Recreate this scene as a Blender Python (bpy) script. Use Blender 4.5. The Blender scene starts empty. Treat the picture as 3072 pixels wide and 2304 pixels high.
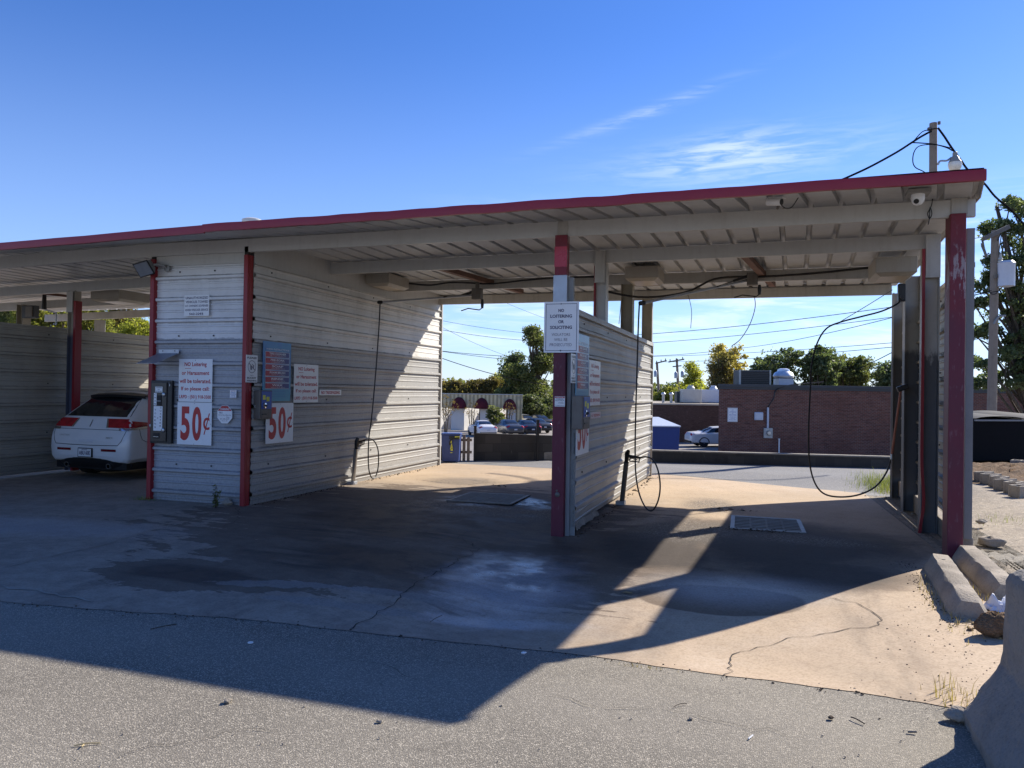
import bpy, math, random
import numpy as np
from mathutils import Vector, Matrix

# ------------------------------------------------------------------ camera, sky, sun, exposure
SC = bpy.context.scene
F = 2333.0; CX, CY, H = 1536.0, 1152.0, 1.64          # focal length and centre in photo pixels, eye height in metres
def _n(v):
    v = np.array(v, float); return v / np.linalg.norm(v)
_Y = _n([(2302 - CX) / F, -(1184 - CY) / F, 1]); _U = np.array([0.0124, 1, 0.]); _U = _n(_U - _U.dot(_Y) * _Y)
_X = _n(np.cross(_U, _Y)); _X = _X if _X[0] > 0 else -_X
RM = np.stack([_X, _Y, _U])
CAMP = np.array([0, 0, H])
cam_d = bpy.data.cameras.new('camera'); cam = bpy.data.objects.new('camera', cam_d); SC.collection.objects.link(cam)
_r, _u, _f = RM @ [1, 0, 0], RM @ [0, 1, 0], RM @ [0, 0, 1]
cam.matrix_world = Matrix(((_r[0], _u[0], -_f[0], 0), (_r[1], _u[1], -_f[1], 0), (_r[2], _u[2], -_f[2], H), (0, 0, 0, 1)))
cam_d.sensor_width = 36; cam_d.lens = 36 * F / 3072; cam_d.clip_start = .05; cam_d.clip_end = 3000
SC.camera = cam
SUN_EL = math.radians(34.0); SUN_H = _n([0.756, 1.0])      # horizontal direction towards the sun
SUN_STR, SKY_STR, EXPO = 5.0, 0.073, 0.73
SC.view_settings.view_transform = 'Standard'; SC.view_settings.look = 'None'
SC.view_settings.exposure = EXPO; SC.view_settings.gamma = 1
sd = bpy.data.lights.new('sun', 'SUN'); sd.energy = SUN_STR; sd.angle = math.radians(.55); sd.color = (1, .93, .82)
so = bpy.data.objects.new('sun', sd); SC.collection.objects.link(so)
_s = Vector((SUN_H[0] * math.cos(SUN_EL), SUN_H[1] * math.cos(SUN_EL), math.sin(SUN_EL)))
so.rotation_euler = _s.to_track_quat('Z', 'Y').to_euler()
SC.cycles.max_bounces = 6; SC.cycles.diffuse_bounces = 3; SC.cycles.glossy_bounces = 3
SC.cycles.transparent_max_bounces = 8; SC.cycles.use_denoising = True

# ------------------------------------------------------------------ photo pixels (2212 wide) -> points
K = 3072 / 2212
def ray(x, y, k=K): return RM @ np.array([(x * k - CX) / F, -(y * k - CY) / F, 1.])
def gp(x, y, z=0.):
    d = ray(x, y); return CAMP + d * ((z - H) / d[2])
def ox(x, y, X):
    d = ray(x, y); return CAMP + d * (X / d[0])
def oy(x, y, Y):
    d = ray(x, y); return CAMP + d * (Y / d[1])
def oz(x, y, Z): return CAMP + Z * ray(x, y)
def lerp(a, b, t): return a + (b - a) * t
def sst(a, b, x):
    t = np.clip((x - a) / (b - a), 0, 1); return t * t * (3 - 2 * t)
def gz(x, y):                                           # the slab dips at the middle post and falls towards the back right
    g = -.075 * np.exp(-((x + 2.3) / 1.1) ** 2 - ((y - 9.2) / 1.8) ** 2)
    g = g - .04 * sst(-9.2, -10.8, x) - .13 * sst(4.1, 5.6, y) * sst(9.2, 6.2, y) * sst(1.75, -.5, x) * sst(-3.6, -1.8, x)
    return g - .17 * np.clip((y - 9.3) / 6.2, 0, 1.15) * sst(-2.6, 1.9, x) * sst(18.6, 15.9, y)

# ------------------------------------------------------------------ node helper
class NT:
    def __init__(s, name, tree=None):
        if tree is None:
            s.mat = bpy.data.materials.new(name); s.mat.use_nodes = True; tree = s.mat.node_tree
        s.t = tree; s.t.nodes.clear(); s._pos = None
    def set(s, sock, v):
        if v is None: return
        if hasattr(v, 'is_output'): s.t.links.new(v, sock)
        elif isinstance(v, (tuple, list)):
            v = list(v)
            try: sock.default_value = v
            except Exception: sock.default_value = v + [1] if len(v) == 3 else v[:3]
        else:
            try: sock.default_value = v
            except Exception: sock.default_value = [v] * 3
    def node(s, typ, ins=None, **kw):
        n = s.t.nodes.new(typ)
        for k, v in kw.items(): setattr(n, k, v)
        for k, v in (ins or {}).items(): s.set(n.inputs[k], v)
        return n
    def pos(s):
        if s._pos is None: s._pos = s.node('ShaderNodeNewGeometry').outputs['Position']
        return s._pos
    def coord(s, w='Object'): return s.node('ShaderNodeTexCoord').outputs[w]
    def sep(s, v): return s.node('ShaderNodeSeparateXYZ', {0: v}).outputs
    def comb(s, x=0, y=0, z=0): return s.node('ShaderNodeCombineXYZ', {0: x, 1: y, 2: z}).outputs[0]
    def m(s, op, a, b=0., c=0., clamp=False):
        n = s.node('ShaderNodeMath', {0: a, 1: b, 2: c}, operation=op); n.use_clamp = clamp; return n.outputs[0]
    def vm(s, op, a, b=None): 
        n = s.node('ShaderNodeVectorMath', {0: a}, operation=op)
        if b is not None: s.set(n.inputs[1], b)
        return n.outputs[0]
    def scale(s, v, sx, sy, sz): return s.vm('MULTIPLY', v, (sx, sy, sz))
    def noise(s, v, sc, det=3, ro=.55, dist=0., col=False):
        n = s.node('ShaderNodeTexNoise', {'Vector': v, 'Scale': sc, 'Detail': det, 'Roughness': ro, 'Distortion': dist})
        return n.outputs['Color' if col else 'Fac']
    def voro(s, v, sc, out='Distance', feat='F1', rnd=1.):
        return s.node('ShaderNodeTexVoronoi', {'Vector': v, 'Scale': sc, 'Randomness': rnd}, feature=feat).outputs[out]
    def mr(s, v, a, b, c=0., d=1.):
        n = s.node('ShaderNodeMapRange', {0: v, 1: a, 2: b, 3: c, 4: d}, interpolation_type='SMOOTHSTEP'); return n.outputs[0]
    def mix(s, f, a, b, blend='MIX'):
        n = s.node('ShaderNodeMix', data_type='RGBA', blend_type=blend)
        s.set(n.inputs[0], f); s.set(n.inputs[6], a); s.set(n.inputs[7], b); return n.outputs[2]
    def ramp(s, f, stops):
        n = s.node('ShaderNodeValToRGB', {0: f}); e = n.color_ramp.elements
        while len(e) < len(stops): e.new(.5)
        for i, (p, c) in enumerate(stops): e[i].position = p; e[i].color = tuple(c) + (1,)
        return n.outputs[0]
    def bump(s, h, st=.3, d=.01, nrm=None):
        n = s.node('ShaderNodeBump', {'Height': h, 'Strength': st, 'Distance': d})
        if nrm is not None: s.set(n.inputs['Normal'], nrm)
        return n.outputs[0]
    def out(s, col, ro=.6, me=0., nrm=None, spec=.5, **kw):
        p = s.node('ShaderNodeBsdfPrincipled', {'Base Color': col, 'Roughness': ro, 'Metallic': me, 'Specular IOR Level': spec})
        if nrm is not None: s.set(p.inputs['Normal'], nrm)
        for k, v in kw.items(): s.set(p.inputs[k.replace('_', ' ')], v)
        o = s.node('ShaderNodeOutputMaterial'); s.t.links.new(p.outputs[0], o.inputs[0]); return s.mat
    def emis(s, shader):
        o = s.node('ShaderNodeOutputMaterial'); s.t.links.new(shader, o.inputs[0]); return s.mat

# ------------------------------------------------------------------ sky
def build_world():
    w = bpy.data.worlds.new('World'); SC.world = w; w.use_nodes = True
    n = NT('', w.node_tree)
    sky = n.node('ShaderNodeTexSky', sky_type='NISHITA'); sky.sun_disc = False
    sky.sun_elevation = SUN_EL; sky.sun_rotation = math.atan2(SUN_H[0], SUN_H[1])
    sky.altitude = 100; sky.air_density = 1.0; sky.dust_density = .1; sky.ozone_density = 4.0
    d = n.coord('Generated')                              # direction of view
    x, y, z = n.sep(d)
    az = n.m('ARCTAN2', x, y); el = n.m('ARCSINE', z)
    # thin cirrus: streaked noise, dense in a band low over the trees, plus two wisps higher up
    v = n.comb(n.m('ADD', n.m('MULTIPLY', az, 4.0), n.m('MULTIPLY', el, 5.)), n.m('MULTIPLY', el, 34.), 0)
    st = n.noise(v, 1.5, 6, .62, .8)
    st = n.mr(st, .40, .74)
    band = n.m('MULTIPLY', n.m('MULTIPLY', n.mr(el, .035, .085), n.mr(el, .26, .15)), n.mr(az, -.48, -.36))
    def wisp(px, py, ra, re, sl):
        q = ray(px, py); q = q / np.linalg.norm(q); a0, e0 = math.atan2(q[0], q[1]), math.asin(q[2])
        da = n.m('SUBTRACT', az, a0); de = n.m('SUBTRACT', n.m('SUBTRACT', el, e0), n.m('MULTIPLY', da, sl))
        r = n.m('ADD', n.m('POWER', n.m('ABSOLUTE', n.m('DIVIDE', da, ra)), 2.), n.m('POWER', n.m('ABSOLUTE', n.m('DIVIDE', de, re)), 2.))
        return n.m('EXPONENT', n.m('MULTIPLY', r, -1.))
    w1 = wisp(1600, 345, .13, .022, .06); w2 = wisp(1390, 245, .10, .007, .30); w3 = wisp(1560, 318, .07, .016, .12)
    fine = n.noise(n.comb(n.m('ADD', n.m('MULTIPLY', az, 9.), n.m('MULTIPLY', el, -14.)), n.m('MULTIPLY', el, 75.), 3), 1.6, 6, .6, .6)
    wf = n.m('MULTIPLY', n.m('ADD', n.m('ADD', n.m('MULTIPLY', w1, .50), n.m('MULTIPLY', w2, .28)), n.m('MULTIPLY', w3, .34)), n.mr(fine, .34, .68))
    c = n.m('ADD', n.m('MULTIPLY', n.m('MULTIPLY', st, band), .85), wf, clamp=True)
    hue = n.node('ShaderNodeHueSaturation', {'Saturation': 1.16, 'Value': 1.10, 'Color': sky.outputs[0]}).outputs[0]
    hue = n.mix(1., hue, (.90, .98, 1.36), 'MULTIPLY')
    hue = n.mix(n.mr(el, .46, .0, 0, .33), hue, (6.4, 8.3, 11.4))
    colr = n.mix(n.m('MULTIPLY', c, .8), hue, (9.4, 10.2, 11.4))
    bg = n.node('ShaderNodeBackground', {0: colr, 1: SKY_STR})
    o = n.node('ShaderNodeOutputWorld'); n.t.links.new(bg.outputs[0], o.inputs[0])
build_world()

# ------------------------------------------------------------------ mesh helpers
COL = SC.collection
ROOTS = {}
def thing(name, label, cat, loc=(0, 0, 0), rz=0., group=None):
    o = bpy.data.objects.new(name, None); COL.objects.link(o); o.empty_display_size = .2
    o.location = [float(q) for q in loc]; o.rotation_euler = (0, 0, rz); o['label'] = label; o['category'] = cat
    if group: o['group'] = group
    ROOTS[o.name] = (np.array(loc, float), rz); return o
def tag(o, label, cat, group=None):
    o['label'] = label; o['category'] = cat
    if group: o['group'] = group
    return o
def kind(o, k): o['kind'] = k; return o
class MB:
    """collects shapes; build() links them as ONE mesh object"""
    def __init__(s): s.v = []; s.f = []; s.mi = []; s.cur = 0
    def add(s, vs, fs):
        b = len(s.v); s.v += [tuple(float(c) for c in q) for q in vs]
        for q in fs: s.f.append([b + i for i in q]); s.mi.append(s.cur)
        return s
    def quad(s, a, b, c, d): return s.add([a, b, c, d], [(0, 1, 2, 3)])
    def box(s, x0, x1, y0, y1, z0, z1):
        return s.add([(x0, y0, z0), (x1, y0, z0), (x1, y1, z0), (x0, y1, z0), (x0, y0, z1), (x1, y0, z1), (x1, y1, z1), (x0, y1, z1)],
                     [(3, 2, 1, 0), (4, 5, 6, 7), (0, 1, 5, 4), (1, 2, 6, 5), (2, 3, 7, 6), (3, 0, 4, 7)])
    def beam(s, a, b, w, h, up=(0, 0, 1)):                # a bar of section w x h from a to b
        a = np.array(a, float); b = np.array(b, float); d = _n(b - a); up = np.array(up, float)
        if abs(d.dot(up)) > .98: up = np.array([0, 1., 0])
        r = _n(np.cross(d, up)) * w / 2; u = _n(np.cross(r, d)) * h / 2
        vs = [p + i * r + j * u for p in (a, b) for i, j in ((-1, -1), (1, -1), (1, 1), (-1, 1))]
        return s.add(vs, [(0, 1, 2, 3), (7, 6, 5, 4), (0, 4, 5, 1), (1, 5, 6, 2), (2, 6, 7, 3), (3, 7, 4, 0)])
    def tube(s, pts, r, seg=8, cap=True):
        P = [np.array(p, float) for p in pts]; n = len(P); rr = r if hasattr(r, '__len__') else [r] * n
        prev = None; vs = []
        for i in range(n):
            d = _n(P[min(i + 1, n - 1)] - P[max(i - 1, 0)])
            if prev is None:
                a = np.array([0, 0, 1.]) if abs(d[2]) < .9 else np.array([1., 0, 0]); prev = _n(np.cross(d, a))
            prev = _n(prev - prev.dot(d) * d); q = np.cross(d, prev)
            vs += [P[i] + rr[i] * (math.cos(t) * prev + math.sin(t) * q) for t in (2 * math.pi * k / seg for k in range(seg))]
        fs = [(i * seg + k, i * seg + (k + 1) % seg, (i + 1) * seg + (k + 1) % seg, (i + 1) * seg + k) for i in range(n - 1) for k in range(seg)]
        if cap: fs += [tuple(range(seg))[::-1], tuple((n - 1) * seg + k for k in range(seg))]
        return s.add(vs, fs)
    def lathe(s, prof, c=(0, 0, 0), seg=16, axis='z'):     # prof: (radius, height)
        vs = []; fs = []
        for r, h in prof:
            for k in range(seg):
                t = 2 * math.pi * k / seg; a, b = r * math.cos(t), r * math.sin(t)
                q = {'z': (a, b, h), 'x': (h, a, b), 'y': (b, h, a)}[axis]
                vs.append((c[0] + q[0], c[1] + q[1], c[2] + q[2]))
        n = len(prof)
        fs = [(i * seg + k, i * seg + (k + 1) % seg, (i + 1) * seg + (k + 1) % seg, (i + 1) * seg + k) for i in range(n - 1) for k in range(seg)]
        fs += [tuple(range(seg))[::-1], tuple((n - 1) * seg + k for k in range(seg))]
        return s.add(vs, fs)
    def prism(s, poly, fn0, fn1):                          # closed polygon, two placements
        n = len(poly); vs = [fn0(*p) for p in poly] + [fn1(*p) for p in poly]
        return s.add(vs, [tuple(range(n))[::-1], tuple(range(n, 2 * n))] + [(i, (i + 1) % n, n + (i + 1) % n, n + i) for i in range(n)])
    def grid(s, fn, nu, nv):
        vs = [fn(i / nu, j / nv) for j in range(nv + 1) for i in range(nu + 1)]
        return s.add(vs, [(j * (nu + 1) + i, j * (nu + 1) + i + 1, (j + 1) * (nu + 1) + i + 1, (j + 1) * (nu + 1) + i) for j in range(nv) for i in range(nu)])
    def build(s, name, mat, parent=None, smooth=False, local=False, bevel=0., kd=None):
        V = np.array(s.v, float)
        root = parent
        while root is not None and root.parent is not None: root = root.parent
        if root is not None and not local and root.name in ROOTS:
            L, rz = ROOTS[root.name]; V = V - L; c, q = math.cos(-rz), math.sin(-rz)
            V = np.stack([V[:, 0] * c - V[:, 1] * q, V[:, 0] * q + V[:, 1] * c, V[:, 2]], 1)
        me = bpy.data.meshes.new(name); me.from_pydata(V.tolist(), [], s.f)
        for mm in (mat if isinstance(mat, (list, tuple)) else [mat]): me.materials.append(mm)
        if any(s.mi): me.polygons.foreach_set('material_index', s.mi)
        if smooth:
            me.polygons.foreach_set('use_smooth', [True] * len(me.polygons))
            if smooth != 'full':
                try: me.set_sharp_from_angle(angle=math.radians(38))
                except Exception: pass
        me.update()
        o = bpy.data.objects.new(name, me); COL.objects.link(o)
        if parent is not None: o.parent = parent
        if bevel:
            b = o.modifiers.new('bevel', 'BEVEL'); b.width = bevel; b.segments = 2; b.limit_method = 'ANGLE'; b.angle_limit = math.radians(35)
        if kd: o['kind'] = kd
        return o
def copy_tree(o, parent=None):
    c = o.copy(); COL.objects.link(c)
    if parent is not None: c.parent = parent
    for ch in list(o.children): copy_tree(ch, c)
    return c
def catmull(pts, n=8):
    P = [np.array(p, float) for p in pts]; P = [2 * P[0] - P[1]] + P + [2 * P[-1] - P[-2]]; o = []
    for i in range(1, len(P) - 2):
        for k in range(n):
            t = k / n; a, b, c, d = P[i - 1:i + 3]
            o.append(.5 * (2 * b + (c - a) * t + (2 * a - 5 * b + 4 * c - d) * t * t + (3 * b - a - 3 * c + d) * t ** 3))
    return o + [P[-2]]
_TX = {}
def text2d(st, bold=0.):
    """outline of a line of lettering, scaled to a unit box"""
    key = (st, bold)
    if key not in _TX:
        cu = bpy.data.curves.new('t', 'FONT'); cu.body = st; cu.size = 1; cu.offset = bold; cu.resolution_u = 2 if len(st) > 4 else 5; cu.fill_mode = 'FRONT'
        ob = bpy.data.objects.new('t', cu); COL.objects.link(ob)
        me = bpy.data.meshes.new_from_object(ob.evaluated_get(bpy.context.evaluated_depsgraph_get()))
        V = np.array([v.co[:2] for v in me.vertices]) if len(me.vertices) else np.zeros((1, 2)); Fc = [tuple(p.vertices) for p in me.polygons]
        bpy.data.objects.remove(ob); bpy.data.curves.remove(cu); bpy.data.meshes.remove(me)
        lo, hi = V.min(0), V.max(0); _TX[key] = ((V - lo) / np.maximum(hi - lo, 1e-6), Fc)
    return _TX[key]

# ------------------------------------------------------------------ materials
def paint(name, base, ro=.5, dirt=.25, dcol=(.10, .085, .07), sc=2.2, metal=0., bump=.15, streak=.5, coord='pos', spec=.4, chips=None, cov=.62):
    """painted / galvanised surface: two scales of mottling, vertical runs of dirt, optional chips"""
    n = NT(name); p = n.pos() if coord == 'pos' else n.coord(coord)
    a = n.noise(p, sc, 5, .6); b = n.noise(n.scale(p, 9, 9, .55), 1.6, 4, .6); f = n.noise(p, sc * 14, 3, .6)
    dm = n.m('MULTIPLY', n.m('ADD', n.m('MULTIPLY', n.mr(a, .38, .75), 1 - streak), n.m('MULTIPLY', n.mr(b, .45, .8), streak)), dirt)
    c = n.mix(dm, base, dcol)
    c = n.mix(n.m('MULTIPLY', n.mr(f, .3, .7), .14), c, tuple(min(1, x * 1.25 + .01) for x in base))
    r = n.m('ADD', ro, n.m('MULTIPLY', n.m('SUBTRACT', a, .5), .3))
    if chips:
        ch = n.mr(n.noise(n.scale(p, 1.6, 1.6, .6), 5.5, 6, .7), cov, cov + .05); c = n.mix(ch, c, chips)
    return n.out(c, r, metal, n.bump(n.m('ADD', a, n.m('MULTIPLY', f, .3)), bump, .004), spec)
def flat(name, base, ro=.5, me=0., spec=.5, var=.08):
    n = NT(name); f = n.noise(n.coord('Object'), 7, 3); lo = tuple(c * (1 - var) for c in base); hi = tuple(min(1, c * (1 + var)) for c in base)
    return n.out(n.mix(n.mr(f, .3, .7), lo, hi), ro, me, None, spec)
def panel_mat(name, low, high, zsplit, dirt=.3, metal=.0, zr=3.222):
    """corrugated sheet with an older paint band below and a paler one above"""
    n = NT(name); p = n.pos(); x, y, z = n.sep(p)
    a = n.noise(p, 1.3, 5, .65); b = n.noise(n.scale(p, 7, 7, .5), 1.5, 4, .6); f = n.noise(p, 30, 3)
    edge = n.m('ADD', z, n.m('MULTIPLY', n.m('SUBTRACT', n.noise(p, 5, 5, .7), .5), .10))
    c = n.mix(n.mr(edge, zsplit - .012, zsplit + .012), low, high)
    c = n.mix(n.m('MULTIPLY', n.mr(a, .4, .72), dirt), c, (.17, .15, .125))
    c = n.mix(n.m('MULTIPLY', n.mr(b, .52, .8), dirt * .5), c, (.13, .115, .095))
    # dark rib lines put shading into the colour, with some dirt on the stiffeners
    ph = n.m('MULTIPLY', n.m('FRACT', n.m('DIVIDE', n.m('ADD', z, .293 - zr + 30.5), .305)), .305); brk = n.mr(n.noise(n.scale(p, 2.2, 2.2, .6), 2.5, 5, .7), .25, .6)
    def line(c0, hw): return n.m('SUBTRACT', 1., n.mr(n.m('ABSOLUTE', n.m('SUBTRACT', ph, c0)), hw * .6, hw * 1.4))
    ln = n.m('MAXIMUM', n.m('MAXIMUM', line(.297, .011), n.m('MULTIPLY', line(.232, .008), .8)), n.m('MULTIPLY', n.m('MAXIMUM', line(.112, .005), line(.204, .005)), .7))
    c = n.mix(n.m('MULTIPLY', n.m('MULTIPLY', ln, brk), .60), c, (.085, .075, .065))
    # grime in the lowest half metre
    c = n.mix(n.m('MULTIPLY', n.mr(n.m('ADD', z, n.m('MULTIPLY', a, .5)), .72, .25), .42), c, (.085, .075, .065))
    c = n.mix(n.m('MULTIPLY', n.mr(f, .25, .7), .12), c, tuple(q * 1.2 for q in high))
    return n.out(c, n.m('ADD', .38, n.m('MULTIPLY', a, .25)), metal, n.bump(n.m('ADD', n.noise(p, 2.2, 3), n.m('MULTIPLY', f, .12)), .25, .006), .45)

def ell(n, c, rx, ry, ang=0., soft=.35, warp=.35, wsc=1.2):
    """a blotch on the ground with a ragged edge: 1 inside"""
    p = n.pos(); w = n.node('ShaderNodeTexNoise', {'Vector': p, 'Scale': wsc, 'Detail': 5, 'Roughness': .6}).outputs['Color']
    q = n.vm('ADD', n.vm('SUBTRACT', p, (c[0], c[1], 0)), n.vm('MULTIPLY', n.vm('SUBTRACT', w, (.5, .5, .5)), (warp * 2 * rx, warp * 2 * ry, 0)))
    x, y, z = n.sep(q); ca, sa = math.cos(ang), math.sin(ang)
    u = n.m('DIVIDE', n.m('ADD', n.m('MULTIPLY', x, ca), n.m('MULTIPLY', y, sa)), rx)
    v = n.m('DIVIDE', n.m('SUBTRACT', n.m('MULTIPLY', y, ca), n.m('MULTIPLY', x, sa)), ry)
    r = n.m('SQRT', n.m('ADD', n.m('MULTIPLY', u, u), n.m('MULTIPLY', v, v)))
    return n.mr(r, 1 + soft / 2, 1 - soft / 2)

def concrete_mat():
    n = NT('washed_concrete'); p = n.pos(); x, y, z = n.sep(p)
    a = n.noise(p, .55, 5, .6, .3); b = n.noise(p, 2.6, 6, .65); g = n.noise(p, 55, 3, .6); s = n.voro(p, 62); q2 = n.noise(p, 9, 5, .7)
    c = n.mix(n.mr(a, .35, .68), (.545, .413, .28), (.45, .345, .235))
    c = n.mix(n.m('MULTIPLY', n.mr(b, .48, .75), .5), c, (.40, .285, .185))
    c = n.mix(n.m('MULTIPLY', n.mr(n.noise(p, 1.3, 4, .6), .52, .75), .35), c, (.66, .57, .46))
    c = n.mix(n.m('MULTIPLY', n.mr(q2, .5, .72), .28), c, (.33, .24, .165))
    # bays and left approach: greyer, dirtier, with their shade put into the colour
    used_shade = n.mr(n.m('ADD', n.m('ADD', x, n.m('MULTIPLY', n.m('SUBTRACT', b, .5), 1.8)), n.m('MULTIPLY', n.m('SUBTRACT', y, 7.), .12)), -.3, -2.2)
    inb = n.m('MULTIPLY', n.mr(n.m('ADD', y, n.m('MULTIPLY', n.m('SUBTRACT', b, .5), 1.2)), 13.2, 11.6), used_shade)
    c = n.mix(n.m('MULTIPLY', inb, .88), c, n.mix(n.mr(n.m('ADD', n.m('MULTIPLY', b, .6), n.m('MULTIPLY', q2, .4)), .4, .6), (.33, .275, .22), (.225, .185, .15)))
    def field(cs):
        tot = None
        for (cx_, cy_), rx, ry, *an in cs:
            ca, sa = math.cos(an[0] if an else 0), math.sin(an[0] if an else 0); dx = n.m('SUBTRACT', x, float(cx_)); dy = n.m('SUBTRACT', y, float(cy_))
            u = n.m('DIVIDE', n.m('ADD', n.m('MULTIPLY', dx, ca), n.m('MULTIPLY', dy, sa)), rx); v = n.m('DIVIDE', n.m('SUBTRACT', n.m('MULTIPLY', dy, ca), n.m('MULTIPLY', dx, sa)), ry)
            e = n.m('EXPONENT', n.m('MULTIPLY', n.m('ADD', n.m('MULTIPLY', u, u), n.m('MULTIPLY', v, v)), -1.)); tot = e if tot is None else n.m('MAXIMUM', tot, e)
        return tot
    rag = n.m('SUBTRACT', n.noise(p, .9, 8, .68, .4), .5)
    sq = n.comb(n.m('ADD', n.m('MULTIPLY', x, .55), n.m('MULTIPLY', y, -.25)), n.m('MULTIPLY', n.m('ADD', y, n.m('MULTIPLY', x, .12)), 2.6), 0)
    strk = n.m('SUBTRACT', n.noise(sq, 1.7, 6, .6, .5), .5)
    f = n.m('ADD', n.m('ADD', field([((-4.3, 9.3), 2.6, 3.0), ((-3.6, 6.7), 1.9, 1.1, .3), ((-2.3, 7.6), 1.3, 1.7), ((-4.7, 5.6), 1.1, .5)]), n.m('MULTIPLY', rag, .9)), n.m('MULTIPLY', strk, 1.1))
    dk = n.mr(n.m('ADD', f, n.m('MULTIPLY', n.m('SUBTRACT', q2, .5), .16)), .34, .385); core = n.mr(f, .58, .9)
    c = n.mix(n.m('MULTIPLY', dk, .66), c, (.084, .056, .036)); c = n.mix(n.m('MULTIPLY', core, .72), c, (.040, .032, .027))
    f2 = n.m('ADD', field([((.1, 9.2), 1.7, 1.7), ((-1.1, 8.6), .9, 1.5), ((.5, 7.9), .9, .7)]), n.m('MULTIPLY', rag, .8)); c = n.mix(n.m('MULTIPLY', n.mr(f2, .26, .52), .80), c, (.125, .084, .053)); c = n.mix(n.m('MULTIPLY', n.mr(f2, .48, .80), .82), c, (.045, .036, .029))
    # wheel tracks
    for tx in (-5.25, -3.75, -.85, .75):
        tw = n.m('EXPONENT', n.m('MULTIPLY', n.m('POWER', n.m('DIVIDE', n.m('ABSOLUTE', n.m('ADD', n.m('SUBTRACT', x, tx), n.m('MULTIPLY', rag, .5))), .22), 2.), -1.))
        c = n.mix(n.m('MULTIPLY', n.m('MULTIPLY', tw, n.mr(y, 12.5, 8.)), n.m('MULTIPLY', n.mr(n.noise(n.scale(p, 3, .6, 1), 2, 4), .35, .65), .38)), c, (.10, .078, .06))
    def lobe(cs, dark, amt, **k):
        nonlocal c
        mask = None
        for e in cs:
            q = ell(n, *e, **k); mask = q if mask is None else n.m('MAXIMUM', mask, q)
        c = n.mix(n.m('MULTIPLY', mask, amt), c, dark); return mask
    rim = lobe([(gp(1555, 1268), .70, .42)], (.13, .09, .06), .8, soft=.08, warp=.14)
    # chalky detergent bloom; the first patch has wet sky sheen put into its colour
    bl1 = lobe([(gp(1100, 1235), .60, 1.0, .2), (gp(1065, 1310), .6, .16, .25)], (.48, .48, .49), .55, soft=1.0, warp=.6, wsc=2.5)
    bl2 = lobe([(gp(1575, 1250), .7, .42)], (.52, .50, .47), .5, soft=1.3, warp=.3, wsc=2)
    lobe([(gp(70, 1135), 1.6, .45, .1)], (.40, .37, .35), .5, soft=1.2, warp=.6, wsc=2.5)
    lobe([(gp(860, 1270), .5, .1, .3), (gp(600, 1262), .55, .11, .25), (gp(760, 1300), .7, .1, .2)], (.26, .235, .21), .7, soft=.15, warp=.9, wsc=3)
    # aggregate worn bare near the drains
    wm = None
    for e in [(gp(1010, 1040), .75, .5), (gp(1540, 1088), .4, .75), (gp(1100, 1095), 1.6, .7), (gp(1480, 1140), .55, .8), (gp(1740, 1165), .7, .35)]:
        q = ell(n, *e, soft=1., warp=.5, wsc=1.8); wm = q if wm is None else n.m('MAXIMUM', wm, q)
    wm = n.m('MULTIPLY', wm, n.mr(g, .3, .55))
    peb = n.ramp(n.voro(p, 70, 'Color'), [(0, (.05, .045, .04)), (.6, (.16, .13, .10)), (1, (.45, .40, .34))])
    c = n.mix(n.m('MULTIPLY', wm, .85), c, peb)
    # fine grain and specks
    c = n.mix(n.m('MULTIPLY', n.mr(g, .42, .66), .40), c, n.mix(1., c, (.52, .47, .42), 'MULTIPLY')); c = n.mix(n.m('MULTIPLY', n.mr(n.noise(p, 19, 4, .7), .5, .7), .35), c, n.mix(1., c, (.62, .56, .5), 'MULTIPLY')); c = n.mix(n.m('MULTIPLY', n.mr(n.noise(p, 38, 3, .6), .56, .72), .30), c, n.mix(1., c, (1.4, 1.42, 1.45), 'MULTIPLY'))
    c = n.mix(n.m('MULTIPLY', n.mr(s, .16, .05), n.mr(n.noise(p, 4, 2), .45, .7)), c, (.10, .075, .05))
    wet = n.m('MAXIMUM', ell(n, gp(1075, 1082), .95, .55, soft=.8, warp=.5, wsc=2.2), n.m('MULTIPLY', core, .35))
    gl = n.m('MULTIPLY', n.m('MAXIMUM', bl1, n.m('MULTIPLY', bl2, .6)), n.mr(b, .3, .62))
    c = n.mix(n.m('MULTIPLY', wet, .5), c, (.03, .026, .022))
    ro = n.m('SUBTRACT', n.m('ADD', .72, n.m('MULTIPLY', b, .2)), n.m('MULTIPLY', n.m('MULTIPLY', wet, n.mr(b, .35, .6)), .62))
    ro = n.m('SUBTRACT', ro, n.m('MULTIPLY', gl, .42))
    h = n.m('ADD', n.m('ADD', n.m('MULTIPLY', b, .5), n.m('MULTIPLY', g, .12)), n.m('MULTIPLY', n.m('MULTIPLY', s, wm), 1.0))
    return n.out(c, ro, 0, n.bump(h, .35, .012), .35)

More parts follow.
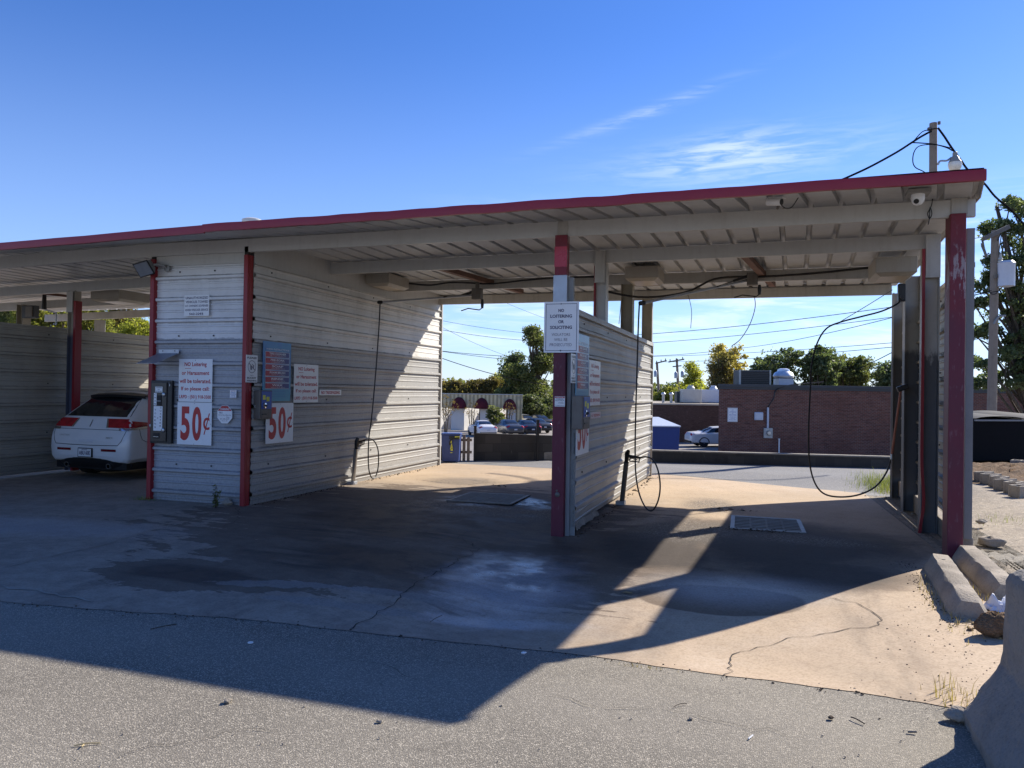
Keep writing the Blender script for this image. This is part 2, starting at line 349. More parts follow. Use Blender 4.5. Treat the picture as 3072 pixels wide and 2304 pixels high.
def asphalt_mat(name, lo, hi, stone, warm=(.24, .21, .17), sc=75, dens=.55):
    n = NT(name); p = n.pos()
    a = n.noise(p, .35, 5, .6); b = n.noise(p, 2.2, 5, .6); f = n.noise(p, 140, 2)
    v = n.voro(p, sc, 'Color'); d = n.voro(p, sc); v2 = n.voro(p, sc * 2.2, 'Color')
    vx = n.sep(v)[0]; v2x = n.sep(v2)[1]
    c = n.mix(n.mr(a, .3, .7), lo, hi)
    c = n.mix(n.m('MULTIPLY', n.mr(b, .5, .8), .35), c, warm)
    st = n.m('MULTIPLY', n.mr(vx, 1 - dens, 1.), n.mr(d, .62, .30))
    c = n.mix(n.m('MULTIPLY', st, .9), c, stone)
    c = n.mix(n.m('MULTIPLY', n.mr(v2x, .5, .95), .35), c, tuple(q * .9 for q in stone))
    c = n.mix(n.m('MULTIPLY', n.mr(f, .55, .72), .5), c, (.02, .02, .02))
    c = n.mix(n.m('MULTIPLY', n.mr(n.noise(p, 1.1, 5, .7), .60, .75), .5), c, tuple(q * .45 for q in lo))
    oil = n.m('MULTIPLY', n.mr(n.noise(p, 2.6, 3, .5), .68, .74), n.mr(n.noise(p, .6, 2), .45, .6)); c = n.mix(n.m('MULTIPLY', oil, .7), c, (.025, .023, .022))
    trk = n.m('SINE', n.m('ADD', n.m('MULTIPLY', n.sep(p)[1], 3.2), n.m('MULTIPLY', n.noise(p, .5, 2), 2.5))); c = n.mix(n.m('MULTIPLY', n.mr(trk, .2, 1.), .22), c, tuple(min(1, q * 1.5) for q in hi))
    h = n.m('ADD', n.m('MULTIPLY', d, -.9), n.m('MULTIPLY', f, .3))
    return n.out(c, .86, 0, n.bump(h, .6, .005), .3)

def dirt_mat(name, c1, c2, c3, sc=1.):
    n = NT(name); p = n.pos(); a = n.noise(p, .8 * sc, 6, .65); b = n.noise(p, 6 * sc, 5, .7); v = n.voro(p, 38 * sc, 'Color'); d = n.voro(p, 38 * sc)
    c = n.mix(n.mr(a, .35, .65), c1, c2); c = n.mix(n.mr(b, .5, .72), c, c3)
    c = n.mix(n.m('MULTIPLY', n.mr(n.sep(v)[0], .7, 1.), .7), c, tuple(min(1, q * 1.5) for q in c1))
    return n.out(c, .92, 0, n.bump(n.m('ADD', b, n.m('MULTIPLY', d, -.6)), .8, .02), .2)

def rough_conc(name, base=(.36, .31, .25), dark=(.13, .11, .09), sc=3.):
    n = NT(name); p = n.coord('Object'); a = n.noise(p, sc, 6, .65); g = n.noise(p, sc * 16, 4, .65); v = n.voro(p, sc * 22)
    c = n.mix(n.mr(a, .38, .7), base, tuple(q * .72 for q in base)); c = n.mix(n.m('MULTIPLY', n.mr(g, .5, .75), .4), c, dark)
    c = n.mix(n.m('MULTIPLY', n.mr(v, .2, .05), .6), c, dark)
    return n.out(c, .88, 0, n.bump(n.m('ADD', n.m('ADD', a, n.m('MULTIPLY', g, .3)), n.m('MULTIPLY', v, .25)), .7, .02), .25)

def brick_mat(name, c1, c2, mortar, w=.205, h=.078):
    n = NT(name); x, y, z = n.sep(n.coord('Object'))
    v = n.comb(n.m('ADD', x, y), z, 0)
    b = n.node('ShaderNodeTexBrick', {'Vector': v, 'Color1': c1, 'Color2': c2, 'Mortar': mortar, 'Scale': 1., 'Mortar Size': .010, 'Mortar Smooth': .2, 'Bias': -.1, 'Brick Width': w, 'Row Height': h}, offset=.5)
    a = n.noise(n.coord('Object'), .5, 5, .6); q = n.noise(n.scale(n.coord('Object'), 2.2, 2.2, 12), 2.2, 4); q3 = n.noise(n.scale(n.coord('Object'), 1.1, 1.1, 7), 1.3, 5)
    c = n.mix(n.m('MULTIPLY', n.mr(a, .4, .7), .45), b.outputs[0], tuple(k * .55 for k in c1))
    c = n.mix(n.m('MULTIPLY', n.mr(q3, .5, .68), .55), c, tuple(k * .6 for k in c2)); c = n.mix(n.m('MULTIPLY', n.mr(q, .55, .66), .65), c, tuple(min(1, k * 2.1 + .02) for k in c2))
    return n.out(c, .85, 0, n.bump(b.outputs['Fac'], -.6, .01), .2)

def leaf_mat(name, c1, c2, c3, trans=.45):
    n = NT(name); g = n.node('ShaderNodeNewGeometry'); r = g.outputs['Random Per Island']
    q = n.noise(n.coord('Object'), .9, 2)
    c = n.ramp(n.m('ADD', n.m('MULTIPLY', r, .6), n.m('MULTIPLY', n.mr(q, .3, .7), .4)), [(0, c1), (.5, c2), (1, c3)])
    d = n.node('ShaderNodeBsdfPrincipled', {'Base Color': c, 'Roughness': .55, 'Specular IOR Level': .35})
    t = n.node('ShaderNodeBsdfTranslucent', {0: n.mix(1., c, (1.3, 1.42, .8), 'MULTIPLY')})
    mx = n.node('ShaderNodeMixShader', {0: trans}); n.t.links.new(d.outputs[0], mx.inputs[1]); n.t.links.new(t.outputs[0], mx.inputs[2])
    return n.emis(mx.outputs[0])
def glass_mat(name, col=(.012, .014, .016), ro=.06):
    n = NT(name); f = n.noise(n.coord('Object'), 3, 3)
    return n.out(n.mix(n.mr(f, .3, .7), col, tuple(c * 1.8 for c in col)), ro, 0, None, .8)
def car_paint(name, col, me=0., ro=.28):
    n = NT(name); f = n.noise(n.coord('Object'), 2.5, 5, .6)
    c = n.mix(n.m('MULTIPLY', n.mr(f, .45, .75), .18), col, tuple(q * .72 + .012 for q in col))
    return n.out(c, n.m('ADD', ro, n.m('MULTIPLY', f, .12)), me, None, .5, Coat_Weight=.5, Coat_Roughness=.08)

CREAM = (.54, .535, .51); RED = (.36, .028, .035)
M = dict(
    concrete=concrete_mat(),
    asphalt=asphalt_mat('old_asphalt', (.125, .112, .092), (.205, .184, .150), (.56, .50, .40), sc=120),
    alley=asphalt_mat('alley_asphalt', (.17, .17, .175), (.22, .215, .21), (.36, .34, .31), sc=50),
    lot=asphalt_mat('lot_asphalt', (.22, .20, .185), (.29, .26, .23), (.38, .35, .31), sc=30),
    yard=dirt_mat('crumbling_yard', (.36, .305, .235), (.265, .225, .18), (.205, .185, .16)),
    soil=dirt_mat('turned_soil', (.17, .105, .06), (.11, .07, .04), (.25, .17, .10), 2.),
    far=dirt_mat('far_grass', (.10, .10, .045), (.13, .115, .05), (.16, .13, .07), .3),
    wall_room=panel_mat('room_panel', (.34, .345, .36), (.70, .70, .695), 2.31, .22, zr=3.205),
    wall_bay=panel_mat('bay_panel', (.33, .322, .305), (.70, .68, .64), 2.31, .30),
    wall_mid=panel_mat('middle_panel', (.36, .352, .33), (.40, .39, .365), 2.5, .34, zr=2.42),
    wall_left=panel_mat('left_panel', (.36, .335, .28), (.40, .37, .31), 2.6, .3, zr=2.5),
    deck=paint('roof_deck_paint', (.54, .55, .56), .45, .4, (.22, .21, .19), 1.8, streak=.3),
    cream=paint('cream_steel', CREAM, .45, .28, (.22, .18, .13), 1.5),
    cream_dirty=paint('dirty_cream_steel', (.48, .46, .42), .5, .5, (.17, .14, .10), 2.5),
    fascia=paint('red_fascia', (.29, .014, .028), .38, .18, (.22, .02, .03), 1.2, bump=.08),
    wire=flat('cable_sheath', (.012, .012, .013), .95, 0, .05), redpost=paint('red_post', (.17, .016, .028), .5, .5, (.09, .02, .035), 2.5, chips=(.34, .25, .26), cov=.60),
    redtrim=paint('red_trim', (.27, .016, .022), .42, .25, (.14, .015, .022), 2, bump=.06),
    galv=paint('galvanised', (.40, .42, .45), .42, .25, (.22, .23, .25), 9, .55),
    grey=paint('grey_trim', (.27, .27, .26), .5, .3), dark=paint('dark_recess', (.025, .022, .02), .7, .2),
    conc=rough_conc('rough_concrete'), conc_b=rough_conc('barrier_concrete', (.25, .232, .208), (.12, .108, .095), 2.2),
    cmu=rough_conc('cinder_block', (.34, .30, .25), (.12, .10, .08), 5),
    block=None, brick=brick_mat('red_brick', (.20, .078, .052), (.115, .048, .040), (.20, .165, .14)),
    brick2=brick_mat('brown_brick', (.105, .06, .045), (.085, .05, .04), (.09, .065, .055)),
    white=paint('white_sign', (.80, .80, .79), .35, .16, (.5, .46, .40), 6, bump=.02, streak=.7), ink_red=flat('red_ink', (.46, .012, .018), .4), ink_blk=flat('black_ink', (.03, .03, .04), .4),
    ink_navy=flat('navy_ink', (.05, .04, .10), .4), ink_grey=flat('grey_ink', (.22, .20, .24), .4), ink_white=flat('white_ink', (.78, .78, .80), .4),
    ink_blue=flat('blue_ink', (.04, .10, .36), .4), ink_yel=flat('yellow_ink', (.62, .60, .06), .4), black=flat('black_plastic', (.012, .012, .013), .42),
    rubber=flat('black_rubber', (.014, .014, .016), .5), chrome=flat('chrome', (.72, .72, .72), .16, 1.), steel=flat('brushed_steel', (.42, .43, .44), .34, .9),
    iron=paint('weathered_iron', (.17, .155, .135), .6, .5, (.12, .06, .03), 8, .4, coord='Object'),
    rust=paint('rusty_brown', (.17, .085, .055), .75, .4, (.06, .035, .025), 6), wood=paint('weathered_wood', (.27, .215, .165), .85, .5, (.10, .08, .06), 5, coord='Object'),
    box=paint('light_box_paint', (.38, .35, .30), .5, .4, (.25, .19, .12), 3), lens=flat('light_lens', (.55, .47, .36), .3),
    glass=glass_mat('dark_glass'), tyre=flat('tyre', (.018, .018, .019), .8), ironl=paint('worn_grate_iron', (.24, .225, .205), .5, .4, (.12, .08, .06), 8, .4, coord='Object'), rim=flat('alloy', (.52, .53, .54), .3, .85),
    p_white=car_paint('white_car_paint', (.74, .74, .75)), p_pearl=car_paint('pearl_car_paint', (.80, .79, .77)), p_grey=car_paint('grey_car_paint', (.10, .105, .115), .5),
    p_black=car_paint('black_car_paint', (.014, .014, .016)), p_navy=car_paint('blue_black_car_paint', (.02, .026, .04)), p_silver=car_paint('silver_car_paint', (.30, .32, .33), .5),
    taillight=flat('red_lamp', (.40, .012, .018), .12, 0, .8, .25), bluebin=paint('blue_bin', (.045, .075, .24), .45, .3, (.03, .04, .1), 4), blue=paint('blue_steel', (.012, .035, .17), .45, .25, (.01, .02, .07), 3, chips=(.16, .2, .32), cov=.70),
    lidgrey=paint('grey_lid', (.55, .58, .64), .3, .25, (.3, .3, .33), 4), dump=paint('black_steel', (.009, .009, .010), .8, .3, (.02, .02, .02), 2, spec=.1),
    sidingtan=None, stucco=paint('white_stucco', (.72, .70, .66), .8, .15, (.4, .36, .3), 2), maroon=None,
    unit=paint('roof_unit', (.50, .49, .44), .5, .3), unitdark=paint('dark_unit', (.05, .055, .06), .5, .3),
    bark=None, rod=paint('brush_handle', (.34, .12, .07), .5, .4, (.12, .05, .03), 8), white_cloth=flat('white_cloth', (.75, .76, .80), .8),
    crack=flat('crack', (.035, .026, .02), .95), stickm=flat('dry_twig', (.07, .05, .035), .9), straw=flat('dry_straw', (.42, .33, .17), .85),
    pebble=rough_conc('pebble', (.42, .37, .30), (.2, .16, .12), 20), crumb=flat('dark_crumb', (.07, .05, .035), .95, var=.5), deadleaf=flat('dead_leaf', (.36, .24, .10), .8, var=.3),
)
def _extra():
    n = NT('dark_block_wall'); x, y, z = n.sep(n.coord('Object')); v = n.comb(x, z, 0)
    b = n.node('ShaderNodeTexBrick', {'Vector': v, 'Color1': (.060, .055, .05), 'Color2': (.10, .088, .076), 'Mortar': (.055, .05, .046), 'Scale': 1., 'Mortar Size': .008, 'Bias': -.3, 'Brick Width': .40, 'Row Height': .20}, offset=.5)
    a = n.noise(n.coord('Object'), 1.5, 6, .7); s = n.noise(n.scale(n.coord('Object'), 5, 5, .8), 2, 4, .7)
    c = n.mix(n.m('MULTIPLY', n.mr(a, .5, .7), .6), b.outputs[0], (.03, .027, .025)); c = n.mix(n.m('MULTIPLY', n.mr(s, .60, .72), .6), c, (.27, .245, .215))
    M['block'] = n.out(c, .9, 0, n.bump(b.outputs['Fac'], -.5, .012), .2)
    n = NT('tan_ribbed_siding'); x, y, z = n.sep(n.coord('Object'))
    w = n.m('SINE', n.m('MULTIPLY', x, 2 * math.pi / .42)); a = n.noise(n.coord('Object'), 1, 4)
    c = n.mix(n.mr(w, -.9, .6), (.42, .32, .17), (.80, .64, .36)); M['sidingtan'] = n.out(n.mix(n.mr(a, .4, .8), c, (.33, .30, .23)), .6, 0, n.bump(w, .5, .03), .3)
    n = NT('maroon_awning_canvas'); a = n.noise(n.coord('Object'), 2, 4); M['maroon'] = n.out(n.mix(n.mr(a, .3, .7), (.15, .022, .028), (.085, .016, .02)), .8, 0, None, .2)
    n = NT('bark'); a = n.noise(n.scale(n.coord('Object'), 6, 6, 1.2), 3, 5, .7); M['bark'] = n.out(n.mix(n.mr(a, .35, .7), (.12, .095, .07), (.05, .04, .03)), .9, 0, n.bump(a, .6, .03), .2)
_extra()
LEAF = dict(
    oak=leaf_mat('oak_leaf', (.058, .078, .038), (.125, .155, .072), (.24, .26, .125), .5),
    green=leaf_mat('green_leaf', (.065, .082, .03), (.145, .16, .06), (.28, .265, .10), .5),
    olive=leaf_mat('olive_leaf', (.10, .115, .03), (.25, .25, .06), (.46, .41, .12), .6),
    lime=leaf_mat('yellow_green_leaf', (.15, .17, .03), (.36, .35, .06), (.56, .50, .10), .6),
    gold=leaf_mat('golden_leaf', (.24, .20, .07), (.46, .35, .11), (.62, .52, .19), .55),
    brown=leaf_mat('russet_leaf', (.09, .075, .03), (.19, .14, .05), (.24, .22, .07), .5),
    sage=leaf_mat('sage_leaf', (.06, .08, .035), (.12, .14, .06), (.20, .20, .09), .4),
    red=leaf_mat('crape_leaf', (.10, .08, .025), (.20, .12, .04), (.24, .19, .05), .45),
    grass=leaf_mat('grass_blade', (.09, .12, .025), (.22, .24, .06), (.36, .33, .12), .4),
    dry=leaf_mat('dry_grass_blade', (.22, .16, .07), (.36, .27, .12), (.46, .36, .18), .3),
)

# ------------------------------------------------------------------ the setting: ground sheets
YE_X = [-90, -14, -6.75, -5.0, -2.45, 2.7, 5.0, 9, 90]; YE_Y = [10, 15.6, 16.85, 17.95, 18.62, 19.65, 24.0, 26, 26]
def yend(x): return float(np.interp(x, YE_X, YE_Y))
FE_X = [-30, -12, -8, -5.44, -3.4, -1.07, .0, .94, 1.35, 1.7]; FE_Y = [2.6, 3.9, 4.15, 4.36, 4.65, 4.90, 4.79, 4.58, 4.47, 4.40]
def fedge(x): return float(np.interp(x, FE_X, FE_Y)) + .12 * float(sst(-3.2, -1.8, x) * sst(1.4, .8, x)) + .012 * math.sin(x * 3.1) + .006 * math.sin(x * 13.7 + 1) + .004 * math.sin(x * 41.)
def sheet(name, xs, ylo, yhi, ny, dz, mat, zf=gz):
    b = MB(); n = len(xs); vs = []
    for j in range(ny + 1):
        for x in xs:
            y = lerp(ylo(x), yhi(x), j / ny); vs.append((x, y, zf(x, y) + dz))
    b.add(vs, [(j * n + i, j * n + i + 1, (j + 1) * n + i + 1, (j + 1) * n + i) for j in range(ny) for i in range(n - 1)])
    return kind(b.build(name, mat, smooth='full'), 'structure')
xs0 = list(np.concatenate([np.linspace(-90, -18, 12), np.arange(-17.5, 10, .3), np.linspace(10, 90, 14)]))
xs0 = list(np.concatenate([np.linspace(-90, -18, 12), np.arange(-17.5, -6, .3), np.arange(-6, 3, .12), np.arange(3, 10, .4), np.linspace(10.5, 90, 14)]))
ysa = list(np.concatenate([np.linspace(-40, -1, 14), np.arange(-.5, 3.4, .3), np.arange(3.5, 9.2, .1), np.arange(9.3, 18, .3), np.arange(18.3, 26.5, .6)])); b = MB(); n_ = len(xs0)
b.add([(x, min(y, yend(x)), gz(x, min(y, yend(x))) - .004) for y in ysa for x in xs0], [(j * n_ + i, j * n_ + i + 1, (j + 1) * n_ + i + 1, (j + 1) * n_ + i) for j in range(len(ysa) - 1) for i in range(n_ - 1) if min(ysa[j], yend(xs0[i])) < ysa[j + 1] and ysa[j] < max(yend(xs0[i]), yend(xs0[i + 1]))])
kind(b.build('asphalt_ground', M['asphalt'], smooth='full'), 'structure')
xs1 = list(np.arange(-19, 1.76, .05))
sheet('concrete_apron', xs1, fedge, lambda x: 16.02 + .25 * math.sin(x * .7) * .3, 110, 0, M['concrete'])
sheet('alley_road', list(np.arange(-20, 9, .3)), lambda x: 16.1 - (.55 * sst(-1, 2, x)), yend, 12, -.0015, M['alley'])
def yard_l(x): return float(np.interp(x, [1.25, 1.6, 1.76, 2.1, 8], [4.4, 5.0, 8.9, 8.9, 4.6]))
YX = np.arange(1.28, 30, .12)
def yard_lo(x): return float(np.interp(x, [1.28, 1.55, 1.9, 2.6, 30], [8.8, 4.5, 4.42, 4.35, 3.]))
sheet('yard_ground', list(YX), yard_lo, lambda x: yend(x) if x > 3.6 else lerp(15.7, yend(3.6), max(0, (x - 2) / 1.6)), 60, -.004, M['yard'], zf=lambda x, y: gz(x, y) * (1 if x < 2.6 else max(0, 1 - (x - 2.6))))
def low(x, y): return -2.1 - .6 * float(sst(0, -25, x))
sheet('parking_lot', list(np.linspace(-140, 120, 50)), lambda x: yend(x) - 1.2, lambda x: 130, 30, 0, M['lot'], zf=low)
b = MB(); b.grid(lambda u, v: (lerp(-1600, 1600, u), lerp(60, 2200, v), -3.0 + 6 * v), 20, 12); kind(b.build('far_ground', M['far']), 'structure')
def crack(pts, w=.012, name='pavement_crack', jit=.035, m='crack', dz=.005, seed=0):
    R = random.Random(seed); P = [(lambda z: gp(*q, z))(gz(*gp(*q, gz(*gp(*q)[:2]))[:2]))[:2] for q in pts]; Q = []
    for a, c in zip(P, P[1:]):
        L = np.linalg.norm(c - a); k = max(2, int(L / .07))
        for i in range(k): Q.append(lerp(a, c, i / k) + np.array([R.gauss(0, jit), R.gauss(0, jit)]) * (.6 if i else 0))
    Q.append(P[-1]); b = MB(); vs = []
    for i, q in enumerate(Q):
        d = _n(Q[min(i + 1, len(Q) - 1)] - Q[max(0, i - 1)]); nn = np.array([-d[1], d[0]]); ww = w * .40 * R.uniform(.3, 1.25) * (.35 if i in (0, len(Q) - 1) else 1)
        for sg in (-1, 1):
            e = q + nn * sg * ww / 2; vs.append((e[0], e[1], gz(e[0], e[1]) + dz))
    b.add(vs, [(2 * i, 2 * i + 1, 2 * i + 3, 2 * i + 2) for i in range(len(Q) - 1)])
    return kind(b.build(name, M[m]), 'structure')
crack([(755, 1362), (830, 1318), (880, 1275), (905, 1255), (990, 1212), (1037, 1186), (1015, 1172), (1000, 1165), (900, 1150), (780, 1143), (680, 1133), (612, 1127)], .022, seed=1)
crack([(1037, 1186), (990, 1160), (1050, 1135), (1120, 1118)], .010, seed=2)
crack([(1565, 1468), (1575, 1430), (1600, 1408), (1690, 1385), (1790, 1368), (1900, 1350), (1888, 1325), (1858, 1307), (1790, 1292)], .020, seed=3)
crack([(1900, 1350), (1960, 1358), (2050, 1366)], .009, seed=4)
crack([(905, 1240), (890, 1225), (870, 1215)], .009, seed=5)
crack([(512, 1125), (520, 1108), (508, 1098)], .02, seed=6); crack([(480, 1140), (512, 1125)], .015, seed=16)
crack([(1560, 1085), (1600, 1098), (1640, 1108)], .012, seed=7); crack([(1010, 1012), (1060, 1030), (1040, 1045)], .008, seed=8)
crack([(0, 1228), (120, 1200), (220, 1178), (320, 1148), (400, 1128)], .05, 'slab_joint', .012, 'conc', .004, seed=9)
crack([(0, 1266), (120, 1283), (200, 1300)], .10, 'asphalt_seam', .03, 'conc', .004, seed=10)
crack([(2135, 1178), (2212, 1182)], .05, seed=11); crack([(2110, 1205), (2150, 1195), (2190, 1205), (2212, 1230)], .02, seed=12); crack([(2150, 1240), (2175, 1215), (2212, 1218)], .015, seed=13)
crack([(250, 1640), (330, 1610), (420, 1600), (520, 1575), (600, 1580)], .010, 'asphalt_crack', .03, seed=21); crack([(1180, 1500), (1300, 1530), (1420, 1525), (1560, 1560), (1700, 1590)], .009, 'asphalt_crack', .03, seed=22); crack([(720, 1420), (840, 1440), (900, 1470)], .008, 'asphalt_crack', .03, seed=23)
crack([(1360, 1000 + 65), (1500, 1058), (1600, 1050), (1700, 1047)], .008, seed=14)

# ------------------------------------------------------------------ the car wash
CW = thing('car_wash', 'open-fronted self-service car wash with red roof edge, corrugated grey walls and wash bays', 'car wash', (-4.5, 9.0, 0))
# roof deck: pan-and-rib sheets running front to back, seen from below
ROOF = [(-18, 3.42), (-10, 3.545), (-6.75, 3.625), (-6.55, 3.635), (-2.08, 3.665), (1.84, 3.69)]
def ztop(x): return float(np.interp(x, [a for a, _ in ROOF], [c for _, c in ROOF]))
def zdeck(x, y):                                          # underside of the pans; droops a little from the front beam to the eave
    t = np.clip((9.0 - y) / 1.05, 0, 1); return lerp(3.69 - .12 * max(0., (-8.6 - x) / 8.), ztop(x) - .055, t)
def xright(y): return float(np.interp(y, [7.95, 9, 15.9], [1.83, 2.03, 2.32]))
b = MB(); prof = []; x = -18.
while x < 1.7:
    prof += [(x, 0), (x + .235, 0), (x + .246, .055), (x + .290, .055)]; x += .305
n0 = len(prof); ys = [7.955, 9.0, 10.2, 11.2, 12.3, 13.4, 14.5, 15.5, 15.85]
vs = []
R0 = random.Random(5)
for y in ys:
    for (x, dz) in prof:
        xx = x + (xright(y) - 1.83) * max(0, (x + 6) / 7.8); vs.append((xx, y, zdeck(xx, y) + dz + R0.uniform(-.002, .002)))
    xx = xright(y); vs.append((xx, y, zdeck(xx, y)))
n1 = n0 + 1; m = len(ys)
b.add(vs, [(j * n1 + i, (j + 1) * n1 + i, (j + 1) * n1 + i + 1, j * n1 + i + 1) for j in range(m - 1) for i in range(n1 - 1)])
# upper skin and the closed right-hand edge
vt = [(v[0], v[1], v[2] + .075 if False else zdeck(v[0], v[1]) + .080) for v in (vs[j * n1 + i] for j in range(m) for i in (0, n1 - 1))]
b.add(vt, [(2 * j, 2 * j + 1, 2 * j + 3, 2 * j + 2) for j in range(m - 1)])
b.add([q for j in range(m) for q in (vs[j * n1 + n1 - 1], vt[2 * j + 1])], [(2 * j, 2 * j + 2, 2 * j + 3, 2 * j + 1) for j in range(m - 1)])
b.build('roof_deck', M['deck'], CW)
# red fascia, in lengths that meet with a small kick
for (xa, xb, z0, z1, k) in [(-18, -6.64, ztop(-18), ztop(-6.64), 0), (-6.66, 1.0 - 3.0 + .04, ztop(-6.6) + .008, ztop(-2.0) + .006, 1), (-1.97, 1.84, ztop(-1.97), ztop(1.84), 2)]:
    b = MB(); y0 = 7.915 - .004 * k; N = 24
    rr = random.Random(k); off = [rr.uniform(-.004, .004) for _ in range(N + 1)]
    hgt = .098 if k != 1 else .096
    vs = []
    for i in range(N + 1):
        t = i / N; x = lerp(xa, xb, t); z = lerp(z0, z1, t) + off[i] - .012 * math.sin(math.pi * t) * (k == 0)
        for (dy, dz) in ((.075, .012), (0, 0), (-.004, -hgt * .5), (0, -hgt), (.03, -hgt - .003), (.03, -hgt + .004)): vs.append((x, y0 + dy, z + dz))
    b.add(vs, [(i * 6 + j, (i + 1) * 6 + j, (i + 1) * 6 + (j + 1) % 6, i * 6 + (j + 1) % 6) for i in range(N) for j in range(6)])
    b.add(vs[:6], [tuple(range(6))]); b.add(vs[-6:], [tuple(range(6))[::-1]])
    b.build('fascia', M['fascia'], CW, smooth=True)
b = MB(); b.beam((1.838, 7.96, 3.668), (2.04, 9.0, 3.72), .012, .078); b.beam((2.04, 9.0, 3.72), (2.33, 15.85, 3.72), .012, .078); b.build('edge_trim', M['cream_dirty'], CW)
# the four cross beams (C sections: web plus two lips)
for i, (y, zt, xa, xb, mm) in enumerate([(9.0, 3.675, -18, 2.0, 'cream'), (11.1, 3.675, -18, 2.0, 'cream'), (13.3, 3.67, -18, 2.02, 'cream_dirty'), (15.5, 3.665, -18, 2.12, 'cream_dirty')]):
    b = MB(); dr = (-.25 if i == 1 else 0)                 # the second beam runs a little askew
    N = 26
    for k in range(N):
        x0, x1 = lerp(xa, xb, k / N), lerp(xa, xb, (k + 1) / N)
        def P(x, dy, z): 
            s = -.095 * max(0., (-8.6 - x) / 4.) if x < -8.6 else 0
            return (x, y + dr * max(0, (x + 6.7) / 8.7) + (.36 if i == 1 and x < -8.6 else 0) + dy, z + s)
        h = .18
        for (p0, p1, q0, q1) in [(0, .006, zt - h, zt), (0.006, .065, zt - h, zt - h + .006), (.006, .065, zt - .006, zt)]:
            b.add([P(x0, p0, q0), P(x1, p0, q0), P(x1, p1, q0), P(x0, p1, q0), P(x0, p0, q1), P(x1, p0, q1), P(x1, p1, q1), P(x0, p1, q1)],
                  [(3, 2, 1, 0), (4, 5, 6, 7), (0, 1, 5, 4), (2, 3, 7, 6)] + ([(3, 0, 4, 7)] if k == 0 else []) + ([(1, 2, 6, 5)] if k == N - 1 else []))
    b.build('beam', M[mm], CW)

def post_red(name, top):
    n = NT(name); p = n.pos(); x, y, z = n.sep(p); a = n.noise(p, 2.5, 5, .6); v = n.noise(n.scale(p, 1., 1., .16), 22, 5, .65); w = n.noise(n.scale(p, 1, 1, .45), 7, 6, .7)
    c = n.mix(n.mr(z, 2.35, 2.6), (.135, .016, .034), (.20, .015, .026)); c = n.mix(n.m('MULTIPLY', n.mr(a, .4, .7), .5), c, (.09, .02, .035))
    zz = n.m('EXPONENT', n.m('MULTIPLY', n.m('POWER', n.m('DIVIDE', n.m('ABSOLUTE', n.m('SUBTRACT', z, top)), .42), 2.), -1.))
    th = n.m('SUBTRACT', .64, n.m('MULTIPLY', zz, .16)); s = n.m('SUBTRACT', n.m('ADD', n.m('MULTIPLY', v, .45), n.m('MULTIPLY', w, .55)), th)
    c = n.mix(n.m('MULTIPLY', n.mr(s, 0., .05), .8), c, (.37, .31, .32)); c = n.mix(n.m('MULTIPLY', n.mr(n.noise(n.scale(p, 1, 1, .3), 30, 3), .58, .75), .22), c, (.34, .24, .26))
    return n.out(c, .5, 0, n.bump(a, .2, .004), .4)
RP1, RP2 = post_red('red_post_middle', 3.6), post_red('red_post_corner', 2.85)
# corrugated panels: ribs every 305 mm with two small stiffeners between
RIBP = [(0, 0), (.076, 0), (.086, .009), (.100, .009), (.110, 0), (.168, 0), (.178, .009), (.192, .009), (.202, 0), (.236, 0), (.250, .038), (.280, .038), (.302, .0)]
def panel(name, org, u, n, length, z0, z1, zr, mat, parent, dent=0., seed=0, nu=None, tears=None):
    """org: base corner, u along, n outwards; zr: height at which a rib is centred"""
    u = np.array(u, float); n = np.array(n, float); org = np.array(org, float)
    prof = []; k = math.floor((z0 - zr) / .305) - 1
    while True:
        zb = zr - .293 + k * .305
        if zb > z1: break
        for (dz, d) in RIBP:
            if z0 - 1e-4 <= zb + dz <= z1 + 1e-4: prof.append((zb + dz, d))
        k += 1
    prof = [(z0, prof[0][1])] + prof + [(z1, prof[-1][1])]
    R = random.Random(seed); nu = nu or max(2, int(length / .25)); ph = [R.uniform(0, 6.3) for _ in range(6)]
    vs = []
    for i in range(nu + 1):
        s = length * i / nu
        for (z, d) in prof:
            w = dent * (math.sin(s * 2.1 + ph[0] + z * .7) * .5 + math.sin(s * 4.3 + ph[1] - z * 2.1) * .35 + math.sin(s * .9 + z * 3.7 + ph[2]) * .35 + R.uniform(-.18, .18))
            q = org + u * s + n * (d + w); vs.append((q[0], q[1], z))
    m = len(prof); b = MB()
    b.add(vs, [(i * m + j, (i + 1) * m + j, (i + 1) * m + j + 1, i * m + j + 1) for i in range(nu) for j in range(m - 1)])
    # screw heads in rows beside the ribs
    b.cur = 1
    for zrow in [zr + kk * .305 + .06 for kk in range(-12, 13) if kk % 3 == 0]:
        if not z0 + .05 < zrow < z1 - .05: continue
        for s in np.arange(.4, length, 1.52 if length > 3 else .6):
            q = org + u * s; a = .010
            b.add([(q + u * sx * a + n * (dd + dent))[:2].tolist() + [zrow + sz * a] for dd in (.0, .010) for sx, sz in ((-1, -1), (1, -1), (1, 1), (-1, 1))],
                  [(4, 5, 6, 7), (0, 1, 5, 4), (1, 2, 6, 5), (2, 3, 7, 6), (3, 0, 4, 7)])
    return b.build(name, [mat, M['dark']], parent)
XL = -6.80
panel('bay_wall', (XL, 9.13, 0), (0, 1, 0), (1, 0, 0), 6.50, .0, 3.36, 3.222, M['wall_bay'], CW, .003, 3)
b = MB(); b.box(XL - .002, XL + .012, 9.13, 15.62, 3.36, 3.69); b.box(XL, XL + .034, 9.13, 15.62, 3.345, 3.362); b.build('flashing', M['cream'], CW)
panel('front_wall', (-8.40, 9.07, 0), (1, 0, 0), (0, -1, 0), 1.54, .0, 3.36, 3.205, M['wall_room'], CW, .002, 4)
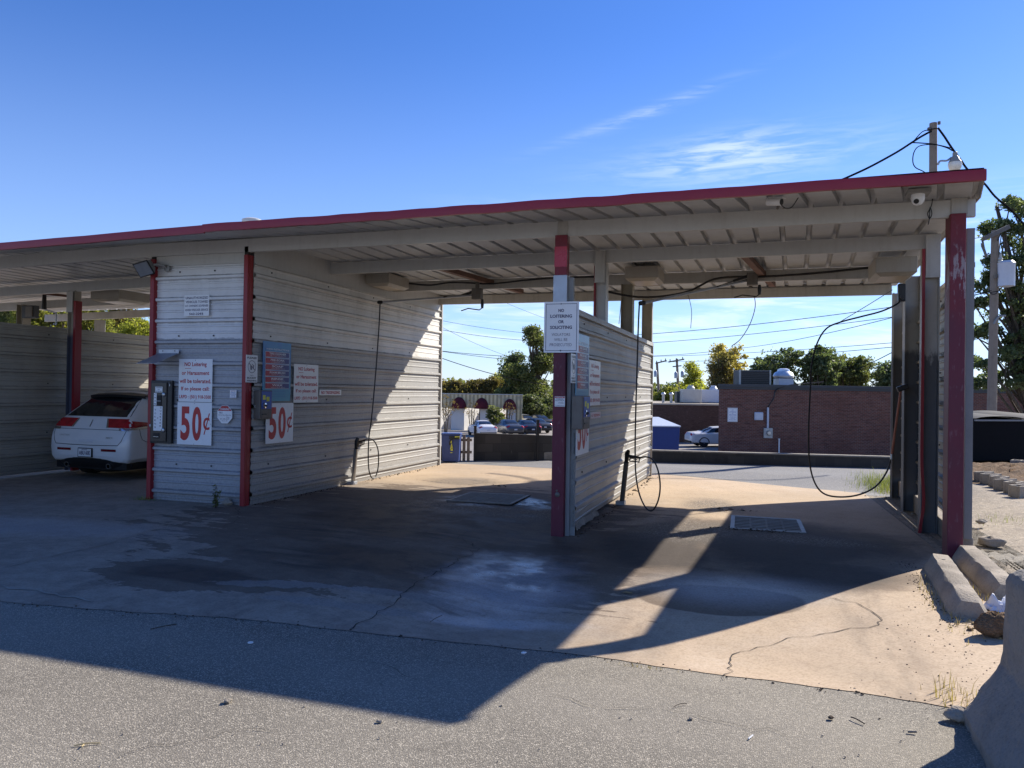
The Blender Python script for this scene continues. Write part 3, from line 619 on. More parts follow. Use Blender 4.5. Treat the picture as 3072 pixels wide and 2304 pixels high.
b = MB(); b.box(-8.40, -6.86, 9.045, 9.07, 3.36, 3.60); b.box(-8.40, -6.86, 9.03, 9.05, 3.352, 3.366); b.build('flashing', M['cream'], CW)
# the rest of the equipment room
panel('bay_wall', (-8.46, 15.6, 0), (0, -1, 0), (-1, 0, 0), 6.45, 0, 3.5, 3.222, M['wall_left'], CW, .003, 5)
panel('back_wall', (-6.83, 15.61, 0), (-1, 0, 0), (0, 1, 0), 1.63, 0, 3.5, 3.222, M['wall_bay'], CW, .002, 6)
# red corner trims of the room
b = MB(); b.box(-6.862, -6.795, 8.99, 9.03, 0, 3.455); b.box(-6.84, -6.792, 9.03, 9.11, 0, 3.455); b.build('corner_trim_or_gap_shade', M['redtrim'], CW, bevel=.004)
b = MB(); b.box(-6.86, -6.80, 9.0, 9.10, 3.455, 3.57); b.build('corner_trim_or_gap_shade', M['dark'], CW)  # dark block painted in for the shaded gap above the red trim
b = MB(); b.box(-8.468, -8.398, 9.0, 9.10, 0, 3.455); b.build('corner_trim_or_gap_shade', M['redtrim'], CW, bevel=.004)
b = MB(); b.box(-8.475, -8.41, 9.03, 9.12, 3.455, 3.56); b.build('corner_trim_or_gap_shade', M['dark'], CW)  # same dark stand-in for the shaded gap, left edge
b = MB(); b.box(XL - .03, XL + .045, 15.62, 15.66, 0, 3.5); b.build('corner_trim_or_gap_shade', M['cream'], CW)

# the wall between the two right-hand bays: two skins on I-section posts
XM = -2.18
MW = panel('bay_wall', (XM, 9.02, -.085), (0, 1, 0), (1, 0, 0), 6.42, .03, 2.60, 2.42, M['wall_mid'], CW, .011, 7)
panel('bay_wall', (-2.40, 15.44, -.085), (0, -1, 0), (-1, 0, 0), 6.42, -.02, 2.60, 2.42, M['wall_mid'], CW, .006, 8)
b = MB(); b.box(-2.42, XM + .035, 9.05, 15.45, 2.60, 2.625); b.box(XM + .02, XM + .037, 9.05, 15.45, 2.555, 2.60); b.build('wall_cap', M['wall_mid'], CW, bevel=.003)
b = MB(); b.box(-2.42, XM + .03, 15.45, 15.475, -.1, 2.61); b.build('corner_trim_or_gap_shade', M['cream_dirty'], CW)
b = MB(); b.box(-2.268, -2.222, 9.005, 9.06, -.08, 2.62); b.box(-2.222, -2.16, 9.05, 9.06, -.08, 2.60); b.build('corner_trim_or_gap_shade', M['grey'], CW)
# torn foot of the sheet
b = MB(); R1 = random.Random(3)
prev = None
for i in range(26):
    y = 9.10 + i * .05; zz = -.06 + .03 * R1.random() + .03; xx = XM + .02 + .03 * R1.random()
    cur = ((XM + .004, y, .06), (xx, y, zz))
    if prev: b.quad(prev[0], cur[0], cur[1], prev[1])
    prev = cur
b.build('torn_edge', M['cmu'], CW)
def isec(name, cx, cy, z0, z1, w, d, mats, parent=CW, t=.012):
    """I post: two flanges facing left and right, web across the view"""
    b = MB(); b.box(cx - w / 2, cx - w / 2 + t, cy - d / 2, cy + d / 2, z0, z1); b.box(cx + w / 2 - t, cx + w / 2, cy - d / 2, cy + d / 2, z0, z1)
    b.cur = 1; b.box(cx - w / 2 + t, cx + w / 2 - t, cy - .006, cy + .006, z0, z1); return b.build(name, mats, parent)
def two_tone(name, lo, hi, zs, dcol, ragged=.35):
    n = NT(name); p = n.pos(); x, y, z = n.sep(p); a = n.noise(p, 5, 6, .7); q = n.noise(n.scale(p, 3, 3, 1), 4, 5, .7)
    e = n.m('ADD', z, n.m('MULTIPLY', n.m('SUBTRACT', q, .5), ragged * 2))
    c = n.mix(n.mr(e, zs - .06, zs + .06), lo, hi); c = n.mix(n.m('MULTIPLY', n.mr(a, .5, .75), .4), c, dcol)
    return n.out(c, .55, 0, n.bump(a, .3, .006), .4)
PT = two_tone('post_paint', (.13, .125, .12), (.50, .47, .42), 2.15, (.2, .17, .14))
PT2 = two_tone('post_paint_dark', (.10, .098, .098), (.40, .37, .32), 2.35, (.14, .12, .1), .12)
PTM = two_tone('post_paint_brown', (.27, .235, .18), (.33, .29, .22), 2.9, (.16, .13, .10))
def capbox(cx, y, w, z0, z1):
    b = MB(); b.box(cx - w / 2, cx + w / 2, y, y + .012, z0, z1); return b.build('post_cap', M['cream_dirty'], CW, bevel=.003)
# middle row
b = MB(); b.box(-2.422, -2.272, 8.93, 9.05, -.09, 3.50); P1 = b.build('post', RP1, CW, bevel=.006)
b = MB(); b.box(-2.432, -2.264, 8.915, 9.06, 2.60, 3.02); b.build('post_patch', M['galv'], P1, bevel=.003)
b = MB(); b.box(-2.264, -2.205, 8.99, 9.06, 2.58, 3.00); b.build('post_patch', M['grey'], P1, bevel=.003)
b = MB(); b.box(-2.424, -2.270, 8.923, 8.929, 3.12, 3.36); b.build('post_patch', paint('bright_red_touch_up', (.46, .03, .05), .3, .3, (.3, .02, .03), 9, chips=(.5, .3, .3), cov=.62), P1)
b = MB()
for (px, py, r) in [(1207, 1132 - 1, .022)]: pass
b.lathe([(.026, 0), (.03, -.010), (.012, -.022)], (-2.345, 8.93, .42), 14, 'y'); b.lathe([(.010, 0), (.012, -.02)], (-2.352, 8.93, .468), 10, 'y'); b.build('eye_bolt', M['iron'], P1, smooth=True)
capbox(-2.345, 8.985, .125, 3.50, 3.668)
isec('post', -2.30, 11.08, 2.6, 3.50, .175, .16, [M['cream'], M['cream']]); b = MB(); b.box(-2.392, -2.372, 10.985, 11.165, 2.6, 3.46); b.build('post_flange', M['redtrim'], CW)
capbox(-2.29, 11.03 - .13, .15, 3.20, 3.66)
isec('post', -2.30, 13.3, 2.6, 3.50, .20, .2, [PTM, PTM]); isec('post', -2.27, 15.42, 2.6, 3.5, .20, .12, [PTM, PTM])
# right row
b = MB(); b.box(1.757, 1.903, 8.93, 9.17, -.06, 3.52); P2 = b.build('post', RP2, CW, bevel=.008)
b = MB(); b.box(1.962, 2.035, 9.18, 9.25, .17, 3.41); b.build('corner_trim_or_gap_shade', M['grey'], CW)
capbox(1.85, 8.985, .15, 3.52, 3.70)
isec('post', 1.915, 10.85, -.12, 3.5, .19, .19, [PT, PT]); capbox(1.93, 10.74, .165, 3.12, 3.66)
b = MB(); vs = []                                          # its bent red flange
for z in np.linspace(-.08, 3.48, 24):
    o = .028 * math.exp(-((z - .35) / .28) ** 2) - .02 * math.exp(-((z + .05) / .2) ** 2)
    vs += [(1.808 + o, 10.735, z), (1.842 + o, 10.735, z), (1.842 + o, 10.765, z), (1.808 + o, 10.765, z)]
b.add(vs, [(4 * i + k, 4 * i + (k + 1) % 4, 4 * i + 4 + (k + 1) % 4, 4 * i + 4 + k) for i in range(23) for k in range(4)] + [(0, 3, 2, 1), (92, 93, 94, 95)]); b.build('post_flange', M['redtrim'], CW)
isec('post', 2.10, 13.3, -.16, 3.5, .22, .22, [PT2, PT2]); isec('post', 2.24, 15.45, -.22, 3.5, .22, .20, [PT2, PT2])
b = MB(); b.box(2.12, 2.13, 15.42, 15.48, -.2, 3.5); b.build('post_flange', PT2, CW)
# right-hand side wall, inside face, above a gap and a low concrete curb
XR = lambda y: float(np.interp(y, [9.1, 15.6], [2.0, 2.32]))
a0 = np.array([XR(9.2), 9.2, 0]); a1 = np.array([XR(15.6), 15.6, 0]); du = _n(a1 - a0); dn = np.array([-du[1], du[0], 0])
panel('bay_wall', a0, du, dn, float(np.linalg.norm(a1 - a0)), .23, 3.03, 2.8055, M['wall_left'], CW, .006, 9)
b = MB(); b.beam(a0 + [0, .05, .04], a1 + [0, 0, .0], .12, .27); b.build('curb', M['conc'], CW, bevel=.012)
b = MB(); b.beam(a0 + dn * -.01 + [0, 0, 3.03], a1 + dn * -.01 + [0, 0, 3.03], .06, .05); b.build('wall_cap', M['wall_left'], CW)
# left bay's outer wall with its posts
XW = -12.85
panel('bay_wall', (XW, 6.2, 0), (0, 1, 0), (1, 0, 0), 9.3, 0, 2.68, 2.5, M['wall_left'], CW, .004, 10)
b = MB(); b.box(XW - .25, XW + .035, 6.2, 15.5, 2.68, 2.71); b.build('wall_cap', M['wall_left'], CW)
pp = oy(153, 760, 11.42); PL = two_tone('left_post_paint', (.10, .11, .15), (.42, .38, .31), 2.58, (.2, .17, .14), .03)
isec('post', pp[0] - .02, 11.50, 0, 3.42, .17, .15, [PL, PL]); b = MB(); b.box(pp[0] + .065, pp[0] + .115, 11.40, 11.55, 0, 3.22); b.build('post_flange', M['redtrim'], CW)
capbox(pp[0] - .02, 11.385, .15, 3.0, 3.40)
q = oy(216, 690, 15.3); b = MB(); b.lathe([(.17, 2.4), (.17, 3.25)], (q[0], 15.3, 0), 4); b.build('post', M['cream_dirty'], CW)
q = oy(52, 650, 13.3); isec('post', q[0], 13.3, 2.4, 3.42, .2, .2, [PTM, PTM])
b = MB(); b.box(-18, 2.12, 15.575, 15.582, 3.66, 3.728); b.build('closure_strip', M['cream_dirty'], CW)
# small roof vent cap that shows over the eave
q = oy(545, 474, 9.6); b = MB(); b.lathe([(.09, 3.68), (.09, q[2] - .05), (.15, q[2] - .05), (.15, q[2] - .01), (.10, q[2] + .01)], (q[0], 9.6, 0), 14); b.build('roof_vent', M['cream'], CW, smooth=True)

# ------------------------------------------------------------------ signs
def sign(name, label, loc, rz, w, h, els, plate='white', th=.004, cat='sign', tilt=0., group=None, plate_part='plate', shape=None):
    """local frame: x right, z up, -y towards the reader. els: (part, material, [shapes]) with shapes in fractions of w, h"""
    t = thing(name, label, cat, loc, rz, group)
    b = MB()
    if shape: b.prism([(x * w, z * h) for x, z in shape], lambda x, z: (x, 0, z), lambda x, z: (x, -th, z))
    else: b.box(0, w, -th, 0, 0, h)
    pl = b.build(plate_part, M[plate] if isinstance(plate, str) else plate, t, local=True, bevel=.0012)
    for k, (part, mat, shapes) in enumerate(els):
        y = -th - .0015 - .0008 * k; mt = M[mat] if isinstance(mat, str) else mat; b = None
        for sh in shapes:
            if b is not None: b.build(part, mt, t, local=True)
            b = MB()
            if sh[0] == 'T':                               # T, text, centre x, centre z, width, height, weight
                V, Fc = text2d(sh[1], sh[6] if len(sh) > 6 else 0.)
                b.add([((sh[2] + (q[0] - .5) * sh[4]) * w, y, (sh[3] + (q[1] - .5) * sh[5]) * h) for q in V], Fc)
            elif sh[0] == 'R':
                b.add([(sh[1] * w, y, sh[2] * h), (sh[3] * w, y, sh[2] * h), (sh[3] * w, y, sh[4] * h), (sh[1] * w, y, sh[4] * h)], [(0, 1, 2, 3)])
            elif sh[0] == 'F':                             # frame line: x0 z0 x1 z1 thickness in metres
                x0, z0, x1, z1, tt = sh[1] * w, sh[2] * h, sh[3] * w, sh[4] * h, sh[5]
                for (a, c, d, e) in ((x0, z0, x1, z0 + tt), (x0, z1 - tt, x1, z1), (x0, z0 + tt, x0 + tt, z1 - tt), (x1 - tt, z0 + tt, x1, z1 - tt)):
                    b.add([(a, y, c), (d, y, c), (d, y, e), (a, y, e)], [(0, 1, 2, 3)])
            elif sh[0] == 'O':                             # ring: centre, radius, thickness (metres for the last two)
                n = 28; vs = []
                for i in range(n):
                    a = 2 * math.pi * i / n
                    for r in (sh[3], sh[3] - sh[4]): vs.append((sh[1] * w + r * math.cos(a), y, sh[2] * h + r * math.sin(a)))
                b.add(vs, [(2 * i, (2 * i + 2) % (2 * n), (2 * i + 3) % (2 * n), 2 * i + 1) for i in range(n)])
            elif sh[0] == 'P':
                b.add([(x * w, y, z * h) for x, z in sh[1]], [tuple(range(len(sh[1])))])
            elif sh[0] == 'D':                             # dot (screw)
                n = 10; b.add([(sh[1] * w + sh[3] * math.cos(2 * math.pi * i / n), y - .002, sh[2] * h + sh[3] * math.sin(2 * math.pi * i / n)) for i in range(n)], [tuple(range(n))])
        b.build(part, mt, t, local=True)
    return t
def fx(a, c, X, d):                                        # rectangle on a wall facing +x: photo corners (full-size pixels) -> loc, w, h
    A = ox(a[0] / K, a[1] / K, X + d); B = ox(c[0] / K, c[1] / K, X + d); A2 = ox(a[0] / K, c[1] / K, X + d)
    return (X + d, A[1], B[2] if False else A2[2] if abs(A2[2] - B[2]) > .5 else (A2[2] + B[2]) / 2), abs(B[1] - A[1]), None
def rect_x(X, d, xl, xr, yt, yb):                          # yt, yb measured at the left edge
    A = ox(xl / K, yt / K, X + d); B = ox(xl / K, yb / K, X + d); C = ox(xr / K, yt / K, X + d)
    return (X + d, A[1], B[2]), C[1] - A[1], A[2] - B[2]
def rect_y(Y, d, xl, xr, yt, yb):
    A = oy(xl / K, yt / K, Y - d); B = oy(xl / K, yb / K, Y - d); C = oy(xr / K, yt / K, Y - d)
    return (A[0], Y - d, B[2]), C[0] - A[0], A[2] - B[2]
QZ = math.pi / 2
SCR = ('D', .5, .965, .006); SCRB = ('D', .5, .03, .006)
LOIT = [('lettering', 'ink_red', [('T', 'NO Loitering', .5, .865, .66, .125, .022), ('T', 'or Harassment', .5, .675, .82, .095, .022), ('T', 'will be tolerated.', .5, .485, .94, .10, .022),
         ('T', 'If so please call:', .5, .295, .84, .115, .022), ('T', 'LRPD : (501) 918-3500', .5, .105, .94, .105, .022), ('R', .185, .775, .37, .785)]),
        ('screw', 'ink_grey', [('D', .5, .972, .007), ('D', .5, .025, .007)])]
FIFTY = [('lettering', 'ink_red', [('T', '5', .235, .50, .27, .80, .035), ('T', '0', .575, .50, .27, .80, .035), ('T', '¢', .855, .50, .19, .50, .006)]),
         ('screw', 'ink_grey', [('D', .5, .975, .006), ('D', .5, .02, .006), ('D', .03, .5, .006), ('D', .97, .5, .006)])]
YF = 9.07
L_, w_, h_ = rect_y(YF, .036, 554, 628.5, 886, 949)
sign('tow_sign', 'small white sign on the grey front panel reading UNAUTHORIZED VEHICLES TOWED', L_, 0, w_, h_, [('lettering', 'ink_navy', [
    ('T', 'UNAUTHORIZED', .51, .865, .90, .115, .02), ('T', 'VEHICLES TOWED', .51, .675, .90, .115, .02), ('T', "AT OWNER'S EXPENSE", .50, .49, .92, .10, .015), ('T', 'ASHER WRECKER SERVICE', .50, .295, .92, .105, .012), ('T', '562-2293', .49, .105, .56, .115, .03)])])
L_, w_, h_ = rect_y(YF, .036, 538, 638.5, 1077, 1204.5)
sign('loitering_sign', 'white sign with red lettering about loitering on the front panel beside the coin machine', L_, 0, w_, h_, LOIT)
L_, w_, h_ = rect_y(YF, .036, 533.5, 636.5, 1206, 1332.5)
sign('price_sign', 'white 50¢ price board with tall red figures on the front panel beside the coin machine', L_, 0, w_, h_, FIFTY)
L_, w_, h_ = rect_y(YF, .036, 653, 697.5, 1216, 1269.5)
OCT = [(.3, 0), (.7, 0), (1, .3), (1, .7), (.7, 1), (.3, 1), (0, .7), (0, .3)]
sign('alarm_sign', 'small white octagonal alarm warning plate with red top on the grey panel', L_, 0, w_, h_, [
    ('border', 'ink_red', [('P', [(.31, .98), (.69, .98), (.97, .70), (.03, .70)][::-1])]), ('lettering', 'ink_navy', [('T', 'S&S', .24, .60, .24, .10), ('T', 'Security Alarms', .5, .46, .84, .09), ('T', 'Inc.', .74, .36, .2, .08), ('T', '501-305-3537', .5, .25, .62, .08), ('T', 'Alarm, AR', .5, .14, .40, .06)]),
    ('lettering', 'ink_white', [('T', 'WARNING', .5, .80, .62, .12, .01)])], shape=OCT)
L_, w_, h_ = rect_y(YF, .03, 690, 709.5, 1170, 1194)
sign('sticker', 'tiny white sticker with blue print beside the red corner post', L_, 0, w_, h_, [('lettering', 'ink_red', [('T', 'NOTICE', .5, .88, .7, .13)]), ('lettering', 'ink_blue', [('T', 'PREMISES', .5, .68, .7, .13), ('T', 'PROTECTED BY', .5, .48, .85, .13), ('T', '24 HOUR', .5, .28, .6, .13), ('T', 'SURVEILLANCE', .5, .09, .86, .1)])], th=.001)

GRAD = None
def bar_mat():
    n = NT('red_to_navy_print'); x, y, z = n.sep(n.coord('Generated')); return n.out(n.ramp(x, [(0, (.42, .015, .03)), (.35, (.30, .02, .05)), (.75, (.04, .03, .16)), (1, (.03, .04, .2))]), .4)
def board_mat():
    n = NT('blue_print'); x, y, z = n.sep(n.coord('Generated')); a = n.noise(n.coord('Generated'), 3, 4)
    return n.out(n.mix(n.mr(a, .4, .7, 0, .5), n.ramp(z, [(0, (.10, .33, .42)), (.25, (.07, .26, .42)), (.6, (.03, .12, .36)), (1, (.05, .20, .45))]), (.06, .3, .45)), .3)
BARM, BOARDM = bar_mat(), board_mat()
WI = ['TIRE CLEANER', 'PRE-SOAK', 'SOAP', 'FOAM BRUSH', 'RINSE', 'WAX']; WS = ['APPLY TO DIRTY TIRE, LET SIT 30 SEC', 'COVER ENTIRE VEHICLE', 'COVER ENTIRE VEHICLE', 'START AT TOP OF VEHICLE', 'START AT TOP OF VEHICLE', 'START AT TOP OF VEHICLE']
def wash_board(X, d, xl, xr, yt, yb, label, faded=False):
    L, w, h = rect_x(X, d, xl, xr, yt, yb)
    el = []; zc = [.785 - .1055 * i for i in range(6)]
    el.append(('bar', 'ink_white', [('F', .075, z - .048, .935, z + .048, .006) for z in zc]))
    for z in zc: el.append(('bar', BARM, [('R', .085, z - .043, .925, z + .043)]))
    el.append(('lettering', 'ink_white', [('T', 'WASH INSTRUCTIONS', .5, .872, .82, .030, .005)] + [('T', t, .5, z + .013, .30 + .025 * len(t), .034, .02) for t, z in zip(WI, zc)] + [('T', t, .52, z - .024, .36 + .006 * len(t), .013) for t, z in zip(WS, zc)]))
    el.append(('lettering', 'ink_blue', [('T', 'DO NOT LEAVE VEHICLE UNATTENDED', .45, .165, .7, .014), ('T', 'NOT RESPONSIBLE FOR LOOSE PARTS', .45, .12, .7, .014), ('T', 'PLEASE PLACE TRASH IN BARREL', .45, .075, .7, .014)]))
    return sign('instruction_board', label, L, QZ, w, h, el, plate=BOARDM, th=.006)
PLS = [('lettering', 'ink_blk', [('T', 'PLEASE!', .5, .90, .82, .075, .03), ('T', 'BUCKET', .5, .165, .78, .065, .03), ('T', 'WASHING', .5, .065, .84, .065, .03)]), ('border', 'ink_grey', [('O', .5, .575, .088, .009)]),
       ('pictogram', 'ink_grey', [('P', [(.36, .47), (.50, .45), (.55, .60), (.34, .62)]), ('P', [(.60, .48), (.64, .48), (.70, .62), (.65, .64), (.50, .68), (.48, .65), (.60, .62)]), ('P', [(.20, .70), (.24, .72), (.82, .45), (.78, .43)])]), ('lettering', 'ink_grey', [('T', 'NO', .5, .255, .26, .05)])]
L_, w_, h_ = rect_x(XL, .036, 738, 772.5, 1064, 1147); sign('bucket_sign', 'narrow white PLEASE! BUCKET WASHING sign beside the red corner post on the long bay wall', L_, QZ, w_, h_, PLS)
wash_board(XL, .038, 789, 873, 1022, 1204, 'blue wash instructions board with red bars on the long grey bay wall')
L_, w_, h_ = rect_x(XL, .036, 882, 955, 1091, 1208); sign('loitering_sign', 'white sign with red lettering about loitering on the long bay wall above NO TRESSPASSING strip', L_, QZ, w_, h_, LOIT)
L_, w_, h_ = rect_x(XL, .050, 798, 880, 1210, 1332); sign('price_sign', 'white 50¢ price board hung below the wash instructions on the long bay wall', L_, QZ, w_, h_, FIFTY)
L_, w_, h_ = rect_x(XL, .036, 958, 1023.5, 1169, 1186); sign('trespassing_sign', 'small white NO TRESSPASSING strip on the long bay wall', L_, QZ, w_, h_, [('lettering', 'ink_red', [('T', 'NO TRESSPASSING', .5, .5, .86, .56, .02)])])
# on the middle wall
L_, w_, h_ = rect_x(XM, .036, 1713, 1727.5, 1060, 1149); sign('bucket_sign', 'narrow pale bucket washing sign beside the scuffed red middle post', L_, QZ, w_, h_, PLS)
wash_board(XM, .038, 1728.5, 1767, 998, 1211, 'faded wash instructions board on the middle wall behind the loitering and soliciting sign')
L_, w_, h_ = rect_x(XM, .036, 1767.5, 1801, 1079, 1217); sign('loitering_sign', 'sun-bleached white sign with faint red lettering on the middle wall', L_, QZ, w_, h_, LOIT)
L_, w_, h_ = rect_x(XM, .050, 1729, 1767, 1220, 1368); sign('price_sign', 'white 50¢ price board on the middle wall below the coin box', L_, QZ, w_, h_, FIFTY)
L_, w_, h_ = rect_x(XM, .036, 1771, 1801, 1238, 1257); sign('trespassing_sign', 'small pale red-lettered NO TRESSPASSING strip on the middle wall', L_, QZ, w_, h_, [('lettering', 'ink_red', [('T', 'NO TRESSPASSING', .5, .5, .86, .5, .02), ('F', .02, .08, .98, .92, .004)])])
L_, w_, h_ = rect_y(8.93, .022, 1633.5, 1738, 906, 1058)
sign('soliciting_sign', 'white NO LOITERING OR SOLICITING sign with thin border fixed to the middle red post', L_, 0, w_, h_, [('border', 'ink_navy', [('F', .05, .035, .945, .96, .006)]),
     ('lettering', 'ink_navy', [('T', 'NO', .49, .825, .16, .062, .03), ('T', 'LOITERING', .49, .715, .62, .064, .03), ('T', 'OR', .49, .605, .16, .062, .03), ('T', 'SOLICITING', .49, .495, .63, .066, .03)]),
     ('lettering', 'ink_grey', [('T', 'VIOLATORS', .49, .355, .53, .056), ('T', 'WILL BE', .49, .255, .38, .056), ('T', 'PROSECUTED', .49, .155, .63, .060)]), ('screw', 'ink_blk', [('D', .49, .955, .008), ('D', .49, .04, .009)])])
L_, w_, h_ = rect_y(8.93, .003, 1664.5, 1695, 1189, 1219.5)
sign('notice_sticker', 'small white and red NOTICE surveillance sticker on the middle red post', L_, 0, w_, h_, [('border', 'ink_red', [('R', .04, .84, .96, .97)]), ('lettering', 'ink_navy', [('T', 'PREMISES', .5, .74, .72, .10, .01), ('T', 'PROTECTED BY', .5, .59, .86, .10, .01), ('T', '24 HOUR', .62, .36, .5, .11, .01), ('T', 'SURVEILLANCE', .5, .10, .86, .09)]), ('lettering', 'ink_white', [('T', 'NOTICE', .5, .905, .7, .09, .01)])], th=.001)

# ------------------------------------------------------------------ coin machines, lamp, shelf
def frame_box(t, w, h, d, name, mat, inset=0., bev=.006):
    b = MB(); b.box(0, w, -d, 0, 0, h); return b.build(name, mat, t, local=True, bevel=bev)
L_, w_, h_ = rect_y(YF, .034, 461, 524, 1141, 1328)
t = thing('change_machine', 'tall black token and change machine set in the front panel behind the red edge post', 'coin machine', L_, 0)
frame_box(t, w_, h_, .05, 'case', M['black']); dm = flat('black_face', (.02, .02, .022), .3)
b = MB(); b.box(.05 * w_, .78 * w_, -.066, -.05, .03 * h_, .97 * h_); b.build('face', dm, t, local=True, bevel=.006)
def lab(t, x0, x1, z0, z1, w, h, texts, y=-.068, mat='white', col='ink_blk', nm='label'):
    b = MB(); b.box(x0 * w, x1 * w, y - .002, y, z0 * h, z1 * h); p = b.build(nm, M[mat], t, local=True)
    if texts:
        for (s, cx, cz, ww, hh) in texts:
            b = MB(); V, Fc = text2d(s, .01); b.add([((cx + (q[0] - .5) * ww) * w, y - .0035, (cz + (q[1] - .5) * hh) * h) for q in V], Fc)
            b.build('lettering', M[col], p, local=True)
lab(t, .26, .60, .81, .90, w_, h_, [('TOKENS', .43, .885, .28, .018), ('or', .43, .855, .10, .012), ('QUARTERS', .43, .825, .30, .018)])
lab(t, .20, .33, .60, .80, w_, h_, [(c, .265, .775 - .05 * i, .07, .026) for i, c in enumerate('CHAN')])
lab(t, .20, .62, .20, .59, w_, h_, [(c, .285, .53 - .055 * i, .07, .026) for i, c in enumerate('TOKENS')] + [(c, .535, .565 - .048 * i, .07, .026) for i, c in enumerate('QUARTER')] + [('or', .41, .40, .06, .02)])
b = MB(); b.box(.34 * w_, .56 * w_, -.074, -.066, .60 * h_, .76 * h_); b.build('bill_slot', M['dark'], t, local=True, bevel=.003); b = MB(); b.box(.36 * w_, .54 * w_, -.077, -.074, .67 * h_, .675 * h_); b.build('slot_light', M['ink_white'], t, local=True)
for z in (.775, .21): b = MB(); b.lathe([(.030, -.066), (.030, -.078), (.022, -.084)], (.66 * w_, 0, z * h_), 18, 'y'); b.build('lock', M['steel'], t, local=True, smooth=True)
b = MB(); b.box(.2 * w_, .48 * w_, -.072, -.066, .075 * h_, .16 * h_); b.build('coin_tray', M['dark'], t, local=True); b = MB(); b.box(.22 * w_, .46 * w_, -.075, -.072, .1 * h_, .108 * h_); b.build('tray_lip', M['steel'], t, local=True)
b = MB(); b.tube([(.90 * w_, -.05, .97 * h_), (.90 * w_, -.07, .96 * h_), (.95 * w_, -.075, .94 * h_), (.95 * w_, -.075, .91 * h_)], .006, 6); b.build('key_hook', M['steel'], t, local=True)
def coin_box(X, xl, xr, yt, yb, d, label):
    L, w, h = rect_x(X, .01, xl, xr, yt, yb); w = max(w, .24)
    t = thing('coin_box', label, 'coin box', L, QZ)
    frame_box(t, w, h, d, 'case', M['iron'], bev=.008)
    b = MB(); b.box(.12 * w, .94 * w, -d - .006, -d, .36 * h, .97 * h); b.build('face', M['ink_blue'], t, local=True, bevel=.003)
    b = MB(); b.box(.2 * w, .42 * w, -d - .008, -d - .006, .68 * h, .84 * h); b.box(.5 * w, .74 * w, -d - .008, -d - .006, .62 * h, .78 * h); b.build('decal', M['ink_yel'], t, local=True)
    b = MB(); b.lathe([(.038, -d - .006), (.038, -d - .018), (.026, -d - .022)], (.34 * w, 0, .48 * h), 18, 'y'); b.build('dial', M['chrome'], t, local=True, smooth=True); b = MB(); b.lathe([(.016, -d - .022), (.014, -d - .045)], (.34 * w, 0, .48 * h), 10, 'y'); b.build('knob', M['black'], t, local=True)
    b = MB(); b.box(.1 * w, .9 * w, -d - .008, -d, .06 * h, .31 * h); b.build('coin_door', M['iron'], t, local=True, bevel=.004); b = MB(); b.box(.14 * w, .5 * w, -d - .014, -d - .008, .16 * h, .20 * h); b.build('slot', M['black'], t, local=True)
    return t
coin_box(XL, 762, 799, 1171, 1258, .10, 'steel coin box with blue face beside the wash instructions on the long bay wall')
coin_box(XM, 1716, 1739, 1187, 1288, .13, 'steel coin box with blue face on the middle wall next to the red post')
# little sheet-metal rain shelf
A = oy(477 / K, 1056 / K, 9.03); Bq = oy(537 / K, 1058 / K, 9.03); w_ = Bq[0] - A[0]
t = thing('rain_shelf', 'bent galvanised rain hood above the token machine on the front panel', 'hood', (A[0], 9.03, A[2] - .02))
b = MB(); b.box(0, w_, -.003, 0, -.02, .055); b.build('back_plate', M['galv'], t, local=True)
b = MB(); b.add([(0, -.002, .0), (w_, -.002, .0), (w_ - .02, -.42, -.16), (.0, -.42, -.16), (0, -.002, .004), (w_, -.002, .004), (w_ - .02, -.42, -.156), (0, -.42, -.156)], [(3, 2, 1, 0), (4, 5, 6, 7), (0, 1, 5, 4), (1, 2, 6, 5), (2, 3, 7, 6), (3, 0, 4, 7)]); b.build('hood_plate', M['galv'], t, local=True)
b = MB()
for sx in (.2, .8): b.lathe([(.008, -.003), (.007, -.009)], (sx * w_, 0, .035), 8, 'y')
b.build('screws', M['dark'], t, local=True)
# floodlight
A = oy(500 / K, 806 / K, 9.03)
t = thing('floodlight', 'square floodlight on a swivel arm at the top of the front panel', 'floodlight', (A[0], 9.03, A[2]))
b = MB(); b.lathe([(.05, 0), (.05, -.025), (.03, -.03)], (.02, 0, 0), 16, 'y'); b.tube([(.02, -.02, 0), (.015, -.07, .03), (-.06, -.10, .05), (-.12, -.12, .04)], .017, 8); b.build('bracket', M['grey'], t, local=True, smooth=True)
Rm = Matrix.Rotation(math.radians(8), 3, 'Z') @ Matrix.Rotation(math.radians(32), 3, 'X') @ Matrix.Rotation(math.radians(-14), 3, 'Y'); cc = np.array([-.235, -.15, .0])
def rot(v): return cc + np.array(Rm @ Vector(v))
def rbox(b, x0, x1, y0, y1, z0, z1, tp=1.):
    vs = [rot((x * (tp if y > 0 else 1), y, z * (tp if y > 0 else 1))) for x, y, z in [(x0, y0, z0), (x1, y0, z0), (x1, y1, z0), (x0, y1, z0), (x0, y0, z1), (x1, y0, z1), (x1, y1, z1), (x0, y1, z1)]]
    b.add(vs, [(3, 2, 1, 0), (4, 5, 6, 7), (0, 1, 5, 4), (1, 2, 6, 5), (2, 3, 7, 6), (3, 0, 4, 7)])
b = MB(); rbox(b, -.125, .125, -.04, .09, -.105, .105, .62); b.build('housing', M['grey'], t, local=True, bevel=.008)
b = MB(); rbox(b, -.13, .13, -.052, -.041, -.11, .11); b.build('rim', M['black'], t, local=True, bevel=.003); b = MB(); rbox(b, -.113, .113, -.058, -.0525, -.094, .094); b.build('lens', flat('lamp_glass', (.30, .31, .33), .15, .3), t, local=True)
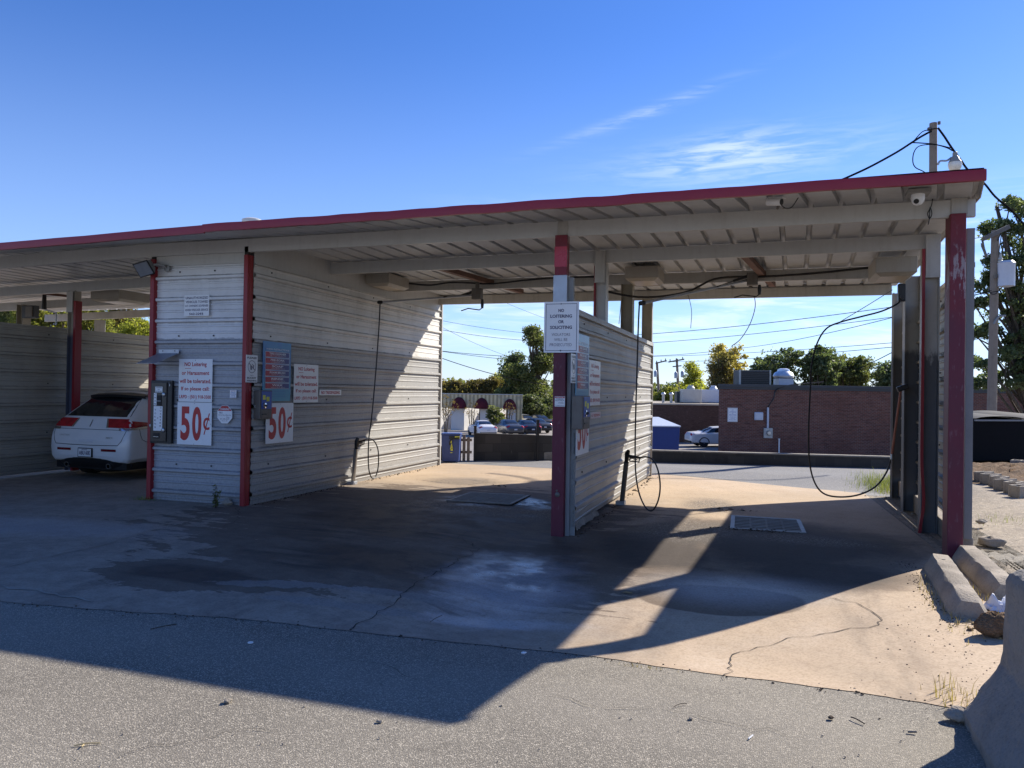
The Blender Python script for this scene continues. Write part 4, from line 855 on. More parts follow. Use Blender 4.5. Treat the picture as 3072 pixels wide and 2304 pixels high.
# padlock-like disc on the red edge trim
A = oy(453 / K, 1277 / K, 8.99); b = MB(); b.lathe([(.024, 0), (.024, -.02), (.014, -.026)], (A[0], 8.998, A[2]), 16, 'y'); tag(b.build('lock_disc', M['steel'], smooth=True), 'round steel lock on the narrow red edge post beside the white car', 'lock')

# ceiling lights in the bays
def bay_light(x0, x1, y0, y1, z0, z1, label, open_lens=False):
    t = thing('bay_light', label, 'light fixture', ((x0 + x1) / 2, (y0 + y1) / 2, z0), 0, 'box lights under the roof')
    w, d, h = (x1 - x0) / 2, (y1 - y0) / 2, z1 - z0
    b = MB(); b.box(-w, w, -d, d, .045, h); b.build('housing', M['box'], t, local=True, bevel=.008)
    b = MB(); i = .07
    vs = [(-w, -d, .044), (w, -d, .044), (w, d, .044), (-w, d, .044), (-w + i, -d + i, 0), (w - i, -d + i, 0), (w - i, d - i, 0), (-w + i, d - i, 0)]
    b.add(vs, [(0, 4, 5, 1), (1, 5, 6, 2), (2, 6, 7, 3), (3, 7, 4, 0)]); b.build('bezel', M['box'], t, local=True)
    b = MB(); b.box(-w + i + .002, w - i - .002, -d + i + .002, d - i - .002, .004, .012); b.build('lens', M['lens'], t, local=True)
    return t
bay_light(-6.72, -6.27, 12.15, 12.95, 3.44, 3.66, 'cream box light tucked against the long bay wall under the roof')
bay_light(-2.16, -1.64, 12.2, 12.95, 3.40, 3.63, 'cream box light hanging beside the middle wall posts')
bay_light(1.40, 1.92, 11.75, 12.6, 3.30, 3.56, 'dented cream box light beside the right-hand row of posts')
A = oy(296 / K * K, 628, 12.2); bay_light(-12.75, -12.05, 12.0, 12.8, 3.28, 3.50, 'cream box light above the white car in the far bay')

# ------------------------------------------------------------------ overhead booms, hoses, wands
def boom(name, hub, tip, label, strut=True):
    t = thing(name, label, 'boom', hub, 0)
    hx, hy, hz = hub
    if strut: b = MB(); b.beam((hx - .10, 11.2, 3.60), (hx + .32, 14.6, 3.60), .10, .08); b.build('support_channel', M['rust'], t)
    b = MB(); b.box(hx - .085, hx + .085, hy - .07, hy + .07, hz - .10, hz + .10); b.beam((hx, hy, hz + .10), (hx, hy, 3.58), .06, .06); b.build('swivel_box', M['iron'], t, bevel=.006)
    b = MB(); b.lathe([(.022, hz - .26), (.03, hz - .18), (.022, hz - .10)], (hx + .11, hy - .03, 0), 10); b.tube([(hx + .11, hy - .03, hz - .25), (hx + .06, hy - .04, hz - .29), (hx - .15, hy - .05, hz - .26), (hx - .28, hy - .06, hz - .30)], .010, 8); b.build('hose_fitting', M['black'], t, smooth=True)
    b = MB(); b.tube([(hx - .08, hy, hz - .02), tip], .020, 8); b.build('boom_pipe', M['galv'], t, smooth=True)
    b = MB(); b.tube([(hx - .06, hy - .01, hz + .05), (hx - .30, hy - .03, hz - .03)], [.028, .024], 8); b.tube([(hx - .30, hy - .03, hz - .03), lerp(np.array(hub), np.array(tip), .35)], .012, 8); b.build('spring_stay', M['black'], t, smooth=True)
    b = MB(); b.lathe([(.02, -.05), (.032, -.03), (.032, .03), (.02, .05)], tip, 10, 'x'); b.build('elbow', M['black'], t, smooth=True)
    return t
TIP = ox(821, 653, -6.55)
boom('spray_boom', (-4.95, 13.0, 3.36), tuple(TIP), 'long overhead spray boom reaching from its swivel box to the long bay wall')
def hose_set(tip, foot, gun_z, loop, label, wall_x, X):
    """hose that drops from the boom, loops on the floor side and ends in a spray gun standing in a pipe holder"""
    t = thing('hose', label, 'hose', (tip[0], tip[1], 0.))
    b = MB(); b.tube(catmull(loop, 8), .011, 7); b.build('hose_line', M['rubber'], t, smooth=True); return t
def holder(foot, top, gun_tip, label_h, label_g):
    f, tp = np.array(foot), np.array(top)
    t = thing('wand_holder', label_h, 'pipe', f)
    b = MB(); b.tube([f, tp], .036, 12, cap=False); b.tube([tp, f + (tp - f) * .02], .031, 12, cap=False); b.build('tube', M['steel'] if f[0] < -4 else M['iron'], t, smooth=True)
    b = MB(); b.box(f[0] - .08, f[0] + .05, f[1] - .07, f[1] + .07, f[2] - .01, f[2] + .05); b.build('foot_plate', M['galv'], t, bevel=.004)
    d = _n(tp - f); g = np.array(gun_tip); s = _n(g - tp)
    t = thing('spray_gun', label_g, 'spray gun', tp)
    b = MB(); b.tube([tp - d * .25, tp + d * .03], .012, 8); b.tube([tp + d * .02, tp + d * .14, tp + d * .17 + s * .03], [.030, .036, .026], 8); b.build('gun_body', M['black'], t, smooth=True)
    b = MB(); b.tube([tp + d * .10, lerp(tp + d * .10, g, .5), g], [.024, .02, .016], 8); b.build('handle', M['black'], t, smooth=True)
    b = MB(); a0, a1 = lerp(tp + d * .1, g, .25), lerp(tp + d * .1, g, .95); dn = -d * .075
    b.tube([a0, a0 + dn, a1 + dn * .9, a1], .009, 6); b.tube([a0 + dn * .3, lerp(a0, a1, .75) + dn * .5], .007, 6); b.build('trigger_guard', M['black'], t, smooth=True)
Q = lambda px, py, X: tuple(ox(px, py, X))
X1 = -6.50
h1 = [tuple(TIP + [0, 0, -.03]), Q(819, 700, X1), Q(812, 800, X1), Q(803, 900, X1), Q(797, 945, X1), Q(795.5, 985, X1), Q(797, 1015, X1), Q(803, 1032, X1), Q(811, 1030, X1), Q(817, 1008, X1), Q(817, 975, X1), Q(811, 957, X1), Q(803, 949, X1), Q(794, 948, X1), Q(788, 951, X1)]
hose_set(TIP, None, 0, h1, 'black hose hanging in front of the long bay wall and looping to its spray gun', 0, 0)
holder(gp(762, 1046) + [.0, 0, 0], ox(769, 969, -6.60), h1[-1], 'steel wand holder pipe leaning on the long bay wall', 'black spray gun in the holder on the long bay wall')
X2 = -1.86
T2 = oy(1381, 655, 10.75); YH = 10.75; Q2 = lambda px, py: tuple(oy(px, py, YH))
h2 = [tuple(T2 + [0, 0, -.02]), Q2(1379, 700), Q2(1376, 800), Q2(1373, 900), Q2(1372, 980), Q2(1374, 1030), Q2(1382, 1070), Q2(1396, 1098), Q2(1410, 1102), Q2(1422, 1080), Q2(1426, 1048), Q2(1421, 1015), Q2(1410, 993), Q2(1395, 987), Q2(1383, 989)]
hose_set(T2, None, 0, h2, 'black hose hanging in front of the middle wall with a wide loop near the floor', 0, 0)
holder(gp(1343, 1089), oy(1353, 998, 11.15), h2[-1], 'dark wand holder pipe leaning against the middle wall', 'black spray gun in the holder on the middle wall')
boom('spray_boom', (-.25, 13.1, 3.50), tuple(T2 + [.04, 0, 0]), 'overhead spray boom in the right-hand bay ending above the middle wall')
# left bay boom bits
t = thing('spray_boom', 'dark boom arm hanging above the low wall of the far bay', 'boom', tuple(oy(97, 640, 12.6)), 0)
A = oy(96, 645, 12.6); B2 = oy(95, 668, 12.6); b = MB(); b.tube([A + [0, 0, .15], B2], [.035, .05], 8); b.build('swivel_box', M['black'], t, smooth=True)
b = MB(); b.tube([B2, oy(122, 676, 12.6), oy(121, 702, 12.6)], .016, 8); b.build('boom_pipe', M['galv'], t, smooth=True)
b = MB(); b.beam(oy(-20, 622, 12.5), oy(150, 640, 12.6), .06, .05); b.build('support_channel', M['rust'], t)
t = thing('junction_box', 'dark junction box on the far post above the left bay wall', 'electrical box', tuple(oy(66, 680, 13.1)))
A = oy(66, 674, 13.1); b = MB(); b.box(A[0] - .17, A[0] + .2, 13.02, 13.15, A[2] - .14, A[2] + .14); b.build('case', M['unitdark'], t, bevel=.01); b = MB(); b.box(A[0] - .02, A[0] + .17, 12.99, 13.02, A[2] - .11, A[2] + .11); b.build('door', M['iron'], t)
# black supply hoses slung under the roof, thin conduits and stray wires
def wire(name, pts, r, mat, label, cat='cable', n=8, grp=None):
    b = MB(); b.tube(catmull(pts, n), r, 6); o = b.build(name, M[mat], smooth=True); return tag(o, label, cat, grp)
def roofwire(P, y, **k): return [tuple(oy(px, py, y + dy)) for px, py, dy in P]
wire('supply_hose', roofwire([(1300, 627, 0), (1340, 636, 0), (1385, 642, .1), (1440, 639, .2), (1490, 628, .3), (1540, 604, .3), (1590, 598, .3), (1640, 598, .3), (1760, 590, .3), (1888, 577, .2)], 12.85), .020, 'rubber', 'thick black supply hose sagging past the middle wall posts to the right-hand boom')
wire('supply_hose', roofwire([(880, 612, 0), (930, 616, 0), (980, 610, .1), (1060, 613, .1), (1130, 606, 0), (1200, 600, 0), (1285, 598, 0)], 12.95), .018, 'rubber', 'black supply hose lying along the third beam above the left boom')
wire('conduit', roofwire([(876, 583, 0), (890, 577, 0), (940, 575, 0), (1100, 570, 0), (1290, 556, 0), (1520, 546, 0), (1800, 536, 0), (1860, 535, 0), (1882, 543, 0)], 12.15), .009, 'iron', 'thin dark conduit running across the roof between the box lights')
wire('conduit', roofwire([(1390, 570, 0), (1410, 562, 0), (1440, 557, 0), (1500, 553, 0)], 12.3), .009, 'iron', 'short bent conduit beside the middle box light')
wire('loose_wire', roofwire([(1484, 632, 0), (1490, 650, 0), (1494, 675, 0), (1492, 709, 0)], 14.9), .006, 'iron', 'short loose wire dangling from the back beam against the sky')
wire('loose_wire', roofwire([(1630, 640, 0), (1631, 665, 0), (1620, 700, 0), (1600, 732, 0), (1580, 748, 0)], 14.9), .008, 'iron', 'longer curved loose wire dangling from the back beam')
wire('loose_wire', roofwire([(1343, 625, 0), (1341, 660, 0), (1337, 700, 0)], 14.5), .006, 'iron', 'straight thin wire hanging beside the second middle post')
# brush hose and foam brush of the right bay
wire('brush_hose', roofwire([(1946, 640, 0), (1940, 655, 0), (1905, 672, 0), (1860, 684, 0), (1815, 696, .0), (1785, 710, 0), (1765, 742, 0), (1753, 790, 0), (1750, 850, 0), (1747, 920, 0), (1748, 990, 0), (1757, 1035, 0), (1775, 1063, 0), (1805, 1073, 0), (1850, 1070, 0), (1890, 1052, 0), (1915, 1020, 0), (1926, 985, 0)], 13.05), .014, 'rubber', 'long black brush hose drooping from the right-hand post almost to the floor')
wire('stay_wire', roofwire([(1928, 626, 0), (1870, 662, 0), (1815, 695, 0)], 13.05), .006, 'iron', 'thin stay wire holding up the drooping brush hose')
A, B2 = oy(1926, 985, 13.03), oy(1946, 842, 13.05)
t = thing('foam_brush', 'foam brush with brown handle hung on the right-hand posts', 'brush', A)
b = MB(); b.tube([A, B2], .017, 10); b.build('handle', M['rod'], t, smooth=True); b = MB(); b.tube([A - [0.002, 0, .05], A + [0, 0, .03]], .02, 8); b.build('fitting', M['steel'], t, smooth=True)
b = MB(); b.beam(B2 + [-.05, 0, .0], B2 + [.10, 0, .06], .09, .08); b.build('brush_head', M['black'], t, bevel=.012)
t = thing('hose_bracket', 'black swivel bracket on the right-hand post holding the brush hose', 'bracket', tuple(oy(1946, 640, 13.1)))
A = oy(1948, 620, 13.1); b = MB(); b.box(A[0] - .05, A[0] + .05, 13.06, 13.18, A[2] - .22, A[2] + .05); b.build('bracket_plate', M['black'], t, bevel=.01); b = MB(); b.lathe([(.035, -.06), (.035, .06)], (A[0], 13.05, A[2] - .16), 12, 'y'); b.build('swivel', M['rubber'], t)
# cameras under the eave
A = oy(1679, 437, 8.3); t = thing('bullet_camera', 'white bullet security camera under the roof edge', 'camera', (A[0], 8.3, 3.62))
b = MB(); b.lathe([(.03, 3.56), (.022, 3.62), (.04, 3.625)], (A[0] + .02, 8.3, 0), 12); b.tube([(A[0] + .02, 8.3, 3.57), (A[0], 8.28, 3.52)], .013, 8); b.build('mount', M['iron'], t, smooth=True)
dv = _n(np.array([.85, -.45, -.15])); c0 = np.array([A[0] - .02, 8.28, A[2]]); b = MB(); b.tube([c0 - dv * .09, c0 - dv * .085, c0 + dv * .06, c0 + dv * .065], [.03, .038, .038, .034], 14); b.build('camera_body', M['white'], t, smooth=True)
b = MB(); b.tube([c0 + dv * .064, c0 + dv * .075], .030, 12); b.build('lens', M['black'], t); b = MB(); b.beam(c0 - dv * .06 + [0, 0, .042], c0 + dv * .10 + [0, 0, .042], .075, .006); b.build('sun_hood', M['white'], t)
b = MB(); b.tube(catmull([c0 + [.05, -.02, -.03], c0 + [.10, 0, -.07], c0 + [.16, 0, -.06], c0 + [.22, .05, .04]], 6), .005, 6); b.build('lead', M['black'], t)
A = oy(1983, 408, 8.35); t = thing('dome_camera', 'white dome security camera near the roof corner', 'camera', (A[0], 8.35, 3.62))
b = MB(); b.box(A[0] - .10, A[0] + .10, 8.25, 8.47, 3.598, 3.632); b.build('mount_plate', M['grey'], t)
c0 = np.array([A[0], 8.35, 3.605]); b = MB(); b.lathe([(.062, 0), (.062, -.045), (.055, -.075), (.038, -.10), (.015, -.112)], c0, 18); b.build('camera_body', M['white'], t, smooth=True)
b = MB(); dd = _n(np.array([-.35, -.8, -.45])); b.tube([c0 + [0, 0, -.055] + dd * .035, c0 + [0, 0, -.055] + dd * .062], .024, 12); b.build('lens', M['black'], t)
wire('camera_lead', roofwire([(1995, 400, 0), (2010, 400, .2), (2016, 412, .55)], 8.35) + roofwire([(2013, 440, 0), (2008, 452, 0), (2004, 462, 0), (2008, 472, 0), (2013, 462, 0), (2009, 448, 0), (2008, 470, 0), (2005, 485, 0)], 8.95), .005, 'black', 'looped black lead of the dome camera hanging over the front beam')
# floor drains
def drain(P, label):
    A = [gp(*q) for q in P]; c = sum(A) / 4; L = .95; W = .78 if P[0][0] > 1500 else .9
    t = thing('drain_grate', label, 'drain', (c[0], c[1], gz(c[0], c[1]) + .004), .03, 'floor drains in the bays')
    b = MB(); b.box(-W / 2, W / 2, -L / 2, L / 2, 0.001, .003); b.build('pit', M['dark'], t, local=True)
    b = MB()
    for (x0, x1, y0, y1) in ((-W / 2 - .05, W / 2 + .05, -L / 2 - .05, -L / 2), (-W / 2 - .05, W / 2 + .05, L / 2, L / 2 + .05), (-W / 2 - .05, -W / 2, -L / 2, L / 2), (W / 2, W / 2 + .05, -L / 2, L / 2)): b.box(x0, x1, y0, y1, .0, .012)
    b.build('frame', M['ironl' if P[0][0] > 1500 else 'iron'], t, local=True)
    b = MB(); k = 8
    for i in range(k): y = -L / 2 + L * (i + .5) / k; b.box(-W / 2, W / 2, y - .022, y + .022, .0035, .014)
    for x in (-W / 4, W / 4, 0): b.box(x - .012, x + .012, -L / 2, L / 2, .0032, .008)
    b.build('grate_bars', M['iron'], t, local=True)
drain([(1595, 1113), (1733, 1124), (1722, 1150), (1577, 1134)], 'steel floor drain grate in the sunlit right-hand bay')
drain([(1040, 1067), (1136, 1068), (1085, 1088), (965, 1085)], 'wet floor drain grate in the bay beside the long wall')

# ------------------------------------------------------------------ vehicles
class Loft:
    """car body lofted along y from the tail; stations: y, zb, zs, zt, wb, ws, wt"""
    def __init__(s, st): s.a = np.array(st, float)
    def par(s, y): return [float(np.interp(y, s.a[:, 0], s.a[:, k])) for k in range(1, 7)]
    def ring(s, y):
        zb, zs, zt, wb, ws, wt = s.par(y); zs = min(zs, zt - .03); c = min(.09, (zt - zs) * .45)
        return np.array([(0, zb), (wb - .09, zb), (wb - .015, zb + .07), (max(wb, ws) + .012, (zb + zs) / 2 + .02), (ws, zs - .02), (ws - .02, zs), (wt + .02, zt - c), (wt - .09, zt), (wt * .5, zt + .018), (0, zt + .026)])
    def pt(s, y, t, off=0.):
        def q(y, t):
            R = s.ring(y); i = min(int(t), len(R) - 2); x, z = lerp(R[i], R[i + 1], t - i); return np.array([x, y, z])
        p = q(y, t)
        if off:
            e = .012; y0, y1 = max(s.a[0, 0], y - e), min(s.a[-1, 0], y + e); du = q(y1, t) - q(y0, t); dv = q(y, min(9, t + .06)) - q(y, max(0, t - .06))
            n = np.cross(dv, du); L = np.linalg.norm(n)
            if L > 1e-9:
                n /= L
                if n[0] * max(p[0], .02) + n[2] * (p[2] - .8) < -.01: n = -n
                p = p + n * off
        return p
    def body(s, name, mat, parent, ny=70):
        b = MB(); ys = sorted(set(np.linspace(s.a[0, 0], s.a[-1, 0], ny).tolist() + s.a[:, 0].tolist())); m = 19; vs = []
        for y in ys:
            R = s.ring(y); full = [(x, z) for x, z in R] + [(-x, z) for x, z in R[-2::-1]]; full = full[:-1]
            vs += [(x, y, z) for x, z in full]
        m = len(full); b.add(vs, [(i * m + j, i * m + (j + 1) % m, (i + 1) * m + (j + 1) % m, (i + 1) * m + j) for i in range(len(ys) - 1) for j in range(m)])
        b.add(vs[:m], [tuple(range(m))[::-1]]); b.add(vs[-m:], [tuple(range(m))])
        return b.build(name, mat, parent, local=True, smooth=True)
    def patch(s, b, y0, y1, t0, t1, off=.006, side=1, ny=8, nt=6, yt=None):
        """quad patch lying on the skin; yt(v) may shift the y-limits with height"""
        def fn(u, v):
            a, c = (y0, y1) if yt is None else yt(v); p = s.pt(lerp(a, c, u), lerp(t0, t1, v), off); return (p[0] * side, p[1], p[2])
        b.grid(fn, ny, nt)
def wheel(parent, x, y, r, w, side, spokes=8):
    o = None
    b = MB(); b.lathe([(r * .62, -w / 2), (r * .9, -w / 2), (r, -w / 2 + .03), (r, w / 2 - .03), (r * .9, w / 2), (r * .62, w / 2)], (x, y, r), 28, 'x'); o = b.build('wheel', M['tyre'], parent, local=True, smooth=True)
    b = MB(); xx = x + side * (w / 2 - .015)
    b.lathe([(r * .64, -.012), (r * .64, .012), (r * .56, .012), (r * .55, -.01)], (xx, y, r), 28, 'x')
    for k in range(spokes):
        a = 2 * math.pi * k / spokes; b.beam((xx, y + .05 * math.cos(a), r + .05 * math.sin(a)), (xx, y + r * .6 * math.cos(a), r + r * .6 * math.sin(a)), .055, .02, (1, 0, 0))
    b.lathe([(r * .18, -.01), (r * .18, .02)], (xx, y, r), 14, 'x'); b.build('rim', M['rim'], o, local=True)
    b = MB(); b.lathe([(r * .63, -.01), (r * .63, .0)], (xx - side * .05, y, r), 24, 'x'); b.build('hub', M['black'], o, local=True); return o
SUV = Loft([(0.00, .46, .66, .72, .72, .72, .64), (.02, .40, .72, .80, .84, .84, .76), (.05, .36, .80, .88, .90, .90, .83), (.09, .34, .88, .97, .93, .925, .86), (.14, .33, .95, 1.06, .945, .94, .86), (.19, .33, 1.02, 1.15, .95, .945, .85),
             (.34, .34, 1.05, 1.27, .955, .95, .80), (.58, .34, 1.06, 1.45, .96, .95, .73), (.82, .34, 1.06, 1.60, .965, .95, .68), (1.0, .34, 1.05, 1.645, .965, .95, .67), (1.6, .34, 1.03, 1.70, .965, .95, .66), (2.4, .34, 1.01, 1.70, .965, .95, .66),
             (2.9, .34, 1.0, 1.62, .965, .945, .66), (3.3, .34, .99, 1.34, .96, .94, .72), (3.65, .34, .96, 1.06, .95, .92, .80), (4.2, .36, .90, .98, .93, .88, .76), (4.55, .40, .78, .88, .86, .80, .66), (4.72, .45, .62, .70, .66, .62, .50)])
def rear_y(L, x, z):                                       # where the tail surface stands at height z
    x = abs(x)
    for y in np.arange(0, 1.6, .006):
        R = L.ring(y)[4:][::-1]; top = np.interp(x, R[:, 0], R[:, 1])
        if top >= z and (x <= R[:, 0].max()): return y
    return 1.6
def side_x(L, y, z):
    R = L.ring(y)[2:8]; return float(np.interp(z, R[:, 1], R[:, 0]))
def tail_patch(b, L, xa, xb, za, zb, off=.012, nx=10, nz=4, xt=None, sd=1):
    def fn(u, v):
        x0, x1 = (xa, xb) if xt is None else xt(v); x = lerp(x0, x1, u); z = lerp(za, zb, v); return (sd * x, rear_y(L, x, z) - off, z)
    b.grid(fn, nx, nz)
def build_suv(loc, rz):
    t = thing('parked_suv', 'white SUV with dark sloping rear window nosed into the far wash bay', 'SUV', loc, rz)
    SUV.body('body', M['p_pearl'], t, 110)
    b = MB(); tail_patch(b, SUV, 0, 0, 1.185, 1.57, .012, 22, 12, xt=lambda v: (-lerp(.775, .60, v), lerp(.775, .60, v))); b.build('rear_window', M['glass'], t, local=True, smooth=True)
    b = MB()
    for sd in (1, -1): SUV.patch(b, 1.0, 2.75, 6.6, 9, .008, sd, 8, 8)
    b.build('roof_panel', M['glass'], t, local=True, smooth=True)
    b = MB(); e_ = lambda u: .12 * abs(2 * u - 1) ** 3
    b.grid(lambda u, v: (lerp(-.68, .68, u), .60 + .46 * v + e_(u) * (1 - v), 1.60 + .065 * v - .03 * (2 * u - 1) ** 2), 18, 5)
    b.grid(lambda u, v: (lerp(-.68, .68, u), .60 + e_(u) + .015 * v, 1.60 - .05 * v - .03 * (2 * u - 1) ** 2), 18, 2)
    b.grid(lambda u, v: (lerp(-.68, .68, u), .615 + .22 * v + e_(u) * (1 - v), 1.55 + .0 * v - .03 * (2 * u - 1) ** 2), 18, 2); b.build('roof_spoiler', M['black'], t, local=True, smooth=True)
    for sd in (1, -1):
        b = MB(); SUV.patch(b, 1.15, 2.0, 5.3, 6.3, .008, sd, 8, 5, yt=lambda v: (1.15 + .30 * v, 2.05)); b.build('side_window', M['glass'], t, local=True, smooth=True)
        b = MB(); SUV.patch(b, 2.1, 3.05, 5.3, 6.3, .008, sd, 8, 5, yt=lambda v: (2.12, 3.25 - .45 * v)); b.build('side_window', M['glass'], t, local=True, smooth=True)
        b = MB(); tail_patch(b, SUV, .34, .90, .985, 1.15, .016, 12, 5, xt=lambda v: (lerp(.44, .36, v), lerp(.895, .80, v)), sd=sd)
        b.grid(lambda u, v: (sd * (side_x(SUV, lerp(.13, .62, u), z) + .010), lerp(.13, .62, u), z) if (z := lerp(.985 + .045 * u, 1.12 - .05 * u, v)) else None, 10, 4); b.build('tail_light', M['taillight'], t, local=True, smooth=True)
        b = MB(); tail_patch(b, SUV, .32, .37, .985, 1.15, .020, 2, 5, xt=lambda v: (lerp(.40, .33, v), lerp(.44, .36, v)), sd=sd); b.build('lamp_trim', M['chrome'], t, local=True, smooth=True)
        b = MB(); tail_patch(b, SUV, .70, .90, .935, .98, .018, 6, 2, sd=sd); b.grid(lambda u, v: (sd * (side_x(SUV, lerp(.10, .58, u), z) + .012), lerp(.10, .58, u), z) if (z := lerp(.945 + .03 * u, .98 + .045 * u, v)) else None, 8, 2); b.build('reversing_light', M['chrome'], t, local=True, smooth=True)
        b = MB(); tail_patch(b, SUV, .38, .74, .545, .59, .012, 6, 1, sd=sd) if False else b.grid(lambda u, v: (sd * lerp(.36, .74, u), -.008 + .04 * max(0, u - .7), lerp(.545, .59, v)), 8, 1); b.build('reflector', flat('dark_red_lamp', (.16, .01, .015), .2), t, local=True)
        b = MB(); b.lathe([(.038, -.03), (.05, -.03), (.05, .2), (.038, .2)], (sd * .50, .06, .27), 16, 'y'); o = b.build('exhaust_tip', M['chrome'], t, local=True, smooth=True); b = MB(); b.lathe([(.001, -.028), (.037, -.028)], (sd * .50, .058, .27), 16, 'y'); b.build('exhaust_bore', M['black'], o, local=True)
    b = MB(); b.grid(lambda u, v: (lerp(-.88, .88, u), .012 + .16 * abs(2 * u - 1) ** 5 + .10 * v * v, lerp(.455, .22, v)), 22, 5); b.box(-.84, .84, .12, 4.3, .20, .36); b.build('lower_bumper', M['black'], t, local=True, smooth=True)
    b = MB(); b.lathe([(.05, .12), (.30, .125), (.37, .16), (.37, .28)], (0, .66, 0), 26); b.build('underbody_bulge', M['tyre'], t, local=True, smooth=True)  # dark round bulge under the tail
    b = MB(); b.box(-.17, .17, -.030, -.006, .425, .60); p = b.build('plate_frame', M['black'], t, local=True, bevel=.004)
    b = MB(); b.box(-.152, .152, -.034, -.030, .44, .585); b.build('licence_plate', M['white'], p, local=True)
    for (s_, cz, w, h) in (('ABU 60E', .508, .26, .074), ('ARKANSAS', .570, .14, .018)):
        b = MB(); V, Fc = text2d(s_, .02); b.add([((q[0] - .5) * w, -.0365, cz + (q[1] - .5) * h) for q in V], Fc); b.build('plate_number', M['ink_navy'], p, local=True)
    for (s_, cx, cz, w, h) in (('LINCOLN', -.54, .83, .24, .030), ('MKX', .54, .80, .16, .036)):
        b = MB(); V, Fc = text2d(s_, .01); b.add([(cx + (q[0] - .5) * w, rear_y(SUV, cx, cz + (q[1] - .5) * h) - .016, cz + (q[1] - .5) * h) for q in V], Fc); b.build('badge_lettering', M['unit'], t, local=True)
    b = MB(); b.beam((0, rear_y(SUV, 0, .99) - .012, .99), (0, rear_y(SUV, 0, 1.12) - .012, 1.12), .022, .014, (0, -1, 0)); b.build('badge', M['chrome'], t, local=True)
    b = MB(); tail_patch(b, SUV, -.17, .17, .70, .76, .012, 6, 2); b.build('tailgate_handle', M['p_white'], t, local=True)
    b = MB(); ln = [(.86, .96), (.84, .86), (.80, .74), (.74, .665), (.4, .655), (0, .652)]; ln = ln + [(-x, z) for x, z in ln[-2::-1]]
    b.tube([(x, rear_y(SUV, x, z) - .004, z) for x, z in ln], .006, 5); b.build('shut_line', M['black'], t, local=True)
    b = MB(); b.tube([(x, rear_y(SUV, x, .945) - .004, .945) for x in np.linspace(-.86, .86, 15)], .005, 5); b.build('crease', M['black'], t, local=True)
    b = MB(); b.tube([(side_x(SUV, y, z) + .003, y, z) for y, z in [(.30, .96), (.32, .85), (.36, .76), (.45, .72), (.54, .71)]], .005, 5); b.tube([(side_x(SUV, y, z) + .003, y, z) for y, z in [(.66, 1.03), (.90, 1.02), (1.3, 1.0)]], .005, 5); b.build('shut_line', M['black'], t, local=True)
    for yy in (.98, 3.82):
        for sd in (1, -1):
            b = MB(); n = 22; vs = [(sd * .970, yy, .40)] + [(sd * .974, yy + .42 * math.cos(math.pi * k / n), .36 + .41 * math.sin(math.pi * k / n)) for k in range(n + 1)]
            b.add(vs, [(0, k + 1, k + 2) for k in range(n)]); b.build('wheel_arch', M['black'], t, local=True); wheel(t, sd * .865, yy, .36, .25, sd, 5)
    return t
build_suv((-11.37, 10.67, -.04), 0).scale = (.94, .94, .94)

